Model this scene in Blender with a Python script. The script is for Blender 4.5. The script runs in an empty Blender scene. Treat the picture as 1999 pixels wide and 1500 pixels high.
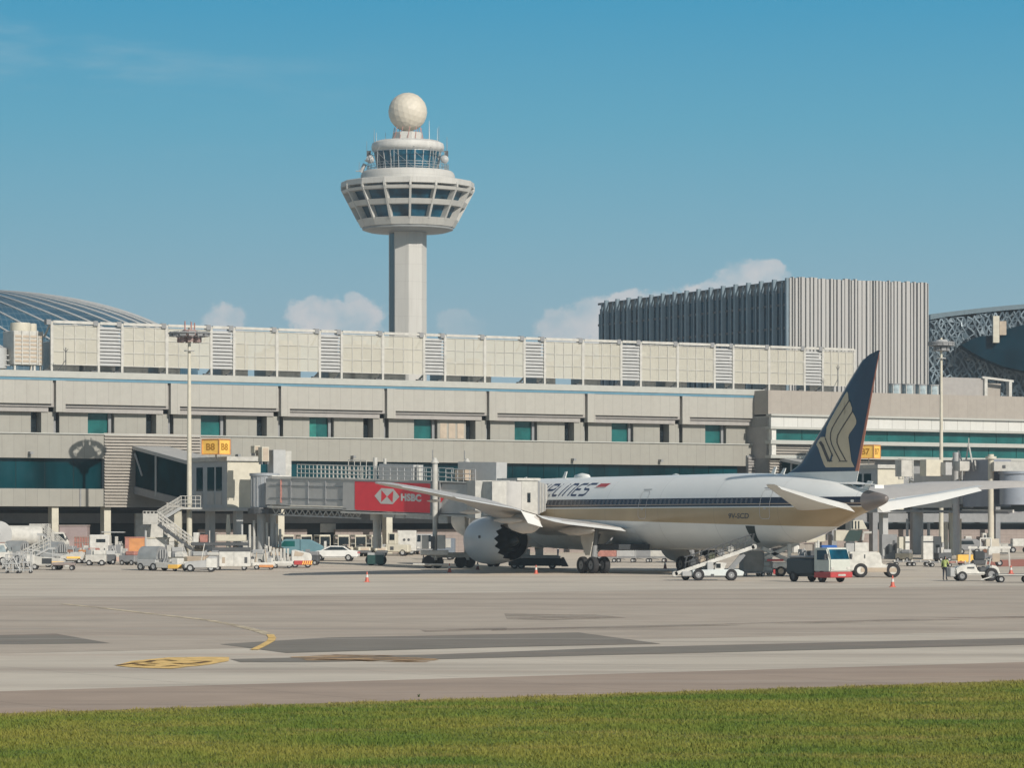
import bpy, bmesh, math, random
from mathutils import Vector, Matrix
R=math.radians
random.seed(7)
sc=bpy.context.scene
C=sc.collection
# ---------------------------------------------------------------- camera, light, exposure
F=6500.0; YH=1025.0; H=4.0
cd=bpy.data.cameras.new('camera'); cam=bpy.data.objects.new('camera',cd); C.objects.link(cam)
cam.location=(0,0,H); cam.rotation_euler=(R(90),0,0)
cd.sensor_width=36; cd.lens=36*F/1999.0; cd.shift_y=(YH-750)/1999.0
cd.clip_end=6000; cd.clip_start=1
sc.camera=cam
SUN_AZ=R(36); SUN_EL=R(28.5)      # azimuth measured from straight behind the camera towards its right
SD=Vector((math.sin(SUN_AZ)*math.cos(SUN_EL),-math.cos(SUN_AZ)*math.cos(SUN_EL),math.sin(SUN_EL)))
sl=bpy.data.lights.new('sun','SUN'); sl.energy=4.6; sl.angle=R(0.5); sl.color=(1.0,0.935,0.84)
so=bpy.data.objects.new('sun',sl); C.objects.link(so); so.rotation_euler=SD.to_track_quat('Z','Y').to_euler()
vs=sc.view_settings
vs.view_transform='Standard'; vs.look='None'; vs.exposure=0.0; vs.gamma=1.0; vs.use_curve_mapping=False
W=bpy.data.worlds.new('World'); sc.world=W; W.use_nodes=True
nt=W.node_tree; nt.nodes.clear()
def lin(r,g,b):
    f=lambda c:(c/255/12.92 if c/255<=0.04045 else ((c/255+0.055)/1.055)**2.4)
    return (f(r),f(g),f(b))
class NB:
    def __init__(s,nt): s.nt=nt
    def n(s,t,**k):
        o=s.nt.nodes.new(t)
        for a,b in k.items(): setattr(o,a,b)
        return o
    def l(s,a,b): s.nt.links.new(a,b)
    def setin(s,sock,v):
        if hasattr(v,'is_linked') or hasattr(v,'links'): s.l(v,sock)
        else: sock.default_value=v
    def m(s,op,a,b=None,c=None,clamp=False):
        o=s.n('ShaderNodeMath',operation=op,use_clamp=clamp)
        s.setin(o.inputs[0],a)
        if b is not None: s.setin(o.inputs[1],b)
        if c is not None: s.setin(o.inputs[2],c)
        return o.outputs[0]
    def mix(s,f,a,b,blend='MIX'):
        o=s.n('ShaderNodeMix',data_type='RGBA',blend_type=blend)
        s.setin(o.inputs[0],f)
        for i,v in ((6,a),(7,b)):
            if isinstance(v,tuple): o.inputs[i].default_value=(*v[:3],1)
            else: s.l(v,o.inputs[i])
        return o.outputs[2]
    def noise(s,vec,scale,detail=3,rough=0.55,dim='3D'):
        o=s.n('ShaderNodeTexNoise'); o.noise_dimensions=dim
        s.l(vec,o.inputs['Vector']); o.inputs['Scale'].default_value=scale; o.inputs['Detail'].default_value=detail; o.inputs['Roughness'].default_value=rough
        return o.outputs['Fac']
    def ss(s,x,a,b):
        o=s.n('ShaderNodeMapRange',interpolation_type='SMOOTHSTEP'); s.setin(o.inputs[0],x)
        o.inputs[1].default_value=a; o.inputs[2].default_value=b
        return o.outputs[0]
nb=NB(nt)
tc=nb.n('ShaderNodeTexCoord'); sep=nb.n('ShaderNodeSeparateXYZ'); nb.l(tc.outputs['Generated'],sep.inputs[0])
x,y,z=sep.outputs
sky=nb.n('ShaderNodeTexSky'); sky.sky_type='NISHITA'; sky.sun_disc=False; sky.sun_elevation=SUN_EL
sky.sun_rotation=math.pi-SUN_AZ; sky.air_density=1.0; sky.dust_density=1.2; sky.ozone_density=1.5
skyc=nb.mix(1.0,sky.outputs[0],(0.098,0.089,0.074),'MULTIPLY')
# the air near the horizon: pale at the bottom, deeper blue upwards (by elevation of the direction)
hor=nb.m('SQRT',nb.m('ADD',nb.m('MULTIPLY',x,x),nb.m('MULTIPLY',y,y)))
el=nb.m('DIVIDE',z,nb.m('MAXIMUM',hor,0.001))
rampn=nb.n('ShaderNodeValToRGB'); cr=rampn.color_ramp
stops=[(0.0,(176,196,203)),(0.055,(148,182,197)),(0.085,(126,176,196)),(0.12,(97,168,195)),(0.165,(58,153,193)),(0.30,(55,140,186))]
while len(cr.elements)<len(stops): cr.elements.new(0.5)
for e,(p,c) in zip(cr.elements,stops): e.position=p; e.color=(*lin(*c),1)
nb.l(el,rampn.inputs[0])
base=nb.mix(nb.ss(el,0.16,0.5),rampn.outputs[0],skyc)
# cumulus low over the buildings and thin cirrus, laid out by direction
ax=nb.m('DIVIDE',x,nb.m('MAXIMUM',y,0.05))
comb=nb.n('ShaderNodeCombineXYZ'); nb.l(ax,comb.inputs[0]); nb.l(el,comb.inputs[1])
n1=nb.noise(comb.outputs[0],130,6,0.6); n2=nb.noise(comb.outputs[0],38,4,0.55)
mask=None
for cx,cy,rx,ry,st in [(433,625,40,36,.8),(655,622,92,40,.95),(688,583,20,17,.7),(605,610,45,30,.8),(900,632,48,28,.35),(1110,640,62,46,.9),(1225,590,48,24,.85),(1170,620,60,40,.9),(1390,575,78,30,.9),(1465,540,66,27,.95),(1500,522,32,17,.9),(1430,580,130,40,.9),(1300,610,120,40,.9)]:
    u=nb.m('DIVIDE',nb.m('SUBTRACT',ax,(cx-1000)/F),rx/F); v=nb.m('DIVIDE',nb.m('SUBTRACT',el,(YH-cy)/F),ry/F)
    v=nb.m('MAXIMUM',v,nb.m('MULTIPLY',v,0.6))
    r=nb.m('SQRT',nb.m('ADD',nb.m('MULTIPLY',u,u),nb.m('MULTIPLY',v,v)))
    r=nb.m('ADD',r,nb.m('MULTIPLY',nb.m('SUBTRACT',n1,0.5),2.0))
    k=nb.m('MULTIPLY',nb.ss(r,1.12,0.72),st)
    mask=k if mask is None else nb.m('MAXIMUM',mask,k)
mask=nb.m('MULTIPLY',mask,nb.ss(n2,0.25,0.60))
cc=nb.mix(nb.m('MULTIPLY',n1,1.0,clamp=True),lin(190,198,205),lin(234,225,220))
base=nb.mix(mask,base,cc)
mp=nb.n('ShaderNodeMapping'); mp.inputs['Rotation'].default_value=(0,0,R(28)); mp.inputs['Scale'].default_value=(6,30,1); nb.l(comb.outputs[0],mp.inputs[0])
ci=nb.noise(mp.outputs[0],1.5,5,0.6)
left=nb.m('MULTIPLY',nb.ss(ax,-0.02,-0.13),nb.ss(el,0.10,0.14))
base=nb.mix(nb.m('MULTIPLY',nb.m('MULTIPLY',nb.ss(ci,0.45,0.75),left),0.6),base,lin(170,195,205))
bg=nb.n('ShaderNodeBackground'); nb.l(base,bg.inputs[0]); bg.inputs[1].default_value=1.0
wo=nb.n('ShaderNodeOutputWorld'); nb.l(bg.outputs[0],wo.inputs[0])

# ---------------------------------------------------------------- helpers
B=R(32); CB,SB=math.cos(B),math.sin(B)
def uv(u,v,zz=0): return Vector((u*CB-v*SB,u*SB+v*CB,zz))
def toV(X,Y): return -X*SB+Y*CB
def zg(v): return 0.0 if v<235 else min(1.0,(v-235)/65.0)
def gp(px,py):
    xx=(px-1000)/F; k=(py-YH)/F; D=H/k
    for _ in range(40): D=0.5*D+0.5*(H-zg(toV(xx*D,D)))/k
    return Vector((xx*D,D,zg(toV(xx*D,D))))
def WP(px,py,D): return Vector(((px-1000)/F*D,D,H-(py-YH)/F*D))
def DV(px,V): return V/(CB-(px-1000)/F*SB)
def U(px,V):
    D=DV(px,V); return D*((px-1000)/F*CB+SB)
def Z(px,py,V): return H-(py-YH)/F*DV(px,V)
class MB:
    def __init__(s,off=(0,0,0)): s.v=[];s.f=[];s.o=Vector(off)
    def add(s,vs,fs):
        n=len(s.v); s.v+=[tuple(Vector(p)-s.o) for p in vs]; s.f+=[tuple(i+n for i in f) for f in fs]; return s
    def box(s,x0,x1,y0,y1,z0,z1):
        return s.add([(x0,y0,z0),(x1,y0,z0),(x1,y1,z0),(x0,y1,z0),(x0,y0,z1),(x1,y0,z1),(x1,y1,z1),(x0,y1,z1)],[(0,3,2,1),(4,5,6,7),(0,1,5,4),(1,2,6,5),(2,3,7,6),(3,0,4,7)])
    def cb(s,c,d,rz=0,ry=0):
        m=Matrix.Rotation(rz,3,'Z')@Matrix.Rotation(ry,3,'Y'); c=Vector(c); a,b,h=d[0]/2,d[1]/2,d[2]/2
        vs=[c+m@Vector(p) for p in [(-a,-b,-h),(a,-b,-h),(a,b,-h),(-a,b,-h),(-a,-b,h),(a,-b,h),(a,b,h),(-a,b,h)]]
        return s.add(vs,[(0,3,2,1),(4,5,6,7),(0,1,5,4),(1,2,6,5),(2,3,7,6),(3,0,4,7)])
    def prism(s,poly,a0,a1,axis='y'):
        n=len(poly)
        def P(p,a): return {'y':(p[0],a,p[1]),'x':(a,p[0],p[1]),'z':(p[0],p[1],a)}[axis]
        vs=[P(p,a0) for p in poly]+[P(p,a1) for p in poly]
        return s.add(vs,[tuple(range(n)),tuple(range(2*n-1,n-1,-1))]+[(i,i+n,(i+1)%n+n,(i+1)%n) for i in range(n)])
    def tube(s,p,q,r,n=8,r2=None,cap=True):
        p=Vector(p);q=Vector(q);d=(q-p)
        if d.length<1e-6: return s
        d.normalize(); a=d.orthogonal().normalized(); b=d.cross(a); r2=r if r2 is None else r2
        vs=[p+(a*math.cos(t)+b*math.sin(t))*r for t in [2*math.pi*i/n for i in range(n)]]+[q+(a*math.cos(t)+b*math.sin(t))*r2 for t in [2*math.pi*i/n for i in range(n)]]
        fs=[(i,(i+1)%n,(i+1)%n+n,i+n) for i in range(n)]
        if cap: fs+=[tuple(range(n-1,-1,-1)),tuple(range(n,2*n))]
        return s.add(vs,fs)
    def path(s,pts,r,n=6):
        for a,b in zip(pts,pts[1:]): s.tube(a,b,r,n)
        return s
    def lathe(s,prof,c,n=24,axis='z',cap=False,a0=0,a1=2*math.pi):
        c=Vector(c); full=abs(a1-a0-2*math.pi)<1e-6; m=n if full else n+1; vs=[]
        for r,h in prof:
            for i in range(m):
                t=a0+(a1-a0)*i/n
                vs.append(c+(Vector((r*math.cos(t),r*math.sin(t),h)) if axis=='z' else Vector((h,r*math.cos(t),r*math.sin(t))) if axis=='x' else Vector((r*math.cos(t),h,r*math.sin(t)))))
        fs=[]
        for j in range(len(prof)-1):
            for i in range(n if full else m-1):
                k=(i+1)%m
                fs.append((j*m+i,j*m+k,(j+1)*m+k,(j+1)*m+i))
        if cap: fs+=[tuple(range(m-1,-1,-1)),tuple(range((len(prof)-1)*m,len(prof)*m))]
        return s.add(vs,fs)
    def poly(s,pts): return s.add(pts,[tuple(range(len(pts)))])
    def beam(s,p,q,w,h):
        p=Vector(p);q=Vector(q);d=(q-p).normalized(); a=d.cross(Vector((0,0,1)))
        a=Vector((1,0,0)) if a.length<1e-4 else a.normalized(); b=a.cross(d); a=a*w/2; b=b*h/2
        vs=[p-a-b,p+a-b,p+a+b,p-a+b,q-a-b,q+a-b,q+a+b,q-a+b]
        return s.add(vs,[(0,3,2,1),(4,5,6,7),(0,1,5,4),(1,2,6,5),(2,3,7,6),(3,0,4,7)])
    def build(s,name,mat,parent=None,bev=0,smooth=False,seg=1):
        me=bpy.data.meshes.new(name); me.from_pydata(s.v,[],s.f); me.update()
        bm=bmesh.new(); bm.from_mesh(me)
        if bev:
            es=[e for e in bm.edges if len(e.link_faces)==2 and e.calc_face_angle(0)>0.5]
            try: bmesh.ops.bevel(bm,geom=es,offset=bev,segments=seg,affect='EDGES',clamp_overlap=True)
            except Exception: pass
        bmesh.ops.recalc_face_normals(bm,faces=bm.faces)
        bm.to_mesh(me); bm.free()
        if smooth:
            me.polygons.foreach_set('use_smooth',[True]*len(me.polygons))
            try: me.set_sharp_from_angle(angle=R(smooth if smooth is not True else 35))
            except Exception: pass
        me.materials.append(mat)
        o=bpy.data.objects.new(name,me); C.objects.link(o)
        if parent is not None: o.parent=parent
        return o
def tag(o,label=None,cat=None,group=None,kind=None):
    if label: o['label']=label
    if cat: o['category']=cat
    if group: o['group']=group
    if kind: o['kind']=kind
    return o
def thing(name,label,cat,loc=(0,0,0),rz=0,group=None):
    o=bpy.data.objects.new(name,None); C.objects.link(o); o.location=loc; o.rotation_euler=(0,0,rz); o.empty_display_size=0.3
    return tag(o,label,cat,group)
def kids(o): return [c for c in bpy.data.objects if c.parent==o]
def dup(root,loc,rz,label=None,parent=None):
    r=root.copy(); C.objects.link(r); r.location=loc; r.rotation_euler=(0,0,rz)
    if label: r['label']=label
    for ch in kids(root):
        if ch==r: continue
        c=ch.copy(); C.objects.link(c); c.parent=r
        for g in kids(ch):
            if g.parent==ch:
                d=g.copy(); C.objects.link(d); d.parent=c
    return r
# ---------------------------------------------------------------- materials
MATS={}
def mat(name,col,rough=0.6,metal=0.0,var=0.08,scale=1.5,streak=None,spec=0.5,fn=None,bump=0,alpha=1):
    if name in MATS: return MATS[name]
    m=bpy.data.materials.new(name); m.use_nodes=True; t=m.node_tree; b=t.nodes['Principled BSDF']; q=NB(t)
    tcn=q.n('ShaderNodeTexCoord'); mpn=q.n('ShaderNodeMapping'); q.l(tcn.outputs['Object'],mpn.inputs[0])
    if streak: mpn.inputs['Scale'].default_value=streak
    f=q.noise(mpn.outputs[0],scale,5,0.6)
    f=q.ss(f,0.25,0.75)
    lo=tuple(c*(1-var) for c in col); hi=tuple(min(1,c*(1+var)) for c in col)
    c=q.mix(f,lo,hi)
    if fn: c=fn(q,tcn,c)
    q.l(c,b.inputs['Base Color'])
    b.inputs['Roughness'].default_value=rough; b.inputs['Metallic'].default_value=metal; b.inputs['Specular IOR Level'].default_value=spec
    if bump:
        bn=q.n('ShaderNodeBump'); bn.inputs['Strength'].default_value=bump; bn.inputs['Distance'].default_value=0.05
        q.l(f,bn.inputs['Height']); q.l(bn.outputs[0],b.inputs['Normal'])
    if alpha<1: b.inputs['Alpha'].default_value=alpha
    MATS[name]=m; return m
def joints(px_,pz,dark=0.75,w=0.035,ax='X'):
    # thin panel joints every px_ metres along the wall and pz metres up
    def fn(q,tcn,c):
        s=q.n('ShaderNodeSeparateXYZ'); q.l(tcn.outputs['Object'],s.inputs[0])
        out=None
        for src,p in ((s.outputs[0],px_),(s.outputs[2],pz)):
            if not p: continue
            k=q.m('FRACT',q.m('DIVIDE',q.m('ADD',src,1000.0),p)); k=q.m('LESS_THAN',k,w/p)
            out=k if out is None else q.m('MAXIMUM',out,k)
        # each panel a slightly different tone
        fl=q.m('FLOOR',q.m('DIVIDE',q.m('ADD',s.outputs[0],1000.0),px_)); wn=q.n('ShaderNodeTexWhiteNoise'); wn.noise_dimensions='1D'; q.l(fl,wn.inputs['W'])
        c=q.mix(q.m('MULTIPLY',wn.outputs[0],0.10),c,(0.16,0.14,0.12))
        st=q.n('ShaderNodeMapping'); st.inputs['Scale'].default_value=(1.3,1,0.12); q.l(tcn.outputs['Object'],st.inputs[0])
        c=q.mix(q.m('MULTIPLY',q.ss(q.noise(st.outputs[0],1.6,4,0.6),0.5,0.8),0.16),c,(0.20,0.17,0.14))
        return q.mix(q.m('MULTIPLY',out,1-dark),c,(0.05,0.045,0.04))
    return fn
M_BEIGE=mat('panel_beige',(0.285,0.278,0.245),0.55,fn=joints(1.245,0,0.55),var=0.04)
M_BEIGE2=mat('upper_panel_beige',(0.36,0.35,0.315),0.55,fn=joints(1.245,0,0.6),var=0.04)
M_CAP=mat('panel_cap',(0.38,0.385,0.355),0.5,var=0.05)
M_MAUVE=mat('panel_mauve',(0.315,0.285,0.25),0.6,fn=joints(1.4,0,0.7),var=0.05)
M_WPANEL=mat('white_panel',(0.56,0.56,0.53),0.4,fn=joints(1.9,0,0.5,0.06),var=0.03)
M_GREYBEAM=mat('grey_beam',(0.30,0.285,0.27),0.6)
M_BLUE=mat('blue_trim',(0.10,0.22,0.30),0.4)
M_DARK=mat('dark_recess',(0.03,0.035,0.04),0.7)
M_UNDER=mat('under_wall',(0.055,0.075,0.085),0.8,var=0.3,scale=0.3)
M_BLOCK=mat('block_wall',(0.27,0.225,0.205),0.8,fn=joints(0.8,0.4,0.7,0.04))
M_GLASS=mat('green_glass',(0.001,0.028,0.036),0.07,0.0,0.8,0.12,streak=(1,1,0.25),spec=0.25)
M_GLASS_T=mat('teal_glass',(0.01,0.095,0.09),0.12,0.0,0.35,0.5,spec=0.45)
M_GLASS_B=mat('tower_glass',(0.002,0.05,0.085),0.1,0.0,0.9,0.35,spec=0.25)
M_GLASS_T2=mat('bright_teal_glass',(0.03,0.20,0.17),0.2,0.0,0.3,0.8,spec=0.4)
M_BLACKG=mat('black_glass',(0.012,0.018,0.022),0.08,spec=0.6)
M_WHITE=mat('white_paint',(0.56,0.55,0.51),0.5,var=0.16,scale=2.2)
M_OFFW=mat('offwhite_paint',(0.45,0.44,0.405),0.5,var=0.14,scale=2)
M_CREAM=mat('cream_paint',(0.52,0.49,0.40),0.55,var=0.08)
M_LOUV=mat('louvre_grey',(0.33,0.305,0.27),0.6)
M_LGREY=mat('light_grey_paint',(0.38,0.385,0.38),0.5,var=0.08)
M_GREY=mat('grey_paint',(0.22,0.225,0.23),0.55,var=0.1)
M_DGREY=mat('dark_grey_paint',(0.07,0.075,0.08),0.6,var=0.15)
M_STEEL=mat('steel',(0.38,0.38,0.37),0.35,0.6,var=0.15)
M_TYRE=mat('tyre',(0.022,0.022,0.024),0.85,var=0.2)
M_RED=mat('red_paint',(0.40,0.05,0.05),0.45)
M_YEL=mat('yellow_paint',(0.84,0.50,0.10),0.5)
M_ORANGE=mat('orange_paint',(0.50,0.22,0.08),0.6,var=0.15)
M_DUSTY=mat('dusty_red_grey',(0.27,0.19,0.175),0.65)
M_PINK=mat('faded_red_paint',(0.36,0.16,0.13),0.65,var=0.2,scale=3)
M_BLU=mat('blue_paint',(0.02,0.10,0.36),0.5)
M_TEAL=mat('teal_van_paint',(0.13,0.24,0.28),0.35)
M_TAN=mat('tan_metal',(0.40,0.33,0.255),0.6,var=0.12)
def pourlines(q,tcn,c):
    s=q.n('ShaderNodeSeparateXYZ'); q.l(tcn.outputs['Object'],s.inputs[0])
    k=q.m('LESS_THAN',q.m('FRACT',q.m('DIVIDE',q.m('ADD',s.outputs[2],300.0),3.1)),0.03)
    st=q.n('ShaderNodeMapping'); st.inputs['Scale'].default_value=(2.2,2.2,0.06); q.l(tcn.outputs['Object'],st.inputs[0])
    c=q.mix(q.m('MULTIPLY',q.ss(q.noise(st.outputs[0],1.0,5,0.65),0.48,0.75),0.28),c,(0.22,0.20,0.17))
    return q.mix(q.m('MULTIPLY',k,0.18),c,(0.1,0.1,0.09))
M_TOWER=mat('tower_concrete',(0.46,0.45,0.42),0.65,var=0.06,scale=0.25,streak=(1,1,0.25),fn=pourlines)
M_SKIN=mat('skin',(0.32,0.18,0.12),0.6)
M_DNAVY=mat('navy_cloth',(0.03,0.035,0.05),0.9)
M_HIVIS=mat('hivis_cloth',(0.36,0.42,0.14),0.8)
M_HAIR=mat('black_hair',(0.01,0.01,0.01),0.6)
M_CHEV=None
def screen_mat():
    m=bpy.data.materials.new('perforated_screen'); m.use_nodes=True; t=m.node_tree; b=t.nodes['Principled BSDF']; q=NB(t)
    tcn=q.n('ShaderNodeTexCoord'); n=q.noise(tcn.outputs['Object'],0.5,4,0.6)
    q.l(q.mix(n,(0.44,0.42,0.35),(0.52,0.50,0.43)),b.inputs['Base Color']); b.inputs['Roughness'].default_value=0.6
    # holes: a fine grid too small to see singly
    s=q.n('ShaderNodeSeparateXYZ'); q.l(tcn.outputs['Object'],s.inputs[0])
    def hole(src): return q.m('GREATER_THAN',q.m('FRACT',q.m('MULTIPLY',q.m('ADD',src,500.0),16.0)),0.55)
    h=q.m('MULTIPLY',hole(s.outputs[0]),hole(s.outputs[2]))
    q.l(q.m('SUBTRACT',1.0,h),b.inputs['Alpha'])
    return m
M_SCREEN=screen_mat()
def ctext(txt,size,bold=0.0,shear=0,sp=1.0):
    cu=bpy.data.curves.new('t','FONT'); cu.body=txt; cu.size=size; cu.offset=bold; cu.shear=shear; cu.align_x='CENTER'; cu.align_y='CENTER'; cu.space_character=sp
    cu.resolution_u=4
    o=bpy.data.objects.new('t',cu); C.objects.link(o); bpy.context.view_layer.update()
    me=bpy.data.meshes.new_from_object(o.evaluated_get(bpy.context.evaluated_depsgraph_get()))
    vs=[tuple(v.co) for v in me.vertices]; fs=[tuple(p.vertices) for p in me.polygons]
    bpy.data.objects.remove(o); bpy.data.curves.remove(cu); bpy.data.meshes.remove(me)
    return vs,fs
def sign_text(name,txt,size,m,parent,origin,xd,bold=0.0,w=None,h=None,shear=0,sp=1.0):
    # flat lettering on a vertical face: origin = centre, xd = reading direction; scaled to w x h if given
    vs,fs=ctext(txt,size,bold,shear,sp)
    xs=[v[0] for v in vs]; ys=[v[1] for v in vs]
    cx,cy=(max(xs)+min(xs))/2,(max(ys)+min(ys))/2
    kx=w/(max(xs)-min(xs)) if w else 1; ky=h/(max(ys)-min(ys)) if h else 1
    xd=Vector(xd).normalized(); o=Vector(origin)
    mb=MB(); mb.add([o+xd*((v[0]-cx)*kx)+Vector((0,0,(v[1]-cy)*ky)) for v in vs],fs)
    return mb.build(name,m,parent)
# ---------------------------------------------------------------- ground
def streaks(q,tcn,c):
    # tyre marks, rain streaks and darker slabs: long along the taxiway
    mp=q.n('ShaderNodeMapping'); mp.inputs['Rotation'].default_value=(0,0,-B); mp.inputs['Scale'].default_value=(0.012,0.16,1); q.l(tcn.outputs['Object'],mp.inputs[0])
    a=q.noise(mp.outputs[0],1.0,6,0.7)
    c=q.mix(q.m('MULTIPLY',q.ss(a,0.46,0.72),0.55),c,(0.23,0.19,0.16))
    mp5=q.n('ShaderNodeMapping'); mp5.inputs['Rotation'].default_value=(0,0,-B-0.02); mp5.inputs['Scale'].default_value=(0.018,0.25,1); mp5.inputs['Location'].default_value=(31,17,0); q.l(tcn.outputs['Object'],mp5.inputs[0])
    c=q.mix(q.m('MULTIPLY',q.ss(q.noise(mp5.outputs[0],1.0,5,0.6),0.5,0.75),0.35),c,(0.40,0.27,0.21))
    mp2=q.n('ShaderNodeMapping'); mp2.inputs['Rotation'].default_value=(0,0,-B-0.03); mp2.inputs['Scale'].default_value=(0.05,0.9,1); q.l(tcn.outputs['Object'],mp2.inputs[0])
    c=q.mix(q.m('MULTIPLY',q.ss(q.noise(mp2.outputs[0],1.0,5,0.65),0.52,0.76),0.32),c,(0.16,0.14,0.12))
    mp4=q.n('ShaderNodeMapping'); mp4.inputs['Rotation'].default_value=(0,0,-B+0.05); mp4.inputs['Scale'].default_value=(0.02,0.35,1); mp4.inputs['Location'].default_value=(7,3,0); q.l(tcn.outputs['Object'],mp4.inputs[0])
    c=q.mix(q.m('MULTIPLY',q.ss(q.noise(mp4.outputs[0],1.0,5,0.6),0.55,0.8),0.3),c,(0.60,0.57,0.53))
    # slab joints
    mp3=q.n('ShaderNodeMapping'); mp3.inputs['Rotation'].default_value=(0,0,-B); q.l(tcn.outputs['Object'],mp3.inputs[0])
    s=q.n('ShaderNodeSeparateXYZ'); q.l(mp3.outputs[0],s.inputs[0]); k=None
    for o in s.outputs[:2]:
        e=q.m('LESS_THAN',q.m('FRACT',q.m('DIVIDE',q.m('ADD',o,3000.0),7.5)),0.008)
        k=e if k is None else q.m('MAXIMUM',k,e)
    return q.mix(q.m('MULTIPLY',k,0.35),c,(0.10,0.09,0.08))
G_CONC=mat('apron_concrete',(0.565,0.505,0.42),0.85,var=0.07,scale=0.25,fn=streaks,spec=0.2)
G_BROWN=mat('worn_concrete',(0.455,0.39,0.32),0.85,var=0.09,scale=0.3,fn=streaks,spec=0.2)
G_MAUVE=mat('shoulder_asphalt',(0.38,0.30,0.24),0.9,var=0.07,scale=0.4,fn=streaks,spec=0.15)
G_DARK=mat('new_asphalt',(0.215,0.195,0.165),0.85,var=0.1,scale=0.5,fn=streaks,spec=0.2)
G_YEL=mat('worn_yellow_marking',(0.74,0.50,0.19),0.8,var=0.25,scale=2.5,spec=0.2)
G_BLK=mat('dark_marking',(0.17,0.10,0.045),0.8,var=0.2,spec=0.2)
G_RED=mat('red_marking',(0.42,0.17,0.13),0.8,spec=0.2)
def wornalpha(m,lo,hi,sc):
    q=NB(m.node_tree); tcn=q.n('ShaderNodeTexCoord'); mp=q.n('ShaderNodeMapping'); mp.inputs['Rotation'].default_value=(0,0,-B); mp.inputs['Scale'].default_value=(0.5,1,1); q.l(tcn.outputs['Object'],mp.inputs[0])
    q.l(q.ss(q.noise(mp.outputs[0],sc,5,0.7),lo,hi),m.node_tree.nodes['Principled BSDF'].inputs['Alpha'])
wornalpha(G_YEL,0.30,0.46,1.6); wornalpha(G_BLK,0.30,0.50,2.0)
def gstrip(name,m,v0,v1,off,u0=-900,u1=1500,kind='structure'):
    vsx=sorted(set([v0,v1]+[b for b in (235,300) if v0<b<v1])); mb=MB()
    for a,b in zip(vsx,vsx[1:]):
        mb.poly([uv(u0,a,zg(a)+off),uv(u1,a,zg(a)+off),uv(u1,b,zg(b)+off),uv(u0,b,zg(b)+off)])
    return tag(mb.build(name,m),kind=kind)
gstrip('ground',G_CONC,-200,1450,0)
gstrip('taxiway',G_BROWN,96,167,0.004,-600,900)
gstrip('road',G_MAUVE,65.4,74.2,0.004,-600,900)
def gpoly(name,m,pts,off,kind='structure'):
    mb=MB(); mb.poly([gp(*p)+Vector((0,0,off)) for p in pts]); return tag(mb.build(name,m),kind=kind)
def gline(mb,pts,w,off):
    P=[gp(*p)+Vector((0,0,off)) for p in pts]
    for i,(a,b) in enumerate(zip(P,P[1:])):
        d=(b-a); d.z=0; d.normalize(); n=Vector((-d.y,d.x,0))*w/2; e=d*w*0.25
        mb.poly([a-n-e,b-n+e,b+n+e,a+n-e])
        for q in range(4): pass
gpoly('asphalt_strip',G_DARK,[(450,1288),(850,1279),(1200,1265.5),(1600,1256),(2300,1240),(2300,1253),(1999,1260),(1400,1275),(1000,1284.5),(620,1294),(470,1294)],0.008)
gpoly('asphalt_patch',G_DARK,[(430,1259),(640,1246),(1000,1239),(1130,1236),(1290,1258),(1000,1264),(560,1276)],0.010)
gpoly('asphalt_patch',G_DARK,[(-400,1249),(0,1241),(110,1238.5),(215,1257),(60,1259),(-400,1262)],0.010)
gpoly('tyre_track',mat('dark_streak',(0.33,0.28,0.225),0.85,var=0.2,fn=streaks),[(960,1229),(1400,1219),(2300,1196),(2300,1200),(1400,1223.5),(960,1233)],0.010)
gpoly('tyre_track',MATS['dark_streak'],[(820,1231),(990,1226.5),(990,1231),(830,1235)],0.012)
gpoly('tyre_track',MATS['dark_streak'],[(985,1199),(1160,1201),(1225,1207),(1080,1212),(990,1210)],0.012)
gpoly('red_pavement',G_RED,[(1915,1100),(1950,1094),(2100,1090),(2100,1106),(1950,1107)],0.008)
mb=MB(); gline(mb,[(120,1180),(200,1188),(300,1200),(400,1211),(460,1222),(505,1233),(528,1241)],0.42,0.016)
tag(mb.build('faded_marking',mat('faded_yellow',(0.62,0.52,0.36),0.85,var=0.2)),kind='structure')
mb=MB(); gline(mb,[(528,1240.5),(532,1247),(529,1253),(515,1261),(497,1270)],0.27,0.020)
tag(mb.build('curved_marking',G_YEL),kind='structure')
gpoly('painted_marking',G_YEL,[(226,1301),(258,1292),(330,1285),(400,1284),(448,1284.5),(447,1292),(410,1299),(335,1307),(290,1306),(250,1304)],0.014)
mb=MB()
for st in [[(232,1300.5),(258,1297.5),(285,1301),(300,1301)],[(262,1295.5),(288,1294.5),(300,1291.5),(325,1290.5),(340,1292)],[(290,1297),(306,1297.5)],[(345,1297),(362,1298.8),(385,1297),(408,1293)],[(322,1303),(352,1301)]]: gline(mb,st,0.24,0.024)
tag(mb.build('marking_characters',G_BLK),kind='structure')
gpoly('painted_marking',mat('worn_orange_marking',(0.42,0.27,0.14),0.8,var=0.3,scale=1.2),[(566,1284),(640,1280),(700,1281),(846,1287),(858,1289),(828,1295),(700,1292),(600,1291)],0.014)
mb=MB()
for st in [[(650,1290),(700,1290.5),(728,1292)],[(775,1291.5),(805,1293)],[(655,1280.5),(760,1282.5)],[(625,1289),(648,1289.5)]]: gline(mb,st,0.4,0.024)
tag(mb.build('marking_characters',G_BLK),kind='structure')
wornalpha(MATS['worn_orange_marking'],0.38,0.60,0.9); wornalpha(MATS['dark_streak'],0.40,0.62,0.25); wornalpha(MATS['faded_yellow'],0.35,0.55,0.8)
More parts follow.
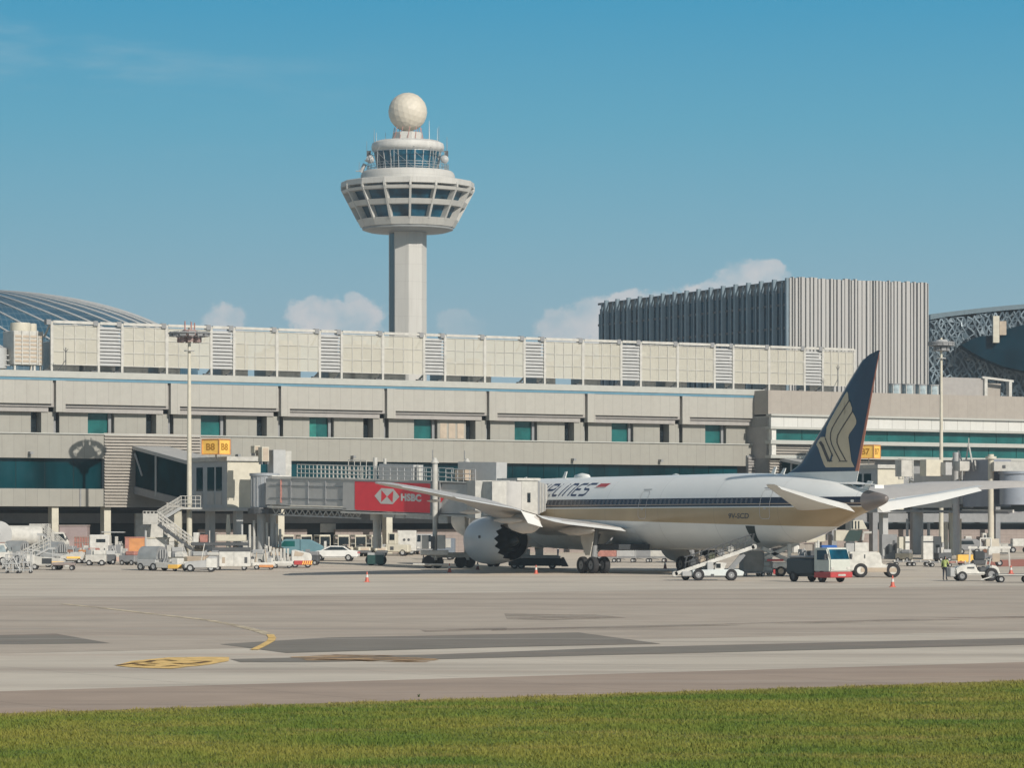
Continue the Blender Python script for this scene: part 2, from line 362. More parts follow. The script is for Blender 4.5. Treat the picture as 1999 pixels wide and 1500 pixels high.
# grass verge
def grassfn(q,tcn,c):
    o=tcn.outputs['Object']
    n1=q.noise(o,0.16,4,0.6); n2=q.noise(o,0.9,4,0.6)
    mp=q.n('ShaderNodeMapping'); mp.inputs['Rotation'].default_value=(0,0,-B+0.06); mp.inputs['Scale'].default_value=(0.09,0.5,0.2); q.l(o,mp.inputs[0])
    n3=q.noise(mp.outputs[0],1.6,5,0.65)
    c=q.mix(q.ss(n1,0.35,0.65),(0.095,0.150,0.020),(0.205,0.200,0.036))
    c=q.mix(q.m('MULTIPLY',q.ss(n3,0.50,0.72),0.75),c,(0.24,0.195,0.06))
    c=q.mix(q.m('MULTIPLY',q.ss(n2,0.45,0.8),0.6),c,(0.07,0.115,0.016))
    s=q.n('ShaderNodeSeparateXYZ'); q.l(o,s.inputs[0])
    v=q.m('ADD',q.m('MULTIPLY',s.outputs[0],-SB),q.m('MULTIPLY',s.outputs[1],CB)); v=q.m('ADD',v,q.m('MULTIPLY',q.m('SUBTRACT',n2,0.5),2.6))
    return q.mix(q.m('MULTIPLY',q.ss(v,63.6,65.4),0.7),c,(0.27,0.21,0.075))
G_GRASS=mat('grass_blades',(0.1,0.15,0.03),0.75,fn=grassfn,spec=0.25)
gstrip('grass_field',G_GRASS,-200,65.4,0.006,-300,400)
mb=MB(); rg=random.Random(3)
import numpy as np
nr=np.random.default_rng(5); N=340000
Yg=nr.uniform(50,89,N); Xg=nr.uniform(-0.19,0.19,N)*Yg
vv=-Xg*SB+Yg*CB; edge=65.4-0.25+0.18*np.sin(Xg*3.1)+0.15*np.sin(Xg*7.7+1)+nr.normal(0,0.14,N)
k=vv<edge; Xg,Yg=Xg[k],Yg[k]; n=len(Xg)
cl=0.6+0.5*np.sin(Xg*0.9+np.sin(Yg*0.7)*2)*np.sin(Yg*0.55+np.sin(Xg*0.6))+0.3*np.sin(Xg*4.3+Yg*3.1)*np.sin(Yg*3.7-Xg)
hh=(0.038+0.026*np.clip(cl,0,1.6))*nr.uniform(0.6,1.5,n)
an=nr.uniform(0,math.pi,n); ww=nr.uniform(0.007,0.016,n); lx=nr.normal(0,0.035,n); ly=nr.normal(0,0.035,n)
V3=np.zeros((n,3,3)); 
V3[:,0]=np.stack([Xg-np.cos(an)*ww,Yg-np.sin(an)*ww,np.zeros(n)],1); V3[:,1]=np.stack([Xg+np.cos(an)*ww,Yg+np.sin(an)*ww,np.zeros(n)],1); V3[:,2]=np.stack([Xg+lx,Yg+ly,hh],1)
me=bpy.data.meshes.new('grass'); me.vertices.add(3*n); me.vertices.foreach_set('co',V3.reshape(-1)); me.loops.add(3*n); me.loops.foreach_set('vertex_index',np.arange(3*n,dtype=np.int32))
me.polygons.add(n); me.polygons.foreach_set('loop_start',np.arange(0,3*n,3,dtype=np.int32)); me.update(); me.validate(); me.materials.append(G_GRASS)
go=bpy.data.objects.new('grass',me); C.objects.link(go); tag(go,kind='stuff')
# weed at the verge
wp=gp(818,1362); t=thing('weed','small dark weed sticking up at the grass edge','weed',wp)
mb=MB()
for i in range(7):
    a=i*0.9; mb.poly([(0.02*math.cos(a),0.02*math.sin(a),0),(-0.02*math.cos(a),-0.02*math.sin(a),0),(0.04*math.sin(a*2),0.03*math.cos(a),0.07+0.015*(i%3))])
mb.build('stem',mat('weed_green',(0.05,0.08,0.02),0.8),t)

# ---------------------------------------------------------------- main terminal pier
V0=299.5
uk=[V0*(0.4484+0.04147*k) for k in range(-2,7)]; P=V0*0.04147; UE=U(1492,V0)
UL=uk[0]-P
off=(uk[3],V0,0)
T=thing('terminal_building','long beige panelled airport terminal pier with teal window bands','terminal building',uv(off[0],off[1],0),B)
def TM(): return MB(off)
zc,zb,zpb,zbb,zwb,zbd,zgb,zlb=[Z(650,p,V0) for p in (739,753.5,800,815,854,901,957.5,991)]
z0=1.0
TM().box(UL,UE,V0-0.15,V0+14,zb+0.12,zc).build('parapet_cap',M_CAP,T)
TM().box(UL,UE,V0-0.05,V0+2,zb-0.16,zb+0.12).build('blue_trim',M_BLUE,T)
TM().box(UL,UE,V0+0.35,V0+2.4,zpb-0.3,zb-0.16).build('parapet_backing',M_GREYBEAM,T)
for i,u in enumerate(uk+[UE]):
    ue=(uk+[UE])[i+1] if i<len(uk) else None
    if ue:
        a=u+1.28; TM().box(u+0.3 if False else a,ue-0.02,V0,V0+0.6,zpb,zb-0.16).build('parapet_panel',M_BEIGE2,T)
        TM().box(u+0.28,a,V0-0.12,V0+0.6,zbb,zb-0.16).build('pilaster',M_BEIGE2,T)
        TM().box(u+1.3,ue-0.25,V0+0.55,V0+2,zbb,zpb-0.32).build('soffit_beam',M_GREYBEAM,T)
TM().box(UL,uk[0]-0.02,V0,V0+0.6,zpb,zb-0.16).build('parapet_panel',M_BEIGE2,T)
TM().box(UL,UE,V0+1.9,V0+2.5,zbb-0.05,zpb).build('recess_soffit',M_DARK,T)
# window storey
V1=V0+1.25
TM().box(UL,UE,V1+0.75,V1+1.2,zwb,zbb).build('window_backing',M_DARK,T)
for i,u in enumerate([UL]+uk):
    f=lambda a:u+P*a
    if f(1.0)>UE+1: pass
    lim=lambda a:min(f(a),UE)
    for a,b,dv in ((0.10,0.345,0),(0.575,0.855,0)):
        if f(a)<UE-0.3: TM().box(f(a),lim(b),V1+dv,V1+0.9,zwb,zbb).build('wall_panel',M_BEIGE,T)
    if f(0.92)<UE: TM().box(f(0.925),min(f(1.03),UE),V1-0.55,V1+0.9,zwb,zbb).build('column_panel',M_BEIGE,T)
    if f(0.36)<UE:
        w=TM().box(f(0.352),lim(0.555),V1+0.55,V1+0.62,zwb+0.03,zbb).build('window',M_GLASS_T,T)
        if i in (2,5): TM().box(f(0.36),f(0.43),V1+0.52,V1+0.545,zwb+0.05,zbb-(1.4 if i==2 else .2)).build('bright_strip',M_GLASS_T2,w)  # brighter teal strip down one side of two panes
        TM().box(f(0.535),lim(0.56),V1+0.3,V1+0.54,zwb,zbb).build('frame',M_GREY,w)
    if f(0.03)<UE:
        w=TM().box(f(0.035),lim(0.095),V1+0.55,V1+0.62,zwb+0.03,zbb).build('window',M_BLACKG,T)
        TM().box(f(0.055),lim(0.075),V1+0.2,V1+0.54,zwb,zbb).build('frame',M_GREY,w)
    if f(0.86)<UE: TM().box(f(0.857),lim(0.923),V1+0.55,V1+0.62,zwb+0.03,zbb).build('window',M_BLACKG,T)
# one bay has three pale shutters instead of plain wall
us=uk[5]
for j in range(3): TM().box(us+P*(0.60+0.085*j),us+P*(0.665+0.085*j),V1-0.04,V1-0.003,zwb+0.1,zbb-0.35).build('shutter',M_TAN,T)
# big spandrel band
UB=U(1455,V0+0.3)
TM().box(UL,UE-1.2,V0+0.25,V0+8,zbd,zwb-0.12).build('spandrel_band',M_BEIGE,T)
TM().box(UL,UE-1.2,V0+0.1,V0+0.9,zwb-0.118,zwb+0.0).build('ledge',M_CAP,T)
# glazing with a lower beige band
ug=U(205,V0+0.3)
def glaz(u0,u1,n,zb0,zt):
    w=(u1-u0)/n
    for j in range(n):
        p=TM().box(u0+w*j+0.03,u0+w*(j+1)-0.03,V0+0.9,V0+0.98,zb0,zt).build('window',M_GLASS,T)
    TM().box(u0,u1,V0+0.99,V0+1.3,zb0,zt).build('glazing_backing',M_DARK,T)
glaz(UL,ug,14,zgb,zbd)
glaz(U(393,V0),UE-3,34,zgb,zbd)
TM().box(UL,ug-0.02,V0+0.3,V0+8,zlb,zgb-0.02).build('lower_band',M_BEIGE,T)
TM().box(U(393,V0),UE-2,V0+0.3,V0+8,zlb,zgb-0.02).build('lower_band',M_BEIGE,T)
TM().box(U(158,V0),U(161,V0),V0+0.22,V0+0.297,zlb,zgb-0.02).build('joint_strip',M_GREY,T)
for px_,h_ in ((465,0.5),(60,0.4),(690,0.45),(1120,0.5),(1290,0.4)):
    u=U(px_,V0); q=TM().box(u-0.16,u+0.16,V0-0.35,V0+0.24,zbd+0.35,zbd+0.6); q.build('wall_lamp',M_GREY,T)
# louvred wall around the gate house
mbl=TM(); ul0,ul1=U(205.5,V0),U(393,V0); k=0; zz=zlb-0.05
while zz<zwb-0.2:
    mbl.add([(ul0,V0+0.0,zz),(ul1,V0+0.0,zz),(ul1,V0+0.26,zz+0.30),(ul0,V0+0.26,zz+0.30),(ul0,V0+0.26,zz),(ul1,V0+0.26,zz)],[(0,1,2,3),(0,4,5,1),(0,3,4),(1,5,2)]); zz+=0.305
mbl.build('louvre_wall',M_LOUV,T)
TM().box(ul0,ul1,V0+0.27,V0+0.7,zlb-0.05,zwb-0.13).build('louvre_backing',M_GREY,T)
# undercroft
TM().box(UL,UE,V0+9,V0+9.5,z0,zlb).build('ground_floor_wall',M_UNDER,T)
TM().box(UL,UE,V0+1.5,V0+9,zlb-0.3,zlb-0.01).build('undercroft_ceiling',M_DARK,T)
TM().box(UL,UE,V0+6.0,V0+6.6,Z(300,1022,V0+6),Z(300,1003,V0+6)).build('service_duct',M_GREY,T)
for (a,b,yt) in ((-60,62,1037),(118,165,1034),(388,470,1034),(553,600,1034),(655,900,1034),(900,1200,1040)):
    TM().box(U(a,V0+5),U(b,V0+5),V0+5,V0+5.3,z0,Z((a+b)/2,yt,V0+5)).build('block_wall',M_BLOCK,T)
TM().box(U(265,V0+3),U(345,V0+3),V0+3,V0+3.3,z0,Z(300,1003,V0+3)).build('block_wall',M_OFFW,T)
for px,w in ((105,12),(207,12),(546,12),(757,14),(955,12),(1150,12),(1340,12),(1450,12)):
    u=U(px,V0+1); h=0.36
    TM().box(u-h,u+h,V0+0.6,V0+1.5,z0,zlb).build('column',M_CREAM,T)
# warning sheets on the undercroft wall, outlet lamp
TM().box(U(635,V0+6.0)-0.6,U(655,V0+6.0),V0+5.9,V0+5.99,Z(645,1040,V0+6),Z(645,1023,V0+6)).build('wall_grille',M_OFFW,T)
TM().box(U(600,V0),UE-1,V0+2.6,V0+40,zc-0.6,zc-0.2).build('roof',M_LGREY,T)
TM().box(UL,U(600,V0)-0.01,V0+2.6,V0+40,zc-0.6,zc-0.2).build('roof',M_LGREY,T)

# ---------------------------------------------------------------- rooftop screen
VS=V0+4.2
def SU(px): return U(px,VS)
zt=Z(950,657,VS); zsb=Z(950,735,VS); zr=zc-0.2
soff=(SU(664),VS,0)
S=thing('rooftop_screen','long cream perforated metal screen on steel frame above the terminal roof','screen',uv(soff[0],soff[1],0)+Vector((0,0,0)),B)
def SM(): return MB(soff)
us0=[V0*0+VS*(0.4646+0.04135*k) for k in range(0,9)]; SP=VS*0.04135
SL=SU(101); SR=SU(1668)
posts=[SL]
segs=[('p',SL,us0[0])]
for k,u in enumerate(us0):
    a,b,c=u+SP*0.205,u+SP*0.6,u+SP
    segs.append(('l',u,a))
    if b<SR-1: segs.append(('p',a,b))
    if c<SR+1: segs.append(('p',b,c))
    elif a<SR-2: segs.append(('p',a,SR))
segs=[s for s in segs if s[1]<SR-0.5]
print([(k,round(a,1),round(b,1)) for k,a,b in segs[-4:]],SR)
for kd,a,b in segs:
    mb=SM().box(a-0.12,a+0.12,VS-0.1,VS+0.1,zr,zt)
    mb.beam((a-0.05,VS+0.15,zt-0.15),(a-0.05,VS+1.6,zt-1.5),0.14,0.14).beam((a-0.05,VS+0.1,zsb-0.1),(a-0.05,VS+1.6,zr+0.2),0.16,0.16)
    mb.build('post',M_OFFW,S)
    SM().box(a-0.62,a-0.13,VS-0.22,VS+0.35,zt-0.35,zt+0.16).build('bracket',M_GREY,S)
    SM().box(a-0.75,a-0.13,VS+0.05,VS+0.45,zr+0.05,zr+0.55).build('bracket',M_DGREY,S)
    SM().box(a+0.125,b-0.125,VS-0.16,VS+0.12,zt-0.20,zt+0.08).build('top_beam',M_OFFW,S)
    if kd=='p':
        p=SM().box(a+0.13,b-0.13,VS,VS+0.02,zsb,zt-0.34).build('screen_panel',M_SCREEN,S)
        mb=SM(); nn=4
        for j in range(nn+1):
            uu=a+0.15+(b-a-0.3)*j/nn; mb.box(uu-0.035,uu+0.035,VS-0.07,VS-0.005,zsb,zt-0.34)
        for j in range(4):
            q=zsb+(zt-0.34-zsb)*j/3; mb.box(a+0.15,b-0.15,VS-0.075,VS-0.008,q-0.03,q+0.03)
        mb.build('grid',M_OFFW,p)
    else:
        mb=SM(); q=zsb
        while q<zt-0.35:
            mb.add([(a+0.13,VS-0.05,q),(b-0.13,VS-0.05,q),(b-0.13,VS+0.10,q+0.27),(a+0.13,VS+0.10,q+0.27)],[(0,1,2,3)]); q+=0.36
        lp=mb.build('louvre_panel',M_LGREY,S); SM().box(a+0.13,b-0.13,VS+0.5,VS+0.55,zsb,zt-0.4).build('gap_backing',M_GREY,lp)  # grey sheet added behind the slats so the gaps read dark
    SM().box(a+0.2,b-0.8,VS+0.3,VS+0.5,zr+0.15,zr+0.3).build('bottom_rail',M_OFFW,S)
SM().box(SR-0.12,SR+0.12,VS-0.1,VS+0.1,zr,zt).build('post',M_OFFW,S)
# plant behind the screen
rg=random.Random(11)
for j,px in enumerate([150,215,285,352,480,560,590,690,735,790,905,960,1090,1180,1285,1345,1460,1540,1630]):
    u=SU(px); w=rg.uniform(2.2,3.6); hh=rg.uniform(2.6,4.3)
    o=MB(); o.box(-w/2,w/2,0,2.6,0.5,hh); t=thing('chiller',['pale','whitish','cream'][j%3]+' chiller box behind the roof screen, '+['1st','2nd','3rd','4th','5th','6th','7th','8th','9th','10th','11th','12th','13th','14th','15th','16th','17th','18th','19th'][j]+' from the left end','chiller',uv(u,VS+2.4,zr),B,'chillers behind the roof screen')
    o.build('body',M_OFFW,t,bev=0.05); MB().lathe([(0.8,0),(0.8,0.4)],(0,1.3,hh),16,cap=True).build('fan_cowl',M_WHITE,t)
# cooling towers left of the screen
for j,(px,w,lab) in enumerate(((54,46,'square tan cooling tower with louvred face left of the roof screen'),(88,22,'second tan cooling tower squeezed beside the first screen post'))):
    u0,u1=SU(px-w/2)-0.1,SU(px+w/2); wu=(u1-u0); zz0=Z(px,712,VS); zz1=Z(px,646,VS)
    t=thing('cooling_tower',lab,'cooling tower',uv((u0+u1)/2,VS+0.3+j*1.5,zr),B,'cooling towers on the terminal roof')
    b=MB().box(-wu/2,wu/2,0,2.6,zz0-zr,zz1-zr).build('body',M_OFFW,t,bev=0.04)
    mb=MB(); n=7
    for q in range(n): mb.box(-wu/2+0.15,wu/2-0.15,-0.06,-0.01,zz0-zr+0.25+(zz1-zz0-0.5)*q/n,zz0-zr+0.25+(zz1-zz0-0.5)*(q+0.55)/n)
    mb.build('louvre_face',M_TAN,t)
    mb=MB()
    for q in (-1,-0.33,0.33,1): mb.box(q*(wu/2-0.08)-0.05,q*(wu/2-0.08)+0.05,-0.1,-0.062,zz0-zr,zz1-zr)
    mb.build('frame',M_OFFW,t)
    MB().lathe([(wu*0.38,0),(wu*0.40,0.3),(wu*0.38,0.85)],(0,1.3,zz1-zr),20,cap=True).build('fan_cowl',M_CREAM,t,smooth=40)
    for q in (-1,1): MB().box(q*wu*0.4-0.1,q*wu*0.4+0.1,0.2,0.4,0,zz0-zr).build('leg',M_OFFW,t)
u=SU(8); t=thing('roof_chiller','grey pipework and tank at the far left edge of the roof','chiller',uv(u,VS+1,zr),B)
MB().lathe([(0.2,0.3),(1.1,0.6),(1.1,2.6),(0.2,2.9)],(0,1,0),16,cap=True).build('tank',M_LGREY,t,smooth=40)
mb=MB()
for q in range(4): mb.path([(-2.5,0.1*q,0.4+0.5*q),(1.6,0.1*q,0.4+0.5*q),(1.6,0.1*q,4.0)],0.07)
mb.build('pipes',M_LGREY,t)
# slim aerials in front of the screen
for px,yb,yt,lab in ((129,712,676,'thin dark aerial with side struts before the roof screen'),(1636,765,722,'thin forked mast beside the right end of the roof screen')):
    V=V0+1.6; D=DV(px,V); t=thing('aerial',lab,'aerial',uv(U(px,V),V,zc),B)
    hh=(yb-yt)/F*D+0.6
    mb=MB().tube((0,0,0),(0,0,hh),0.045,6).tube((-0.9,0,0),(0,0,hh*0.5),0.03,5).tube((-0.25,0,hh*0.95),(0,0,hh*0.8),0.03,5).tube((0.25,0,hh*0.95),(0,0,hh*0.8),0.03,5)
    mb.build('mast',M_DGREY,t)

# ---------------------------------------------------------------- right wing of the terminal
VA=V0-3.2
aoff=(U(1750,VA),VA,0)
A=thing('terminal_wing','projecting terminal wing with white panels and two teal glass bands','terminal building',uv(aoff[0],aoff[1],0),B)
def AM(): return MB(aoff)
UA0=U(1506,VA); UA1=U(2350,VA)
def ZA(p): return Z(1750,p,VA)
AM().box(U(1496,VA+0.9),UA1,VA+0.5,VA+16,ZA(814),ZA(768)).build('parapet_wall',M_MAUVE,A)
AM().box(UA0-0.2,UA1,VA-0.3,VA+0.7,ZA(817.5),ZA(813.8)).build('ledge',M_CAP,A)
AM().box(UA0,UA1,VA+0.02,VA+8,ZA(838),ZA(817.6)).build('white_panels',M_WPANEL,A)
for a,b in ((838,842.5),(863.5,871),(892.5,898)): AM().box(UA0-0.3,UA1,VA-0.35,VA+0.7,ZA(b),ZA(a)).build('ledge',M_CAP,A)
AM().box(UA0,UA0+0.6,VA-0.1,VA+0.7,ZA(892),ZA(838)).build('end_post',M_WHITE,A)
ul2=U(1600,VA)
for (a,b,u0) in ((842.6,863.3,UA0+0.6),(871.1,892.4,ul2)):
    n=int((UA1-u0)/3.9); w=(UA1-u0)/n
    for j in range(n): AM().box(u0+w*j+0.04,u0+w*(j+1)-0.04,VA+0.5,VA+0.58,ZA(b),ZA(a)).build('window',M_GLASS_T,A)
    AM().box(u0,UA1,VA+0.6,VA+1,ZA(b),ZA(a)).build('glazing_backing',M_DARK,A)
mbl=AM(); zz=ZA(930)
while zz<ZA(866):
    mbl.add([(UA0,VA+0.15,zz),(ul2+8,VA+0.15,zz),(ul2+8,VA+0.4,zz+0.22),(UA0,VA+0.4,zz+0.22)],[(0,1,2,3)]); zz+=0.3
mbl.build('louvre_wall',M_LOUV,A)
AM().box(UA0,ul2+8,VA+0.42,VA+0.9,ZA(932),ZA(864)).build('louvre_backing',M_GREY,A)
AM().box(UA0,UA1,VA+0.9,VA+8,ZA(985),ZA(898)).build('grey_wall',M_GREY,A)
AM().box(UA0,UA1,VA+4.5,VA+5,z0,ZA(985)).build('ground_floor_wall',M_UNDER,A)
AM().box(UA0,UA1,VA+2.0,VA+2.4,Z(1900,1020,VA),Z(1900,1003,VA)).build('service_duct',M_GREY,A)
AM().box(UA0+1,UA1,VA+3.6,VA+4,z0,ZA(1034)).build('block_wall',M_BLOCK,A)
AM().box(UA0,UA0+0.5,VA+0.4,VA+5,z0,ZA(818)).build('end_wall',M_GREYBEAM,A)
for px in (1560,1640,1720,1800,1880,1960,2060): AM().box(U(px,VA)-0.35,U(px,VA)+0.35,VA+1,VA+1.7,z0,ZA(985)).build('column',M_GREY,A)
# stepped louvre piece at the corner of the main pier
uc0,uc1=U(1457,V0+0.2),U(1500,V0+0.2)
mb=MB((uc0,V0,0)); zz=Z(1480,925,V0)
while zz<Z(1480,893,V0):
    mb.box(uc0,uc1,V0-0.25,V0-0.02,zz,zz+0.22); zz+=0.32
c=thing('corner_louvre','stepped grey louvre block where the pier meets the projecting wing','louvre',uv(uc0,V0,0),B)
mb.build('louvres',M_GREYBEAM,c); MB((uc0,V0,0)).box(uc0,uc1+2,V0,V0+0.24,Z(1480,928,V0),Z(1480,890,V0)).build('backing',M_GREY,c)
# roof items over the wing
zra=ZA(768)
for j,(px,lab) in enumerate(((1747,'clear glazed roof drum nearest the grey tail building'),(1773,'second glazed roof drum from the left'),(1799,'third glazed roof drum, dark pipework inside'),(1822,'rightmost glazed roof drum beside the long shed'))):
    V=VA+5; D=DV(px,V); r=11/F*D
    t=thing('roof_drum',lab,'roof drum',uv(U(px,V),V,zra),B,'glazed drums on the roof of the wing')
    MB().lathe([(r,0),(r,1.2)],(0,0,0),18,cap=True).build('drum',mat('pale_glass',(0.30,0.36,0.38),0.2,var=0.3,scale=2),t,smooth=40)
    MB().lathe([(r+0.05,1.2),(r+0.05,1.35)],(0,0,0),18,cap=True).build('rim',M_GREY,t)
    for q in range(5): MB().tube((r*math.cos(q*1.256),r*math.sin(q*1.256),0),(r*math.cos(q*1.256),r*math.sin(q*1.256),1.3),0.05,5).build('post',M_WHITE,t)
V=VA+6; u0,u1=U(1836,V),U(1921,V)
t=thing('roof_shed','long grey roof shed ending in a white portal frame','shed',uv(u0,V,zra),B)
hs=Z(1890,738,V)-zra; L=u1-u0; Lp=U(1970,V)-u0
MB().box(0,L,0,0.3,0,hs).build('wall',M_GREYBEAM,t)
for (p0,p1) in (((L+0.1,-0.1),(L+0.1,-0.1)),((Lp,-0.1),(Lp,-0.1))): MB().box(p0[0]-0.22,p0[0]+0.22,-0.3,0.2,0,hs-(0 if p0[0]<L+1 else 0.35)).build('portal_post',M_OFFW,t)
MB().beam((L-0.4,-0.1,hs+0.1),(Lp+0.5,-0.1,hs-0.25),0.35,0.25).build('portal_beam',M_OFFW,t)
MB().box(L+0.3,Lp-0.2,1.2,1.4,0,hs-0.5).build('back_wall',M_MAUVE,t)
# ---------------------------------------------------------------- control tower
DT=594.0; tx=(796.5-1000)/F*DT
TW=thing('control_tower','tall concrete control tower with a flared glazed head and white radome','control tower',(tx,DT,0))
def ngon(r,n,ph): return [(r*math.cos(ph+2*math.pi*i/n),r*math.sin(ph+2*math.pi*i/n)) for i in range(n)]
PH8=-R(85.4); PH16=-R(85.9)
def stack(levels,n,ph,cap=False):
    mb=MB(); vs=[];
    for r,h in levels: vs+=[(a,b,h) for a,b in ngon(r,n,ph)]
    fs=[(j*n+i,j*n+(i+1)%n,(j+1)*n+(i+1)%n,(j+1)*n+i) for j in range(len(levels)-1) for i in range(n)]
    fs+=[tuple(range(n-1,-1,-1)),tuple(range((len(levels)-1)*n,len(levels)*n))]
    return mb.add(vs,fs)
stack([(3.38,0),(3.38,56.9)],8,PH8).build('shaft',M_TOWER,TW)
c8=ngon(3.39,8,PH8)
mb=MB(); a=Vector((*c8[6],0)); b=Vector((*c8[7],0)); # dark sheet painting the shade of the left face
dirn=(b-a); nrm=Vector((dirn.y,-dirn.x,0)).normalized()
if nrm.dot(a)<0: nrm=-nrm
p0=a+dirn*0.12+nrm*0.02; p1=a+dirn*0.88+nrm*0.02
mb.poly([p0,p1,p1+Vector((0,0,56)),p0+Vector((0,0,56))]); mb.build('shaft_shade_strip',M_BLACKG,TW)
RT,RB,ZT,ZB=11.9,8.4,63.6,57.0
def RR(z): return RB+(RT-RB)*(z-ZB)/(ZT-ZB)
stack([(8.6,65.25),(RT-0.1,65.05),(RT,64.95),(RT,64.05),(RT-1.3,64.0)],16,PH16).build('fascia',M_TOWER,TW)
stack([(RR(63.45)-1.4,63.9),(RR(63.45),63.5),(RR(63.05),63.05),(RR(63.05)-1.5,63.0)],16,PH16).build('head_ledge',M_TOWER,TW)
stack([(RR(61.35)-1.4,61.4),(RR(61.35),61.35),(RR(60.45),60.45),(RR(60.45)-1.4,60.4)],16,PH16).build('head_band',M_TOWER,TW)
stack([(RR(58.3)-1.2,58.35),(RR(58.3),58.3),(RB,57.0),(RB-0.15,56.95)],16,PH16).build('lower_band',M_TOWER,TW)
MB().lathe([(3.3,56.1),(7.0,56.25),(8.1,56.6),(8.15,56.9),(3.0,56.92)],(0,0,0),48).build('underside',mat('grey_soffit',(0.24,0.25,0.25),0.5),TW,smooth=30)
stack([(RR(58.3)-1.5,58.3),(RR(64.1)-1.6,64.1)],16,PH16).build('core',M_DARK,TW)
for (za,zb_) in ((61.45,63.0),(58.35,60.4)):
    A0=ngon(RR(za)-1.15,16,PH16); A1=ngon(RR(zb_)-1.15,16,PH16)
    for i in range(16):
        j=(i+1)%16; MB().poly([(*A0[i],za),(*A0[j],za),(*A1[j],zb_),(*A1[i],zb_)]).build('window',M_GLASS_B,TW)
for i in range(16):
    t=PH16+2*math.pi*i/16; dx,dy=math.cos(t),math.sin(t); nx,ny=-dy*0.19,dx*0.19
    r0,r1=RR(58.0)+0.05,RT+0.06
    mb=MB(); pr=[(r0,58.0),(r1-0.02,63.6),(r1,64.4),(r1-1.5,64.4),(r0-1.5,58.0)]
    vs=[(r*dx+nx,r*dy+ny,h) for r,h in pr]+[(r*dx-nx,r*dy-ny,h) for r,h in pr]; n=5
    mb.add(vs,[tuple(range(n)),tuple(range(2*n-1,n-1,-1))]+[(q,q+n,(q+1)%n+n,(q+1)%n) for q in range(n)]); mb.build('fin',M_TOWER,TW)
MB().lathe([(5.9,65.0),(8.45,65.0),(8.4,66.3),(8.15,66.8),(7.9,67.0),(5.9,67.0)],(0,0,0),40).build('upper_drum',M_TOWER,TW,smooth=25)
MB().lathe([(5.3,67.0),(5.9,70.5)],(0,0,0),24).build('cab_glazing',M_GLASS_B,TW)
mb=MB()
for i in range(24):
    t=2*math.pi*i/24; c_,s_=math.cos(t),math.sin(t); mb.beam((5.36*c_,5.36*s_,67.0),(5.96*c_,5.96*s_,70.5),0.12,0.12)
mb.build('cab_frame',M_LGREY,TW)
MB().lathe([(2.5,72.45),(5.6,72.4),(6.35,72.0),(6.5,71.4),(6.4,70.9),(6.0,70.55),(5.8,70.4),(2,70.4)],(0,0,0),48).build('cab_roof',mat('roof_concrete',(0.54,0.53,0.50),0.6,var=0.12,scale=0.8,streak=(1,1,0.3)),TW,smooth=40)
mb=MB()
for h in (67.35,67.8,68.25):
    pts=[(7.3*math.cos(2*math.pi*i/32),7.3*math.sin(2*math.pi*i/32),h) for i in range(33)]; mb.path(pts,0.045,4)
for i in range(32): mb.tube((7.3*math.cos(2*math.pi*i/32),7.3*math.sin(2*math.pi*i/32),66.9),(7.3*math.cos(2*math.pi*i/32),7.3*math.sin(2*math.pi*i/32),68.3),0.04,4)
mb.build('gallery_railing',M_STEEL,TW)
mb=MB(); pts=[(7.0*math.cos(2*math.pi*i/32),7.0*math.sin(2*math.pi*i/32),70.3) for i in range(33)]; mb.path(pts,0.07,4)
for i in range(12):
    t=2*math.pi*i/12+0.2; mb.tube((7.0*math.cos(t),7.0*math.sin(t),67),(7.0*math.cos(t),7.0*math.sin(t),70.3),0.07,5).tube((7.0*math.cos(t),7.0*math.sin(t),70.3),(6.2*math.cos(t),6.2*math.sin(t),71.2),0.05,4)
    t2=t+0.5; mb.tube((7.0*math.cos(t),7.0*math.sin(t),70.0),(7.2*math.cos(t2),7.2*math.sin(t2),67.2),0.04,4)
mb.build('gallery_frame',M_STEEL,TW)
stack([(2.75,72.4),(2.75,73.9),(2.3,74.05)],8,0.3).build('neck',M_TOWER,TW)
mb=MB()
for i in range(12): t=i*0.5236; mb.tube((2.85*math.cos(t),2.85*math.sin(t),72.4),(2.4*math.cos(t+.2),2.4*math.sin(t+.2),74.9),0.07,4)
mb.build('neck_struts',M_PINK,TW)
bm=bmesh.new(); bmesh.ops.create_icosphere(bm,subdivisions=3,radius=3.47)
rg=random.Random(2)
me=bpy.data.meshes.new('radome'); bm.to_mesh(me); bm.free(); me.materials.append(mat('radome_cream',(0.56,0.51,0.42),0.55,var=0.06,scale=0.8))
o=bpy.data.objects.new('radome',me); C.objects.link(o); o.parent=TW; o.location=(0,0,77.7); o.rotation_euler=(0.3,0.2,0.5)
for i,(ax_,ay_,h,b0) in enumerate([(-5.9,-2,3.0,71.4),(-5.5,-2,2.4,71.4),(-4.0,1,2.0,72.2),(3.9,-3,3.6,72.2),(5.6,-2,3.2,71.7),(5.3,-1,3.0,71.7),(7.0,0,3.4,69.9),(-7.3,0,2.6,69.9),(-8.6,-1.5,1.6,67.0)]):
    MB().tube((ax_,ay_,b0),(ax_,ay_,b0+h),0.05 if i%3 else 0.09,5,r2=0.03).build('antenna',M_WHITE if i%2 else M_GREY,TW)
mb=MB().tube((-9.2,-1.5,67.0),(-8.2,-1.5,67.0),0.1,5).tube((-8.3,-1.2,66.8),(-7.6,-1.2,68.3),0.35,8).lathe([(0.05,0),(0.5,0.3)],(-7.2,-2.6,68.5),10); mb.build('aerial_cluster',M_LGREY,TW)
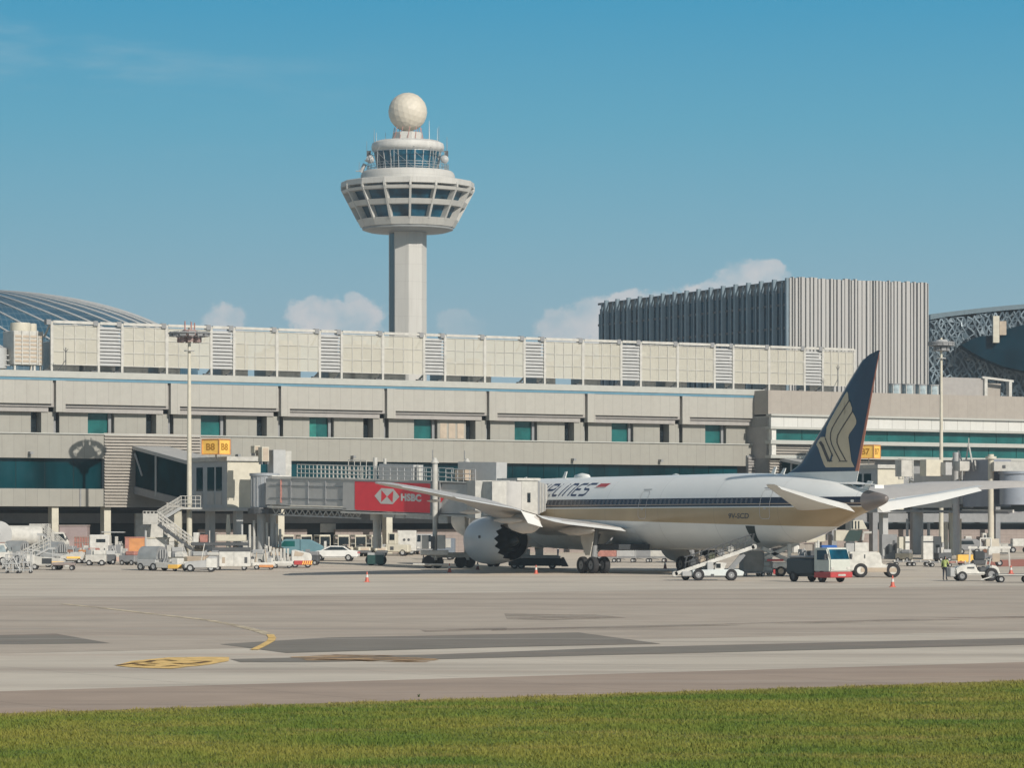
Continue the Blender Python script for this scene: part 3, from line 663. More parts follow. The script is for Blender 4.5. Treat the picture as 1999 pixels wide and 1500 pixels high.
for sx in (-1,1):
    MB().box(sx*6.9-0.35,sx*6.9+0.35,-1.6,-1.1,69.6,70.6).build('loudspeaker_box',M_DGREY,TW)
    MB().lathe([(0.02,0),(0.45,0.12),(0.75,0.35)],(sx*6.6,-2.6,69.0),14,axis='y').build('dish',M_LGREY,TW)

# ---------------------------------------------------------------- glass dome
DD=900.0; dc=WP(-50,720,DD); ga,gb=435/F*DD,150/F*DD
DM=thing('glass_dome','huge blue glass dome with white curved ribs behind the terminal roof','dome',(dc.x,dc.y,0))
def domefn(q,tcn,c):
    s=q.n('ShaderNodeSeparateXYZ'); q.l(tcn.outputs['Object'],s.inputs[0])
    az=q.m('ARCTAN2',s.outputs[1],s.outputs[0]); a=q.m('LESS_THAN',q.m('FRACT',q.m('MULTIPLY',q.m('ADD',az,10.0),38.2)),0.12)
    e=q.m('LESS_THAN',q.m('FRACT',q.m('MULTIPLY',s.outputs[2],0.55)),0.10)
    return q.mix(q.m('MULTIPLY',q.m('MAXIMUM',a,e),0.45),c,(0.18,0.24,0.27))
M_DOME=mat('dome_glass',(0.008,0.06,0.105),0.3,0.0,0.5,0.05,spec=0.35,fn=domefn)
prof=[(ga*math.cos(t),dc.z+gb*math.sin(t)) for t in [math.pi/2*i/24 for i in range(25)]]
MB().lathe([(ga,0),(ga,dc.z)]+prof[1:-1]+[(0.4,dc.z+gb)],(0,0,0),96).build('glazing',M_DOME,DM,smooth=50)
for i in range(46):
    t=2*math.pi*i/46; mb=MB(); pts=[]
    for k in range(26):
        e_=math.pi/2*k/26; r=ga*math.cos(e_)+0.25; tw=t-0.8*(k/26)
        pts.append((r*math.cos(tw),r*math.sin(tw),dc.z+gb*math.sin(e_)+0.1))
    mb.path(pts,0.24,5); mb.build('rib',M_LGREY,DM)

# ---------------------------------------------------------------- hotel slab with vertical fins
hc=WP(1541,541,500); HT=hc.z
HO=thing('hotel_block','tall box building with pale corrugated end wall and dark finned glass side','hotel',(hc.x,hc.y,0),R(27.3))
# local x = along the pale face (right, away), local y = along the dark side (left, away)
M_FIN=mat('corrugated_grey',(0.36,0.355,0.345),0.6,var=0.06,scale=0.6,streak=(1,1,0.06))
M_FIN_SHADE=mat('fin_shade_blue',(0.15,0.21,0.25),0.5,var=0.1)  # sky-lit shade of the left side put into the fin colour
LR,LL=25.4,60.0
MB().box(0.5,LR-0.5,0.6,LL-0.5,0,HT-0.6).build('core',M_GREY,HO)
rg=random.Random(4); x_=0.0; mb=MB()
while x_<LR-0.2:
    w=rg.choice([0.45,0.6,0.8,0.55]); w=min(w,LR-x_); d=rg.uniform(-0.06,0.12); g=rg.choice([0.03,0.03,0.05,0.1])
    mb.prism([(x_,0.6),(x_+0.12,d),(x_+w-g-0.05,d+rg.uniform(-0.05,0.12)),(x_+w-g,0.6)],0,HT+rg.uniform(-0.12,0.12),'z'); x_+=w
mb.build('corrugated_wall',M_FIN,HO)
y_=0.3
MB().box(0.35,0.5,0.5,LL,0,HT-2.2).build('glazed_wall',mat('hotel_glass',(0.006,0.045,0.075),0.15,var=0.5,scale=0.3,spec=0.6),HO)
mb=MB()
for k in range(12): mb.box(0.2,0.345,0.5,LL,3.5*k+2,3.5*k+2.35)
mb.build('floor_edges',M_DGREY,HO)
n=16; p=LL/n
for k in range(n):
    y0=k*p+0.15
    MB().prism([(0.3,y0+0.95),(-0.15,y0+0.8),(-0.25,y0+0.2),(0.3,y0)],0,HT-0.1,'z').build('fin',M_FIN_SHADE,HO)
    mb=MB()
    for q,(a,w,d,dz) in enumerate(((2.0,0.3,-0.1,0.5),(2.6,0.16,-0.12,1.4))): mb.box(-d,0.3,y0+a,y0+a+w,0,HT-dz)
    mb.build('slender_fin',M_FIN_SHADE,HO)
for px_,py_ in ((1552,0),(1780,0)): pass
# ---------------------------------------------------------------- lattice-clad building on the right
DLt=545.0; l0=WP(1816,614,DLt); l1=WP(2120,587,DLt)
LB=thing('lattice_building','dark building wrapped in a silvery diamond lattice with a curved roof edge','building',(l0.x,DLt,0))
Lw=l1.x-l0.x; ztop=lambda x_: l0.z+(l1.z-l0.z)*(x_/Lw)+0.3*math.sin(math.pi*min(1,x_/Lw))
MB().prism([(0,0),(Lw,0)]+[(Lw*(1-i/10),ztop(Lw*(1-i/10))-1.1) for i in range(11)],0.8,16).build('body',mat('lattice_back',(0.06,0.10,0.13),0.5,var=0.3,scale=0.4),LB)
mb=MB(); mb.prism([(0,ztop(0)-0.9)]+[(Lw*i/10,ztop(Lw*i/10)-0.75) for i in range(1,11)]+[(Lw*(1-i/10),ztop(Lw*(1-i/10))) for i in range(11)],-0.6,16); mb.build('roof_edge',mat('roof_edge_grey',(0.12,0.17,0.20),0.5),LB)
rg=random.Random(9); mb=MB(); d=0.9; nx_=int(Lw/d)+1; nz_=int(l0.z/d)
grid={}
for i in range(nx_+1):
    for k in range(nz_+1):
        grid[i,k]=Vector((min(Lw,i*d+(0.5*d if k%2 else 0)+rg.uniform(-.25,.25)),rg.uniform(-0.35,0.15),max(6,l0.z-0.9-k*d*0.9+rg.uniform(-.3,.3)+(ztop(i*d)-l0.z)*(1-k/nz_))))
for i in range(nx_):
    for k in range(nz_):
        a=grid[i,k]; b_=grid[i+(1 if k%2 else 0),k+1]; c_=grid[max(0,i-(0 if k%2 else 1)),k+1]; e_=grid[i+1,k]
        mb.beam(a,b_,0.17,0.26)
        if rg.random()<0.85: mb.beam(a,c_,0.13,0.22)
        if rg.random()<0.35: mb.beam(a,e_,0.14,0.14)
        if rg.random()<0.18: mb.poly([a,b_,c_])
mb.build('lattice',mat('silver_lattice',(0.17,0.215,0.245),0.35,0.3,var=0.3,scale=0.3),LB)
mb=MB(); fx=lambda px_: (px_-1000)/F*540-l0.x; fz=lambda py_: H-(py_-YH)/F*540
mb.prism([(fx(a),fz(b_)) for a,b_ in [(1876,674),(1900,662),(1915,656),(1963,655),(1964,643),(1999,634),(2110,620),(2110,760),(1999,724),(1960,716),(1920,700),(1895,686)]],-5.0,-0.8)
mb.build('dark_canopy',mat('canopy_glass',(0.002,0.018,0.03),0.8,spec=0.0,var=0.4,scale=0.2),LB)
MB().box(fx(1937),fx(1949),-6.4,-5.2,fz(670),fz(618)).build('cream_shaft',M_CREAM,LB)
MB().box(fx(1950),fx(1963),-6.2,-5.1,fz(655),fz(628)).build('stair_box',M_TAN,LB)
# ---------------------------------------------------------------- floodlight masts
def mast(name,label,base,zt_,r0,wid,full=True):
    t=thing(name,label,'light mast',base,0,'apron floodlight masts'); h=zt_-base.z
    MB().tube((0,0,0),(0,0,h),r0,14,r2=r0*0.45).build('pole',M_CREAM,t,smooth=40)
    MB().lathe([(r0*1.9,0),(r0*1.9,0.1)],(0,0,0),14,cap=True).build('base_plate',M_GREY,t)
    rr_=wid/2
    mb=MB(); 
    for k in range(2): mb.path([(rr_*(0.98-0.45*k)*math.cos(2*math.pi*i/20),rr_*(0.98-0.45*k)*math.sin(2*math.pi*i/20),h-0.55-0.35*k) for i in range(21)],0.06,5)
    for i in range(8): t_=math.pi*i/4; mb.tube((0,0,h-0.9),(rr_*math.cos(t_),rr_*math.sin(t_),h-0.5),0.05,5)
    mb.build('platform',M_GREY,t)
    for i in range(14):
        t_=2*math.pi*i/14; a=rr_*0.86
        b=MB().cb((a*math.cos(t_),a*math.sin(t_),h-0.62),(0.55,0.30,0.42),t_+math.pi/2).build('floodlight',M_GREY,t)
    for i in range(8):
        t_=2*math.pi*i/8+0.2; a=rr_*0.5
        MB().cb((a*math.cos(t_),a*math.sin(t_),h-1.15),(0.5,0.28,0.45),t_+math.pi/2).build('floodlight',M_DUSTY if full else M_GREY,t)
    MB().lathe([(0.75,-0.35),(0.85,0),(0.6,0.35)],(0,0,h-0.55),12,cap=True).build('head_ring',M_DUSTY if full else M_LGREY,t)
    MB().lathe([(0.5,0),(0.5,0.08)],(0,0,h-2.2),12,cap=True).build('lower_ring',M_LGREY,t)
    if full:
        for q in range(5): MB().tube((0.5*math.cos(q*1.3),0.5*math.sin(q*1.3),h-0.2),(0.5*math.cos(q*1.3),0.5*math.sin(q*1.3),h+0.45+0.15*(q%2)),0.06,5).build('obstruction_lamp',M_PINK,t)
    return t
b=gp(370,1094); mast('floodlight_mast','tall cream floodlight mast beside the outside stair and gate B8 sign',b,WP(370,640,b.y).z,0.29,83/F*b.y)
b=WP(1838,1085,352); b.z=0.8; mast('floodlight_mast','thinner floodlight mast rising behind gate B7 before the teal glass bands',b,WP(1838,660,352).z,0.26,52/F*352,False)
# ---------------------------------------------------------------- airliner
TH=R(31); DTt=247.0; TX=(732/F)*DTt
Hd=Vector((-math.sin(TH),math.cos(TH))); Lf=Vector((-math.cos(TH),-math.sin(TH)))
def Apx(px,l):
    k=(px-1000)/F; return (k*(DTt+l*Lf.y)-TX-l*Lf.x)/(Hd.x-k*Hd.y)
def Azz(px,py,l):
    a=Apx(px,l); return H-(py-YH)/F*(DTt+a*Hd.y+l*Lf.y)
def acW(a,l,z=0): return Vector((TX+a*Hd.x+l*Lf.x,DTt+a*Hd.y+l*Lf.y,z))
AC=thing('airliner','white airliner with navy and gold stripes and gold bird on its navy fin','airliner',(TX,DTt,0),R(90)+TH)
# stations: a, half width, top z, bottom z
ST=[(0.0,0.16,6.12,5.78),(0.25,0.32,6.22,5.60),(1.0,0.52,6.37,5.36),(2.2,0.76,6.56,5.05),(3.8,1.11,6.85,4.62),(5.2,1.47,7.15,4.19),(8.0,1.98,7.52,3.35),(11.1,2.42,7.83,2.60),(14,2.70,7.98,2.22),(17,2.84,8.04,2.03),(20,2.885,8.06,1.97),(26,2.885,8.05,1.96),(40,2.885,8.03,1.98),(48,2.885,8.0,2.0),(53.3,2.86,7.93,2.02),(56.3,2.70,7.65,2.15),(58.8,2.42,7.12,2.40),(60.8,2.0,6.45,2.72),(62.3,1.42,5.75,3.15),(63.2,0.75,5.15,3.6),(63.6,0.06,4.45,4.3)]
def interp(a):
    a=max(0,min(63.6,a))
    for p,q in zip(ST,ST[1:]):
        if p[0]<=a<=q[0]:
            i=ST.index(p); t=(a-p[0])/(q[0]-p[0])
            p0=ST[max(0,i-1)]; q1=ST[min(len(ST)-1,i+2)]; out=[]
            for k in (1,2,3):
                m0=(q[k]-p0[k])/(q[0]-p0[0]) if q[0]!=p0[0] else 0; m1=(q1[k]-p[k])/(q1[0]-p[0]); h=q[0]-p[0]
                out.append((2*t**3-3*t*t+1)*p[k]+(t**3-2*t*t+t)*h*m0+(-2*t**3+3*t*t)*q[k]+(t**3-t*t)*h*m1)
            return out
def side_y(a,z):
    w,t,b=interp(a); c=(t+b)/2; h=(t-b)/2; k=(z-c)/h
    return w*math.sqrt(max(0,1-k*k))
def livery(q,tcn,c):
    s=q.n('ShaderNodeSeparateXYZ'); q.l(tcn.outputs['Object'],s.inputs[0]); X_,Y_,Z_=s.outputs
    def band(lo,hi):
        a=q.m('GREATER_THAN',Z_,lo); b=q.m('LESS_THAN',Z_,hi); return q.m('MULTIPLY',a,b)
    mott=q.noise(tcn.outputs['Object'],0.35,3,0.5)
    # belly a little greyer towards the bottom
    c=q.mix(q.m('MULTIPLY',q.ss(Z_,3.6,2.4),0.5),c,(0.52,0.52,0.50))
    gl=q.m('ADD',3.735,q.m('MULTIPLY',X_,0.018))
    gold=q.mix(mott,(0.37,0.265,0.14),(0.48,0.365,0.22))
    c=q.mix(band(gl,5.34),c,gold)
    c=q.mix(band(5.42,6.11),c,(0.012,0.014,0.03)); c=q.mix(band(5.58,5.64),c,(0.42,0.30,0.20)); 
    # frame and skin joints, very faint
    k=q.m('LESS_THAN',q.m('FRACT',q.m('DIVIDE',q.m('ADD',X_,100.0),7.9)),0.006)
    return q.mix(q.m('MULTIPLY',k,0.25),c,(0.1,0.1,0.1))
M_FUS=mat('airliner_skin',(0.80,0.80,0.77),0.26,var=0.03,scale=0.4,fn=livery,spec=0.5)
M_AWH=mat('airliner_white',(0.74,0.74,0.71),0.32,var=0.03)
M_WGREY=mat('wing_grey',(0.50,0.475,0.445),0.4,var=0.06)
M_NAVY=mat('fin_navy',(0.006,0.04,0.085),0.45,var=0.12,scale=0.3)
M_GOLD=mat('bird_gold',(0.54,0.45,0.31),0.5,var=0.06)
mb=MB(); NS=56; rows=[]
aa=[0,0.08,0.25,0.6]+[1+0.8*i for i in range(78)]+[63.3,63.5,63.6]
aa=sorted(set(a for a in aa if a<=63.6))
vs=[]
for a in aa:
    w,t,b=interp(a); c=(t+b)/2; h=(t-b)/2
    for i in range(NS):
        th=2*math.pi*i/NS; vs.append((a,w*math.cos(th),c+h*math.sin(th)))
fs=[(j*NS+i,j*NS+(i+1)%NS,(j+1)*NS+(i+1)%NS,(j+1)*NS+i) for j in range(len(aa)-1) for i in range(NS)]+[tuple(range(NS-1,-1,-1)),tuple(range((len(aa)-1)*NS,len(aa)*NS))]
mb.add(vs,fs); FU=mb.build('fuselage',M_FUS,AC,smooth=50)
# grey tail cone sleeve
mb=MB(); vs=[]; al=[-0.02,0.0,0.1,0.25,0.6,1.0,1.5,2.25]
for k,a in enumerate(al):
    w,t,b=interp(max(0,a)); g=1.006 if k else 0.75; c=(t+b)/2; h=(t-b)/2
    for i in range(32): th=2*math.pi*i/32; vs.append((a,(w*g+0.012)*math.cos(th),c+(h*g+0.012)*math.sin(th)))
mb.add(vs,[(j*32+i,j*32+(i+1)%32,(j+1)*32+(i+1)%32,(j+1)*32+i) for j in range(len(al)-1) for i in range(32)]+[tuple(range(32))])
mb.build('tail_cone',mat('tail_cone_grey',(0.20,0.175,0.165),0.45,0.3),AC,smooth=50)
# a patch lying on the fuselage side, from (a,z) points
def skinpoly(mb,pts,off=0.012,sgn=1,sub=1):
    P=[]
    for (a,z),(a2,z2) in zip(pts,pts[1:]+pts[:1]):
        for s in range(sub): P.append((a+(a2-a)*s/sub,z+(z2-z)*s/sub))
    mb.poly([(a,sgn*(side_y(a,z)+off),z) for a,z in P])
def stroke(mb,pts,w,off=0.012,k=4):
    for (a,z),(b,y) in zip(pts,pts[1:]):
        d=math.hypot(b-a,y-z); ux,uz=(b-a)/d,(y-z)/d; nx,nz=-uz*w/2,ux*w/2; n=max(1,int(d/0.25))
        a-=ux*w*0.3; z-=uz*w*0.3; b+=ux*w*0.3; y+=uz*w*0.3
        for s in range(n):
            p=(a+(b-a)*s/n,z+(y-z)*s/n); q=(a+(b-a)*(s+1)/n,z+(y-z)*(s+1)/n)
            mb.poly([(A,side_y(A,Zz)+off,Zz) for A,Zz in [(p[0]+nx,p[1]+nz),(q[0]+nx,q[1]+nz),(q[0]-nx,q[1]-nz),(p[0]-nx,p[1]-nz)]])
# cabin windows on the near side
wa=[43.4-0.62*i for i in range(24)]+[27.4-0.62*i for i in range(23)]
M_WIN=mat('cabin_window',(0.09,0.09,0.10),0.15,var=0.1); M_WRIM=mat('window_rim',(0.10,0.095,0.10),0.4)
def oval(a,z,w,h): return [(a+w*math.copysign(abs(math.cos(t))**0.6,math.cos(t)),z+h*math.copysign(abs(math.sin(t))**0.6,math.sin(t))) for t in [2*math.pi*i/12 for i in range(12)]]
WM=MB(); skinpoly(WM,[(a-20,z) for a,z in oval(20,5.83,0.17,0.19)]) if False else None
for a in wa:
    mb=MB(); skinpoly(mb,oval(a,5.85,0.155,0.185),0.010); w=mb.build('window',M_WRIM,AC)
    mb=MB(); skinpoly(mb,oval(a,5.85,0.085,0.125),0.016); mb.build('pane',M_WIN,w)
for i in range(14):
    mb=MB(); skinpoly(mb,oval(46.6+0.62*i,5.85,0.155,0.185),0.010); mb.build('window',M_WRIM,AC)
def frame(name,a0,a1,z0_,z1,m,w=0.05,fillm=None,off=0.014):
    mb=MB(); r=0.18
    stroke(mb,[(a0+r,z0_),(a1-r,z0_),(a1,z0_+r),(a1,z1-r),(a1-r,z1),(a0+r,z1),(a0,z1-r),(a0,z0_+r),(a0+r,z0_)],w,off); d=mb.build(name,m,AC); return d
for a,zlo,zhi in ((12.1,4.45,6.72),(28.75,4.5,6.75),(45.1,4.6,6.85),(56.3,4.6,6.6)):
    d=frame('door',a-0.56,a+0.56,zlo,zhi,M_WGREY,0.05)
    mb=MB(); stroke(mb,[(a-0.6,zhi+0.12),(a+0.6,zhi+0.12)],0.05); mb.build('door_gutter',M_GREY,d)
    mb=MB(); skinpoly(mb,oval(a,5.85,0.12,0.16),0.018); mb.build('pane',M_BLACKG,d)
    mb=MB(); stroke(mb,[(a-0.15,5.25),(a+0.1,5.25)],0.09,0.018); mb.build('handle',M_LGREY,d)
# open rear hold doorway under the stripe
mb=MB(); a1,a2=Apx(1452,2.7),Apx(1468,2.7); b1,b2=Apx(1468,1.9),Apx(1486,1.4)
n=8
for s in range(n):
    t0_,t1_=s/n,(s+1)/n; L=lambda t:(a1+(b1-a1)*t, 3.92-(3.92-2.55)*t); Rr=lambda t:(a2+(b2-a2)*t,3.90-(3.90-2.62)*t)
    mb.poly([(A,side_y(A,Zz)+0.02,Zz) for A,Zz in [L(t0_),Rr(t0_),Rr(t1_),L(t1_)]])
mb.build('hold_doorway',mat('hold_dark',(0.01,0.028,0.03),0.6),AC)
# lettering on the side
GL={'R':[[(0,0),(0,1)],[(0,1),(.55,1),(.68,.86),(.68,.62),(.55,.5),(.1,.5)],[(.35,.5),(.68,0)]],'L':[[(0,1),(0,.12),(.1,0),(.5,0)]],'I':[[(0,0),(0,1)]],'N':[[(0,0),(0,1),(.45,1),(.6,.88),(.6,0)]],
'E':[[(.62,1),(.1,1),(0,.9),(0,.1),(.1,0),(.58,0)],[(0,.52),(.5,.52)]],'S':[[(.75,1),(.12,1),(0,.88),(0,.62),(.12,.52),(.5,.52),(.62,.42),(.62,.12),(.5,0),(0,0)]],'A':[[(0,0),(0,.85),(.12,1),(.5,1),(.62,.88),(.62,0)],[(0,.45),(.62,.45)]],
'G':[[(.62,1),(.12,1),(0,.88),(0,.12),(.12,0),(.62,0),(.62,.48),(.35,.48)]],'P':[[(0,0),(0,1),(.5,1),(.62,.88),(.62,.6),(.5,.48),(0,.48)]],'O':[[(.12,0),(0,.12),(0,.88),(.12,1),(.5,1),(.62,.88),(.62,.12),(.5,0),(.12,0)]],' ':[]}
a=Apx(1071,2.0); zlo,zhi=6.48,7.42; LW=1.42
adv={'R':.98,'L':.80,'I':.42,'N':.92,'E':.90,'S':1.0,'A':.95,'G':.95,'P':.95,'O':.95,' ':.6}
word='AIRLINES'; k=word.index('RLINES')
pos=a+sum(adv[c]*LW for c in word[:k])
for ch in word:
    mb=MB()
    for st in GL[ch]: stroke(mb,[(pos-(x_*LW+y_*0.62),zlo+y_*(zhi-zlo)) for x_,y_ in st],0.17)
    if mb.v: mb.build('letter',mat('lettering_navy',(0.02,0.035,0.09),0.4),AC)
    pos-=adv[ch]*LW
a0=Apx(1163,2.0)
mb=MB(); skinpoly(mb,[(a0,7.06),(a0-0.45,7.44),(a0-2.0,7.44),(a0-1.6,7.06)],0.012,1,3); fl=mb.build('flag',M_RED,AC)
mb=MB(); skinpoly(mb,[(a0-0.02,7.06),(a0-0.1,7.14),(a0-1.64,7.14),(a0-1.6,7.06)],0.02,1,3); mb.build('flag_white_half',M_WHITE,fl)
vs,fs=ctext('9V-SCD',0.6,0.012,0.2); xs=[v[0] for v in vs]; a1,a2=Apx(1425,2.7),Apx(1462,2.7); w=max(xs)-min(xs)
mb=MB(); mb.add([(lambda A,Zz:(A,side_y(A,Zz)+0.015,Zz))(a1+(a2-a1)*(v[0]-min(xs))/w,4.66+v[1]*0.95) for v in vs],fs); mb.build('registration',M_DGREY,AC)
# airfoil surfaces
def foil(name,secs,m,parent=AC,t=0.11,n=12,sgn=1):
    # secs: (y, a_le, a_te, z_le, z_te)
    mb=MB(); vs=[]; prof=[]
    for i in range(n+1):
        x_=0.5*(1-math.cos(math.pi*i/n)); yt=5*1.0*(0.2969*math.sqrt(x_)-0.126*x_-0.3516*x_**2+0.2843*x_**3-0.1036*x_**4); prof.append((x_,yt))
    loop=[(x_,yt) for x_,yt in prof]+[(x_,-yt*0.75) for x_,yt in prof[-2:0:-1]]
    for (y_,al_,at_,zl_,zt_,*tt) in secs:
        ch=al_-at_; tk=(tt[0] if tt else t)*ch
        for x_,yt in loop: vs.append((al_-ch*x_,sgn*y_,zl_+(zt_-zl_)*x_+yt*tk))
    n2=len(loop); mb.add(vs,[(j*n2+i,j*n2+(i+1)%n2,(j+1)*n2+(i+1)%n2,(j+1)*n2+i) for j in range(len(secs)-1) for i in range(n2)]+[tuple(range(n2-1,-1,-1)),tuple(range((len(secs)-1)*n2,len(secs)*n2))])
    return mb.build(name,m,parent,smooth=40)
TEL=[(745,943),(780,948),(850,960),(935,980),(1012,991),(1067,1000),(1112,1014),(1222,1035),(1300,1040)]
LOW=[(735,944),(800,955),(850,964),(900,977),(950,988),(1000,1000),(1100,1012)]
def pl(T,x_):
    for p,q in zip(T,T[1:]):
        if p[0]<=x_<=q[0]: return p[1]+(q[1]-p[1])*(x_-p[0])/(q[0]-p[0])
    return T[0][1] if x_<T[0][0] else T[-1][1]
def onpx(a,l,T):
    p=acW(a,l); px_=1000+F*p.x/p.y; return H-(pl(T,px_)-YH)/F*p.y
WS=[(1.5,47.0,32.0,3.1,3.55,.12),(3.2,45.6,31.2,3.75,3.75,.10),(9.8,40.9,30.9,4.72,4.40,.09),(15,37.5,29.3,4.55,4.80,.10),(21,33.7,27.3,5.25,5.50,.09),(26,30.4,25.4,6.0,6.25,.08),(28.3,27.4,24.2,6.6,6.75,.07),(29.5,25.0,23.4,7.1,7.15,.06),(30.0,23.6,23.0,7.22,7.22,.05)]
WS=[w if w[0]<14 else (w[0],w[1],w[2],onpx(w[1],w[0],LOW)+0.03,onpx(w[2],w[0],TEL)-0.03,w[5]) for w in WS]
print('WS',[(w[0],round(w[3],2),round(w[4],2)) for w in WS])
for sg in (1,-1):
    W_=[s for s in WS]
    if sg<0: W_=[(s[0]*(1.0+0.10*max(0,(s[0]-20)/10)),s[1],s[2],s[3]+0.04*max(0,s[0]-15),s[4]+0.006*max(0,s[0]-15))+s[5:] for s in WS]
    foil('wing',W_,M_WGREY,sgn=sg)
    # drooped trailing edge surfaces, their upper faces catch the sun
    def te(y0,y1,ch,dz,name,m=M_AWH):
        def at(y_):
            for p,q in zip(WS,WS[1:]):
                if p[0]<=y_<=q[0]:
                    t=(y_-p[0])/(q[0]-p[0]); return p[2]+(q[2]-p[2])*t,p[4]+(q[4]-p[4])*t
            return WS[-1][2],WS[-1][4]
        s=[]
        for y_ in [y0+(y1-y0)*i/6 for i in range(7)]:
            A,Zz=at(y_); s.append((y_,A+0.25,A-ch,Zz+0.03,Zz-dz,.05))
        foil(name,s,m,sgn=sg)
    te(3.3,11.9,0.75,0.30,'flap'); te(13.8,21.4,0.45,0.16,'flap'); te(21.7,27.6,0.4,0.10,'aileron')
    te(12.0,13.7,0.95,1.05,'flaperon')
    # flap track fairings
    for (y_,L_,zz_,r) in ((6.4,5.6,3.5,0.40),(13.4,4.6,4.35,0.26),(18.2,3.4,5.0,0.17),(23.0,2.2,5.85,0.11)):
        a0_=[p for p in WS if p[0]<=y_][-1][2]-0.5
        mb=MB(); pr=[(0.02,0),(r*0.6,L_*0.12),(r,L_*0.4),(r*0.9,L_*0.7),(r*0.3,L_*0.95),(0.02,L_)]
        mb.lathe([(p,h) for p,h in pr],(a0_-0.4,sg*y_,zz_),12,axis='x'); o=mb.build('flap_fairing',M_WGREY,AC,smooth=50)
# belly fairing
mb=MB(); fa=[(26.5,0.3,3.3),(28,1.6,2.7),(31,2.75,2.0),(36,3.15,1.84),(42,3.15,1.84),(46.5,2.7,1.95),(49.5,1.5,2.3),(51,0.4,3.0)]; vs=[]
for a,w,zb_ in fa:
    for i in range(25):
        th=math.pi*(1+i/24); vs.append((a,w*math.cos(th)*(1+0.04*math.sin(th)),3.7+(3.7-zb_)*math.sin(th)))
mb.add(vs,[(j*25+i,j*25+i+1,(j+1)*25+i+1,(j+1)*25+i) for j in range(len(fa)-1) for i in range(24)]); mb.build('belly_fairing',mat('belly_white',(0.66,0.66,0.63),0.3),AC,smooth=60)
# stabilisers: grey underside surface plus drooped white elevator
for sg in (1,-1):
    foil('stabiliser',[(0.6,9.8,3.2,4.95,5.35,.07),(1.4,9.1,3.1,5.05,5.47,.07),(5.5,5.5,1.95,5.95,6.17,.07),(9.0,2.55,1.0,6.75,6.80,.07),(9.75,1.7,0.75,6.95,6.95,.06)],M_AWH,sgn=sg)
    foil('elevator',[(1.3,3.4,2.2,5.58,4.95,.08),(5.5,2.15,1.1,6.22,5.70,.08),(9.3,1.05,0.4,6.87,6.58,.08)],M_AWH,sgn=sg)
foil('wingtip_elevator',[],M_AWH) if False else None
# fin: chords between the leading and trailing edges read along height
def fs_(z):   # leading, trailing
    LE=[(7.0,13.4),(7.9,12.9),(8.15,11.9),(8.6,10.9),(10.3,9.05),(12.3,7.0),(14.9,4.45),(16.2,3.05),(16.6,2.45),(16.85,1.75),(16.98,1.0)]
    TE=[(7.0,3.78),(16.98,0.86)]
    def it(T,z):
        for p,q in zip(T,T[1:]):
            if p[0]<=z<=q[0]: return p[1]+(q[1]-p[1])*(z-p[0])/(q[0]-p[0])
        return T[-1][1]
    return it(LE,z),it(TE,z)
def fint(z): return 0.42-0.28*(z-7)/10
def fin_y(a,z):
    l,t=fs_(z); x_=min(1,max(0,(l-a)/max(0.01,l-t))); h=fint(z)
    return h*(1.0 if 0.15<x_<0.55 else (x_/0.15)**0.5 if x_<=0.15 else max(0.04,(1-x_)/0.45))
def finpart(name,z0_,z1,f0,f1,m,extra=0.0,n=16):
    mb=MB(); vs=[]; zz_=[z0_+(z1-z0_)*i/n for i in range(n+1)]; xs=[f0+(f1-f0)*(i/14) for i in range(15)]
    for z in zz_:
        l,t=fs_(z); up=[(l-(l-t)*x_,fin_y(l-(l-t)*x_,z)+extra) for x_ in xs]
        loop=[(a,y_) for a,y_ in up]+[(a,-y_) for a,y_ in up[::-1]]
        for a,y_ in loop: vs.append((a,y_,z))
    n2=30; mb.add(vs,[(j*n2+i,j*n2+(i+1)%n2,(j+1)*n2+(i+1)%n2,(j+1)*n2+i) for j in range(n) for i in range(n2)]+[tuple(range(n2-1,-1,-1)),tuple(range(n*n2,(n+1)*n2))])
    return mb.build(name,m,AC,smooth=35)
ztn=8.03
finpart('fin_base',6.7,ztn,0.0,1.0,M_AWH,n=5)
finpart('tail_fin',ztn+0.002,16.98,0.0,0.955,M_NAVY,n=34)
finpart('fin_trailing_edge',ztn+0.002,16.98,0.957,1.0,mat('copper_edge',(0.52,0.19,0.12),0.45),n=10)
# rounded tip sliver is part of the fin outline; leading edge strip in bare metal
mb=MB(); 
for i in range(30):
    z=ztn+0.1+(16.3-ztn)*i/30; z2=ztn+0.1+(16.3-ztn)*(i+1)/30; mb.tube((fs_(z)[0]+0.0,0,z),(fs_(z2)[0]+0.0,0,z2),0.07,6)
mb.build('leading_edge',M_STEEL,AC)
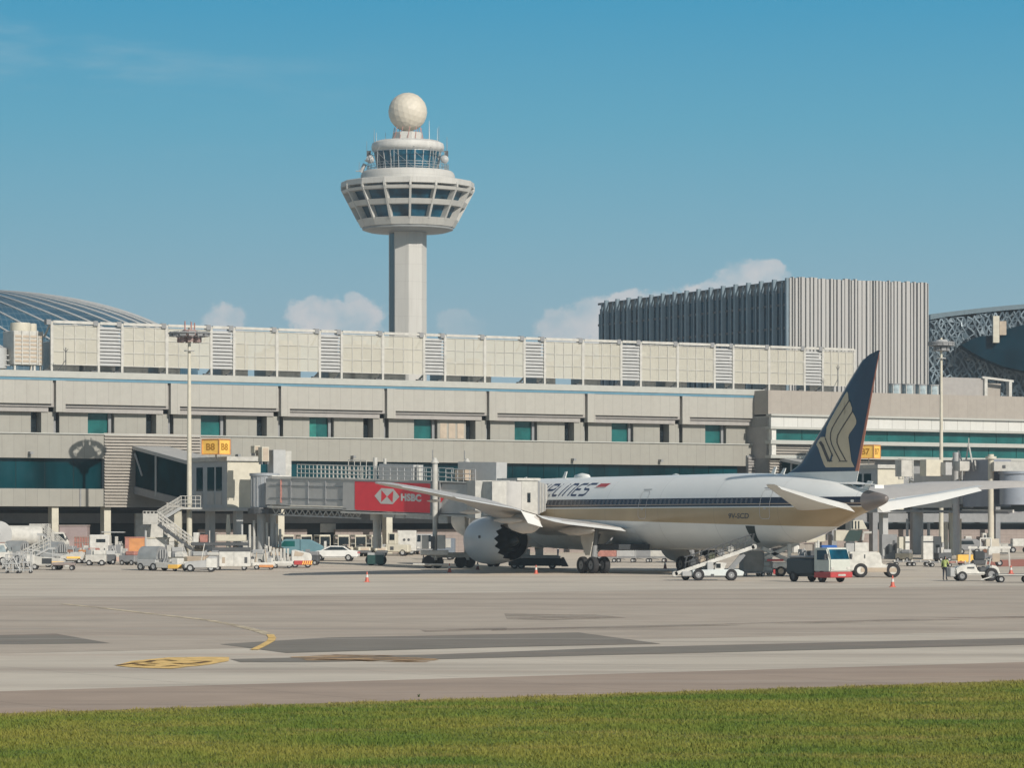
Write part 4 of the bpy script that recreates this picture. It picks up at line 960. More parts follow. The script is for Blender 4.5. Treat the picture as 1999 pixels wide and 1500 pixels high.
# the gold bird
def crop(x_,y_): return (1570+x_/8.333,750+y_/8.333)
bird=[[(690,120),(718,270),(640,410),(530,600),(448,740),(428,830),(440,960),(520,1130),(578,1238),(560,1248),(440,1248),(400,1190),(300,960),(268,950),(325,1080),(400,1250),(420,1266),(680,1264),(712,1190),(655,1080),(640,1000),(660,920),(740,790),(800,690),(826,600),(812,540),(790,480),(775,500),(730,590),(600,790),(560,870),(545,950),(580,1080),(668,1235),(650,1246),(595,1246),(590,1225),(530,1110),(462,960),(448,850),(470,760),(545,620),(640,450),(735,295)]]
feather1=[(690,120),(712,160),(716,275),(640,395),(540,560),(455,700),(428,800),(432,900),(460,985),(520,1110),(585,1245),(430,1245),(300,955),(268,935),(250,940),(390,1270),(690,1270),(640,1200)]
def decal(name,pts,m,off=0.02,sub=1):
    mb=MB(); from mathutils.geometry import tessellate_polygon
    P=[]
    for x_,y_ in pts:
        px_,py_=crop(x_,y_); a=Apx(px_,0.3); P.append((a,Azz(px_,py_,0.3)))
    bm=bmesh.new(); vv=[bm.verts.new((a,0,z)) for a,z in P]; f=bm.faces.new(vv)
    bmesh.ops.triangulate(bm,faces=[f]); bmesh.ops.subdivide_edges(bm,edges=bm.edges[:],cuts=3,use_grid_fill=True)
    for sgn in (1,-1):
        mb.add([(v.co.x,sgn*(fin_y(v.co.x,v.co.z)+off),v.co.z) for v in bm.verts],[tuple(v.index for v in f.verts) for f in (bm.verts.index_update() or bm.faces)])
    bm.free(); return mb.build(name,m,AC)
G1=[(690,120),(712,165),(716,268),(640,395),(545,545),(452,700),(428,800),(430,905),(452,975),(512,1100),(570,1238),(590,1246),(425,1246),(330,1010),(292,945),(268,950),(400,1264),(690,1264),(640,1170)]
decal('bird_emblem',[(690,120),(706,150),(718,268),(725,280),(745,300),(775,390),(770,440),(785,470),(812,530),(828,590),(822,650),(790,710),(720,820),(665,905),(645,960),(645,1020),(660,1070),(700,1150),(740,1250),(782,1355),(372,1358),(340,1310),(290,1180),(245,1050),(225,1015),(205,985),(225,930),(270,868),(330,862),(352,870),(368,880),(362,800),(372,700),(420,590),(500,440),(590,290),(650,180)],M_GOLD)
M_NLINE=mat('bird_line',(0.06,0.05,0.045),0.5)
def dline(pts,w):
    mb=MB()
    for p,q in zip(pts,pts[1:]):
        d=math.hypot(q[0]-p[0],q[1]-p[1]); nx,ny=-(q[1]-p[1])/d*w/2,(q[0]-p[0])/d*w/2; ex,ey=(q[0]-p[0])/d*w*.3,(q[1]-p[1])/d*w*.3
        Q=[]
        for x_,y_ in [(p[0]+nx-ex,p[1]+ny-ey),(q[0]+nx+ex,q[1]+ny+ey),(q[0]-nx+ex,q[1]-ny+ey),(p[0]-nx-ex,p[1]-ny-ey)]:
            px_,py_=crop(x_,y_); a=Apx(px_,0.3); z=Azz(px_,py_,0.3); Q.append((a,z))
        for sgn in (1,-1): mb.poly([(a,sgn*(fin_y(a,z)+0.034),z) for a,z in Q])
    mb.build('feather_line',M_NLINE,AC)
dline([(728,272),(650,395),(550,560),(462,720),(440,800),(438,890),(460,980),(520,1110),(580,1250)],17)
dline([(778,450),(710,570),(610,735),(560,830),(545,900),(548,960),(580,1060),(660,1240)],17)
dline([(352,880),(380,950),(430,1060),(478,1175)],17)
dline([(275,950),(310,1000),(360,1120),(415,1245)],46); dline([(400,1258),(680,1258)],17)
# engines
def engine(l):
    c=(0,l,2.70); E_=MB(); K=lambda a:37.6+(a-38.3)*0.8; P_=lambda T:[(r,K(a)) for r,a in T]
    prof=[(1.58,44.1),(1.72,44.6),(1.86,44.5),(1.96,43.8),(2.0,42.6),(1.95,41.2),(1.80,39.8),(1.64,38.75)]
    E_.lathe(P_(prof),c,48,axis='x'); 
    # saw-tooth rim
    n=16; vs=[]; fs=[]
    for i in range(2*n):
        t=math.pi*i/n+0.1; r=1.64; vs.append((K(38.75),l+r*math.cos(t),2.7+r*math.sin(t)))
        r2=1.60 if i%2 else 1.645; aq=K(38.0 if i%2 else 38.74); vs.append((aq,l+r2*math.cos(t),2.7+r2*math.sin(t)))
    m_=2*n
    for i in range(m_): j=(i+1)%m_; fs.append((2*i,2*j,2*j+1,2*i+1))
    E_.add(vs,fs)
    nac=E_.build('engine_nacelle',mat('nacelle_white',(0.55,0.56,0.56),0.28,var=0.04,scale=0.6),AC,smooth=50)
    MB().lathe(P_([(1.62,38.75),(1.58,39.6),(1.55,41.5)]),c,32,axis='x').build('exhaust_duct',mat('duct_dark',(0.012,0.02,0.024),0.5),nac,smooth=50)
    MB().lathe(P_([(1.56,41.4),(0.05,41.4)]),c,24,axis='x').build('fan_back',M_DARK,nac)
    MB().lathe(P_([(1.18,41.3),(1.12,39.9),(0.92,38.8),(0.70,38.1),(0.66,38.2)]),c,28,axis='x').build('core_cowl',mat('core_metal',(0.03,0.04,0.045),0.4,0.6),nac,smooth=50)
    MB().lathe(P_([(0.55,38.6),(0.42,38.0),(0.18,37.4),(0.02,37.2)]),c,20,axis='x').build('exhaust_plug',MATS['core_metal'],nac,smooth=50)
    MB().lathe(P_([(1.60,44.3),(1.56,43.6),(0.4,43.4),(0.02,44.1)]),c,32,axis='x').build('intake_fan',M_DGREY,nac,smooth=50)
    mb=MB(); mb.prism([(42.0,4.5),(39.5,4.3),(36.4,4.15),(34.6,4.1),(35.5,3.65),(38.0,3.7),(39.5,4.1)],l-0.28,l+0.28); mb.build('engine_pylon',M_WGREY,AC,bev=0.05)
    mb=MB().cb((39.8,l+1.94*(1 if l>0 else -1),3.0),(0.25,0.06,0.22)); mb.build('vent',M_DGREY,nac)
engine(9.75); engine(-9.75)
# big canoe fairing next to the near engine
mb=MB(); mb.lathe([(0.02,-0.9),(0.5,-0.7),(0.80,0.0),(0.85,1.2),(0.6,2.6),(0.02,3.6)],(30.6,12.3,4.12),16,axis='x'); mb.build('flap_fairing',M_WGREY,AC,smooth=50)
# landing gear
def wheel(mb_parent,x_,y_,z,r,w,ax='y',hub=M_GREY,name='wheel'):
    prof=[(r*0.55,-w/2),(r*0.88,-w/2),(r*0.98,-w*0.36),(r,-w*0.15),(r,w*0.15),(r*0.98,w*0.36),(r*0.88,w/2),(r*0.55,w/2)]
    o=MB().lathe(prof,(x_,y_,z),20,axis=ax).build(name,M_TYRE,mb_parent,smooth=40)
    return o,[(0.02,-w*0.3),(r*0.3,-w*0.42),(r*0.56,-w*0.36),(r*0.56,w*0.36),(r*0.3,w*0.42),(0.02,w*0.3)]
for sg in (1,-1):
    g0=32.9; l=sg*4.9
    s=MB().tube((g0,l,1.0),(g0+0.1,l-sg*0.3,3.6),0.24,12).tube((g0,l,0.72),(g0,l,1.6),0.16,10).tube((g0-0.75,l,0.72),(g0+0.75,l,0.72),0.13,10)
    s.tube((g0,l,1.6),(g0+1.6,l-sg*1.6,3.2),0.10,8).tube((g0,l,1.5),(g0-0.3,l-sg*1.8,3.0),0.09,8).tube((g0-.3,l,1.3),(g0-.55,l,0.85),0.07,6)
    s.build('main_gear_strut',M_GREY,AC,smooth=40)
    for da in (-0.74,0.74):
        MB().tube((g0+da,l-0.75,0.70),(g0+da,l+0.75,0.70),0.09,8).build('axle',M_DGREY,AC)
        for dl in (-0.55,0.55):
            w,hp=wheel(AC,g0+da,l+dl,0.70,0.69,0.48); MB().lathe(hp,(g0+da,l+dl,0.70),16,axis='y').build('rim',M_GREY,w,smooth=40)
    mb=MB(); yy=l+sg*0.45
    mb.prism([(g0+1.15,3.8),(g0-0.95,3.8),(g0-0.75,2.8),(g0-0.25,1.5),(g0+0.45,1.5),(g0+1.1,2.6)],yy,yy+0.06*sg); mb.build('gear_door',mat('gear_door_beige',(0.52,0.49,0.44),0.5),AC)
    MB().box(g0-3.2,g0+1.4,min(l-sg*3.4,l-sg*0.4),max(l-sg*3.4,l-sg*0.4),1.98,2.4).build('wheel_bay',M_DARK,AC)
MB().tube((57.2,0,0.8),(57.0,0,2.6),0.16,10).build('nose_gear_strut',M_GREY,AC)
for dl in (-0.3,0.3):
    w,hp=wheel(AC,57.2,dl,zg(toV(*acW(57.2,0).xy))+0.5,0.5,0.34)
# small things on the roof and tail
def blade(px_,h,w=0.5,lean=0.3): 
    a=Apx(px_,0); t=interp(a)[1]; MB().prism([(a,t-0.1),(a-w,t-0.1),(a-w-lean,t+h),(a-lean-w*0.4,t+h)],-0.04,0.04).build('blade_aerial',M_AWH,AC)
blade(1098,0.55); blade(1505,0.5); blade(1523,0.42); blade(1020,0.2)
a=Apx(1137,0); MB().lathe([(0.02,-1.15),(0.28,-0.9),(0.40,0),(0.28,0.9),(0.02,1.15)],(a,0,8.0),16,axis='x').build('antenna_fairing',M_AWH,AC,smooth=60)
a=Apx(1320,0); MB().lathe([(0.02,-0.5),(0.12,0),(0.02,0.5)],(a,0,8.06),10,axis='x').build('beacon',M_AWH,AC,smooth=60)
mb=MB(); a=2.6; mb.prism([(a+0.5,6.6),(a-0.2,6.5),(a-0.9,6.72+0.5),(a-0.3,7.3)],-0.03,0.03); mb.build('tail_blade',M_AWH,AC)
mb=MB(); skinpoly(mb,oval(1.9+1.1,5.78,0.16,0.10),0.03); mb.build('tail_light',M_WHITE,AC)
# ---------------------------------------------------------------- gate houses, jet bridges
def RP(px,py,pt,n):
    d=Vector(((px-1000)/F,1,-(py-YH)/F)); o=Vector((0,0,H)); n=Vector(n); t=(Vector(pt)-o).dot(n)/d.dot(n); return o+d*t
def toUV(p): return (p.x*CB+p.y*SB, -p.x*SB+p.y*CB)
def frame_thing(name,label,cat,loc,rz,group=None): return thing(name,label,cat,loc,rz,group)
UG=U(264,V0)
def gate(ug,label,dz=0,mir=False):
    t=thing('gate_house',label,'gate house',uv(ug,287.5,0),B,'gate houses on the terminal face')
    # local: x=u-ug, y=v-287.5
    zt0,zb0,zt1,zb1=11.45,7.05,9.8,5.6; Wd=3.5
    MB().prism([(0,zt1),(12,zt0),(12,zt0+0.35),(0,zt1+0.35)],-0.25,Wd+0.25,'x').build('sloping_roof',M_LGREY,t)
    MB().prism([(0,zb1),(12,zb0),(12,zb0+0.75),(0,zb1+0.75)],-0.1,Wd+0.1,'x').build('sloping_floor',M_GREY,t)
    MB().prism([(0,zb1+0.76),(12,zb0+0.76),(12,zt0-0.02),(0,zt1-0.02)],0.06,0.10,'x').build('window',mat('gate_glass',(0.003,0.03,0.036),0.3,spec=0.0,var=0.5,scale=0.3),t)
    MB().prism([(0,zb1+0.76),(12,zb0+0.76),(12,zt0-0.02),(0,zt1-0.02)],0.5,Wd-0.1,'x').build('walkway_interior',M_DARK,t)
    MB().tube((-0.05,7.2,zb1+1.2),(-0.05,7.2,zt0-0.7),0.11,6).build('strut',M_LGREY,t); MB().tube((-0.05,11.9,zt0-0.4),(-0.05,10.3,zb0+1.8),0.10,6).build('strut',M_LGREY,t)
    # block
    b=MB().box(0,Wd,-8,0,5.6,10.0).build('body',M_GREY if mir else mat('gate_shade_grey',(0.36,0.39,0.41),0.5),t)  # bluish shade of the side walls put into this grey
    MB().box(-0.2,Wd+0.25,-8.3,0.1,10.0,10.4).build('roof_slab',M_OFFW,t)
    MB().box(-0.2,Wd+0.2,-8.25,0.1,5.3,5.6).build('floor_slab',M_LGREY,t)
    for a,b_ in ((-1.6,-2.9),(-3.9,-5.3),(-5.7,-6.9)): 
        MB().box(-0.04,-0.01,b_,a,7.2,9.45).build('window',M_GLASS,t)
        MB().box(-0.05,-0.012,b_,a,5.9,7.1).build('lower_panel',M_LGREY,t)
    MB().box(-0.02,Wd,-8.05,-8.01,5.62,9.98).build('end_wall',M_CREAM,t)  # cream sheet paints the sunlit end of the block
    for yy in (-6.8,-1.0): MB().box(Wd/2-0.35,Wd/2+0.35,yy-0.35,yy+0.35,1.0,5.3).build('column',M_LGREY,t)
    return t
gate(UG,'glazed sloping walkway ending in a grey gate house under the B8 sign')
p8=WP(428,872,311); v8=toUV(p8)[1]; UG7=U(1706,v8)-(toUV(p8)[0]-UG)
gate(UG7,'glazed sloping walkway ending in a grey gate house under the B7 sign')
def boxsign(px,py,D,txt,label,hgt,w=1.88):
    p=WP(px,py,D); t=thing('gate_sign',label,'sign',(p.x,p.y,p.z-hgt/2),R(-28),'yellow gate number signs')
    # local: corner nearest the camera at the origin, face 1 runs to -x, face 2 runs to +y
    MB().box(-w,0,0,w,0,hgt).build('box',M_YEL,t,bev=0.02)
    fr=MB()
    for z_ in (0,hgt): fr.beam((-w,-0.03,z_),(0.03,-0.03,z_),0.08,0.08).beam((0.03,-0.03,z_),(0.03,w,z_),0.08,0.08)
    for q in ((-w,-0.03),(0.03,-0.03),(0.03,w)): fr.tube((*q,0),(*q,hgt),0.05,5)
    fr.build('frame',M_ORANGE,t)
    m=mat('sign_lettering',(0.36,0.17,0.01),0.5)
    sign_text('lettering',txt,1,m,t,(-w*0.5,-0.012,hgt*0.5),(1,0,0),0.03,w*0.52,hgt*0.48)
    sign_text('lettering',txt,1,m,t,(0.012,w*0.5,hgt*0.5),(0,1,0),0.03,w*0.6,hgt*0.48)
    MB().tube((-w*0.5,w*0.5,-0.6),(-w*0.5,w*0.5,0),0.08,6).build('post',M_LGREY,t)
    return t
boxsign(428,872.5,311,'B8','yellow box sign reading B8 above the gate house at left',1.40)
boxsign(1706,882,357,'B7','yellow box sign reading B7 beside the airliner tail',1.42)
# units on the gate house roof
def simple(name,label,cat,loc,rz,build,group=None):
    t=thing(name,label,cat,loc,rz,group); build(t); return t
def acunit(t,w,d,h,legs=0.25,m=M_CREAM,fan=True):
    MB().box(-w/2,w/2,0,d,legs,legs+h).build('body',m,t,bev=0.03)
    MB().box(-w/2+0.08,w/2-0.08,-0.02,-0.004,legs+0.08,legs+h-0.08).build('grille',M_TAN,t)
    for q in (-1,1): MB().box(q*w*0.4-0.04,q*w*0.4+0.04,0.1,d-0.1,0,legs).build('leg',M_GREY,t)
def onroof(px,py,D,zb_): p=WP(px,py,D); return Vector((p.x,p.y,zb_))
for i,(px,D,zz_,w,h,lab) in enumerate(((503,309,10.4,0.6,0.7,'small tan air unit on the gate B8 roof'),(519,308,9.6,0.75,1.35,'taller tan air unit with two grilles behind the B8 rotunda'))):
    simple('air_unit',lab,'air unit',onroof(px,0,D,zz_),B,lambda t:acunit(t,w,0.8,h))
# B8 rotunda and jet bridge
A_=WP(545,960,306); Bp=WP(962,972,286.5); dxy=Vector((Bp.x-A_.x,Bp.y-A_.y,0)).normalized(); nrm=Vector((dxy.y,-dxy.x,0)); nrm=nrm if nrm.y<0 else -nrm
def PL(px,z): 
    q=RP(px,1000,(A_.x,A_.y,0),nrm); return Vector((q.x,q.y,z))
JB=thing('jet_bridge','long grey jet bridge with a red bank poster reaching the airliner door','jet bridge',(A_.x,A_.y,0),0,'passenger jet bridges')
JO=(A_.x,A_.y,0)
def JM(): return MB(JO)
def ctr(px,z): return PL(px,z)
ribs=lambda q,tcn,c:c
M_TUN=mat('tunnel_grey',(0.44,0.43,0.41),0.55,var=0.07)
JM().beam(ctr(540,7.06),ctr(700,6.82),2.6,2.4).build('inner_tunnel',M_TUN,JB)
mb=JM()
for px in range(590,690,34):
    f=(px-545)/155; mb.beam(PL(px,5.95-0.1*f)+nrm*1.32,PL(px,8.2-0.28*f)+nrm*1.32,0.10,0.06)
for h in (0.25,0.75): 
    mb.beam(PL(548,5.9+2.3*h)+nrm*1.33,PL(690,5.65+2.3*h)+nrm*1.33,0.05,0.05)
mb.build('ribs',M_GREY,JB)
JM().beam(PL(571,8.1)+nrm*1.345,PL(571,6.0)+nrm*1.345,0.18,0.02).build('red_tape',M_PINK,JB)
JM().beam(ctr(693,6.66),ctr(872,6.32),2.9,2.72).build('outer_tunnel',M_TUN,JB)
JM().beam(ctr(880,6.28),ctr(945,6.2),2.7,2.6).build('outer_tunnel',M_TUN,JB)
JM().beam(ctr(866,6.32),ctr(884,6.3),3.2,3.0).build('end_frame',M_GREY,JB)
JM().beam(PL(545,5.65),PL(700,5.42),2.9,0.16).beam(PL(690,5.12),PL(940,4.75),3.1,0.16).build('floor_beam',M_OFFW,JB)
JM().beam(PL(545,8.36),PL(690,8.12),2.8,0.14).beam(PL(690,8.1),PL(945,7.62),3.05,0.12).build('roof_edge',M_OFFW,JB)
PF=PL(700,0)+nrm*1.47
def onface(pts,name,m,parent,off=0.0):
    mb=JM(); mb.poly([RP(x_,y_,PF+nrm*off,nrm) for x_,y_ in pts]); return mb.build(name,m,parent)
cz=lambda pts:[(680+x_/9.995,925+y_/10) for x_,y_ in pts]
M_HRED=mat('poster_red',(0.78,0.04,0.055),0.45,var=0.05)
po=onface(cz([(130,150),(1670,200),(1880,480),(1640,775),(165,715),(130,690)]),'poster',M_HRED,JB)
M_HW=mat('poster_white',(0.62,0.60,0.56),0.5)
hx=onface(cz([(515,435),(650,285),(885,300),(1005,450),(870,600),(635,590)]),'hexagon_logo',M_HW,po,0.012)
onface(cz([(650,325),(758,448),(645,560)]),'logo_triangle',M_HRED,po,0.02); onface(cz([(882,340),(762,450),(866,568)]),'logo_triangle',M_HRED,po,0.02)
a_=RP(783,971,PF+nrm*0.015,nrm); b_=RP(823,973,PF+nrm*0.015,nrm); hh=RP(803,964,PF,nrm).z-RP(803,979,PF,nrm).z
m_=(a_+b_)/2; vs_,fs_2=ctext('HSBC',1,0.06,0,1.05); xs=[v[0] for v in vs_]; ys=[v[1] for v in vs_]
mb=JM(); e_=(b_-a_); mb.add([a_+e_*((v[0]-min(xs))/(max(xs)-min(xs)))+Vector((0,0,((v[1]-min(ys))/(max(ys)-min(ys))-0.5)*hh)) for v in vs_],fs_2); mb.build('lettering',M_HW,po)
# truss below the inner tunnel, underslung beams
mb=JM(); n=15
for i in range(n):
    f0,f1=i/n,(i+1)/n; P0=lambda f,h:PL(548+172*f,5.5-0.35*f-h)+nrm*0.9
    mb.beam(P0(f0,0.05),P0((f0+f1)/2,0.55),0.08,0.08).beam(P0((f0+f1)/2,0.55),P0(f1,0.05),0.08,0.08)
mb.beam(PL(548,4.92)+nrm*0.9,PL(720,4.57)+nrm*0.9,0.12,0.12).beam(PL(548,5.5)+nrm*0.9,PL(720,5.15)+nrm*0.9,0.1,0.1); mb.build('truss',M_LGREY,JB)
JM().beam(PL(770,4.85)+nrm*1.2,PL(792,4.8)+nrm*1.2,0.3,0.35).beam(PL(794,4.78)+nrm*1.2,PL(812,4.74)+nrm*1.2,0.3,0.4).beam(PL(815,4.72)+nrm*1.3,PL(868,4.6)+nrm*1.3,0.25,0.3).build('service_box',M_OFFW,JB)
# railings on the roof
def rail(p,q,h,n,m=M_OFFW,name='railing',par=None,o=None,r=0.035):
    mb=MB(o if o is not None else JO); p=Vector(p);q=Vector(q)
    for k in (1,0.66,0.33): mb.tube(p+Vector((0,0,h*k)),q+Vector((0,0,h*k)),r,5)
    for i in range(n+1):
        c_=p+(q-p)*i/n; mb.tube(c_,c_+Vector((0,0,h)),r,5)
    return mb.build(name,m,par if par is not None else JB)
for off_ in (1.2,-1.2): 
    rail(PL(600,8.33)+nrm*off_,PL(728,8.05)+nrm*off_,1.15,16); rail(PL(740,8.05)+nrm*off_,PL(866,7.8)+nrm*off_,1.15,9,M_LGREY); rail(PL(890,7.7)+nrm*off_,PL(948,7.6)+nrm*off_,1.15,5,M_LGREY)
rail(PL(700,8.3)+nrm*1.2,PL(735,8.2)+nrm*1.2,1.5,3)
JM().beam(PL(745,8.75)-nrm*0.3,PL(812,8.6)-nrm*0.3,1.2,1.35).build('roof_cabinet',M_LGREY,JB)
JM().beam(PL(895,8.6)-nrm*0.6,PL(970,8.5)-nrm*0.6,1.3,1.75).build('roof_cabinet',M_LGREY,JB)
JM().beam(PL(902,8.3)+nrm*0.5,PL(922,8.3)+nrm*0.5,0.7,0.9).build('roof_cabinet',M_TAN,JB)
JM().tube(PL(733,8.0),PL(733,10.0),0.2,8).tube(PL(752,8.0),PL(752,9.9),0.14,8).tube(PL(818,7.8),PL(818,9.2),0.22,8).build('roof_post',M_OFFW,JB)
# wheeled lift columns
for px,r_ in ((881,0.30),):
    for s_ in (1,-1):
        c_=PL(px,0)+nrm*s_*1.95
        JM().tube((c_.x,c_.y,4.6),(c_.x,c_.y,9.35),0.25,12).tube((c_.x,c_.y,0.9),(c_.x,c_.y,4.8),0.21,12).build('lift_column',M_OFFW,JB,smooth=40)
        JM().tube((c_.x,c_.y,9.35),(c_.x,c_.y,9.8),0.38,12,r2=0.12).build('column_cap',M_OFFW,JB,smooth=40)
        JM().tube((c_.x-.2,c_.y,9.7),(c_.x-.2,c_.y,10.5),0.04,5).build('column_aerial',M_GREY,JB)
c_=PL(877,0); zf=zg(toV(c_.x,c_.y))
JM().beam(c_+nrm*2.4+Vector((0,0,1.35)),c_-nrm*2.4+Vector((0,0,1.35)),0.7,0.45).build('axle_beam',M_OFFW,JB)
for s_ in (1,-1):
    for e2 in (-0.55,0.55):
        w_=c_+nrm*s_*1.95+nrm*e2
        JM().lathe([(0.30,-0.2),(0.50,-0.2),(0.55,-0.1),(0.55,0.1),(0.50,0.2),(0.30,0.2)],(w_.x,w_.y,zf+0.55),18,axis='y',cap=True).build('wheel',M_TYRE,JB,smooth=40)
JM().prism([(-1.1,1.55),(1.15,1.55),(0.8,2.1),(-0.8,2.1)],-0.3,0.3) if False else None
q=c_+nrm*1.95
[JM().box(q.x+k,q.x+k+0.7,q.y-0.7,q.y-0.2,1.9,3.1).build('drive_cabinet',M_OFFW,JB,bev=0.03) for k in (-1.05,0.4)]
JM().box(q.x-1.1,q.x+1.35,q.y-0.6,q.y+0.3,1.35,1.8).build('drive_frame',M_OFFW,JB,bev=0.05)
JM().box(q.x-0.16,q.x+0.16,q.y-0.75,q.y-0.3,1.9,3.0).build('ladder_slot',M_DGREY,JB)
JM().box(q.x+0.5,q.x+1.3,q.y-0.4,q.y+0.4,4.1,4.75).build('motor_box',M_OFFW,JB,bev=0.03)
JM().tube((q.x-1.7,q.y-1.0,zf+0.35),(q.x+2.0,q.y-1.0,zf+0.3),0.1,8).build('guard_bar',M_OFFW,JB)
c_=PL(735,0); zf=zg(toV(c_.x,c_.y))
JM().tube((c_.x,c_.y,1.9),(c_.x,c_.y,5.2),0.3,12).tube((c_.x+.35,c_.y,1.9),(c_.x+.35,c_.y,5.2),0.1,6).tube((c_.x,c_.y,4.4),(c_.x,c_.y,5.3),0.55,10).build('lift_column',M_OFFW,JB,smooth=40)
JM().box(c_.x-0.75,c_.x+0.75,c_.y-0.9,c_.y+0.9,zf+0.75,zf+1.15).build('drive_frame',M_LGREY,JB,bev=0.04)
for e1 in (-0.45,0.45): 
    JM().lathe([(0.3,-0.16),(0.45,-0.16),(0.5,-0.06),(0.5,0.06),(0.45,0.16),(0.3,0.16)],(c_.x+e1,c_.y-0.5,zf+0.5),18,axis='y',cap=True).build('wheel',M_TYRE,JB,smooth=40)
JM().box(c_.x-0.75,c_.x+0.7,c_.y-1.0,c_.y-0.75,zf+0.15,zf+0.95).build('skirt',mat('dark_green_skirt',(0.01,0.05,0.045),0.5),JB)
# rotunda
rc=WP(517,960,307.5)
JM().lathe([(1.25,5.55),(1.3,5.6),(1.3,8.5),(1.4,8.5),(1.4,8.75),(0.1,8.8)],(rc.x,rc.y,0),24).build('rotunda',mat('rotunda_blue_grey',(0.30,0.32,0.34),0.4,var=0.1,streak=(1,1,0.2)),JB,smooth=35)
for k in range(9):
    a=-2.6+k*0.28; JM().tube((rc.x+1.32*math.cos(a),rc.y+1.32*math.sin(a),5.7),(rc.x+1.32*math.cos(a),rc.y+1.32*math.sin(a),8.5),0.03,4).build('rotunda_rib',M_LGREY,JB)
JM().cb((rc.x+1.35,rc.y-0.4,7.0),(0.5,2.2,3.1),R(-44)).build('rotunda_door',M_WHITE,JB)
JM().lathe([(1.55,5.0),(1.55,5.5)],(rc.x,rc.y,0),20,cap=True).build('turntable',M_DGREY,JB)
JM().tube((rc.x-.3,rc.y,1.0),(rc.x-.3,rc.y,5.0),0.42,14).tube((rc.x+.75,rc.y,1.0),(rc.x+.75,rc.y,5.0),0.30,12).build('rotunda_column',M_LGREY,JB,smooth=40)
for dx_,h_ in ((-1.35,4.0),(-0.95,4.4),(0.25,4.2),(1.15,4.1),(1.45,3.6)): JM().tube((rc.x+dx_,rc.y-0.3,1.0),(rc.x+dx_,rc.y-0.3,h_),0.13,7).build('service_pipe',M_OFFW,JB)
# cab against the fuselage
tp=acW(45.1,2.9); cx_=Vector((math.cos(R(31)),math.sin(R(31)),0)); cy_=Vector((-cx_.y,cx_.x,0)); cc_=tp-cx_*2.75; cc_.z=0
def cabP(x_,y_,z_): return cc_+cx_*x_+cy_*y_+Vector((0,0,z_))
def cabprism(pts,z0_,z1_,name,m,bev=0):
    mb=JM(); n=len(pts); mb.add([cabP(x_,y_,z0_) for x_,y_ in pts]+[cabP(x_,y_,z1_) for x_,y_ in pts],[tuple(range(n)),tuple(range(2*n-1,n-1,-1))]+[(i,(i+1)%n,(i+1)%n+n,i+n) for i in range(n)]); return mb.build(name,m,JB,smooth=30)
arc=[(-0.1-1.55*math.sin(t),1.55*math.cos(t)) for t in [math.pi*i/12 for i in range(1,12)]]
cabprism([(-0.1,1.55)]+arc+[(-0.1,-1.55),(0.3,-1.55),(0.3,1.55)],4.75,7.7,'cab',M_TUN)
cabprism([(0.3,-1.58),(1.9,-1.58),(1.9,1.58),(0.3,1.58)],4.7,7.72,'cab_front',M_OFFW)
cabprism([(-0.2,-1.7),(2.1,-1.7),(2.1,1.7),(-0.2,1.7)],7.73,7.95,'cab_roof',M_OFFW)
w_=cabprism([(0.85,-1.63),(1.15,-1.63),(1.15,-1.585),(0.85,-1.585)],5.9,6.7,'cab_window',M_BLACKG)
cabprism([(1.9,-1.62),(2.05,-1.62),(2.05,1.6),(1.9,1.6)],4.9,7.7,'cab_frame',M_GREY)
for k in range(6):
    x0_=2.05+0.16*k; dz=0.10*k; mm=M_OFFW if k%2 else M_LGREY
    cabprism([(x0_,-1.5+0.02*k),(x0_+0.1,-1.5+0.02*k),(x0_+0.1,1.5),(x0_,1.5)],4.95+dz*0.5,7.65-dz*0.4,'canopy_fold',mm)
JM().beam(cabP(-2.4,0,6.2),cabP(-0.3,0,6.2),2.5,2.9).build('cab_link',M_OFFW,JB)
JM().beam(PL(945,6.15),cabP(-1.6,0,6.15),3.0,3.2).build('end_frame',M_OFFW,JB)
# tall box between gate and bridge
p=WP(552,935,309); simple('duct_box','tall pale grey ventilation box standing above the rotunda','air unit',(p.x,p.y,8.25),B,lambda t:(MB().box(-0.95,0.35,0,1.2,0,2.7).build('body',M_LGREY,t,bev=0.03),MB().box(0.36,1.0,0.1,1.2,0.0,2.6).build('side_panel',M_OFFW,t,bev=0.02),MB().box(-0.9,1.0,-0.1,-0.01,-0.35,-0.1).build('base',M_GREY,t)))
# outside stair beside the gate house
ST0=WP(340,1000,310); st=thing('outside_stair','pale steel dog-leg stair with railings climbing to gate B8','stair',(ST0.x,ST0.y,1.0))
def SX(px,d=310): return (px-1000)/F*d-ST0.x
def SZ(py,d=310): return H-(py-YH)/F*d-1.0
def flight(p0,p1,y0_,n,name):
    mb=MB()
    for yy in (y0_,y0_+1.15): mb.beam((p0[0],yy,p0[1]),(p1[0],yy,p1[1]),0.06,0.28)
    mb.build('stringer',M_LGREY if name!='lower' else M_DGREY,st)
    mb=MB()
    for i in range(n): f=i/n; mb.box(p0[0]+(p1[0]-p0[0])*f-0.15,p0[0]+(p1[0]-p0[0])*f+0.15,y0_,y0_+1.15,p0[1]+(p1[1]-p0[1])*f,p0[1]+(p1[1]-p0[1])*f+0.04)
    mb.build('treads',M_GREY,st)
    for yy in (y0_,y0_+1.15): rail((p0[0],yy,p0[1]+0.1),(p1[0],yy,p1[1]+0.1),1.0,9,M_OFFW,'railing',st,(0,0,0))
flight((SX(308),SZ(1020)),(SX(352),SZ(993)),0.0,8,'upper')
flight((SX(312),SZ(1024)),(SX(388),SZ(1081)),-1.4,16,'lower')
MB().box(SX(283),SX(313),-1.45,1.2,SZ(1024),SZ(1021)).build('landing',M_OFFW,st); MB().box(SX(350),SX(393),0,1.2,SZ(995),SZ(991)).build('landing',M_OFFW,st)
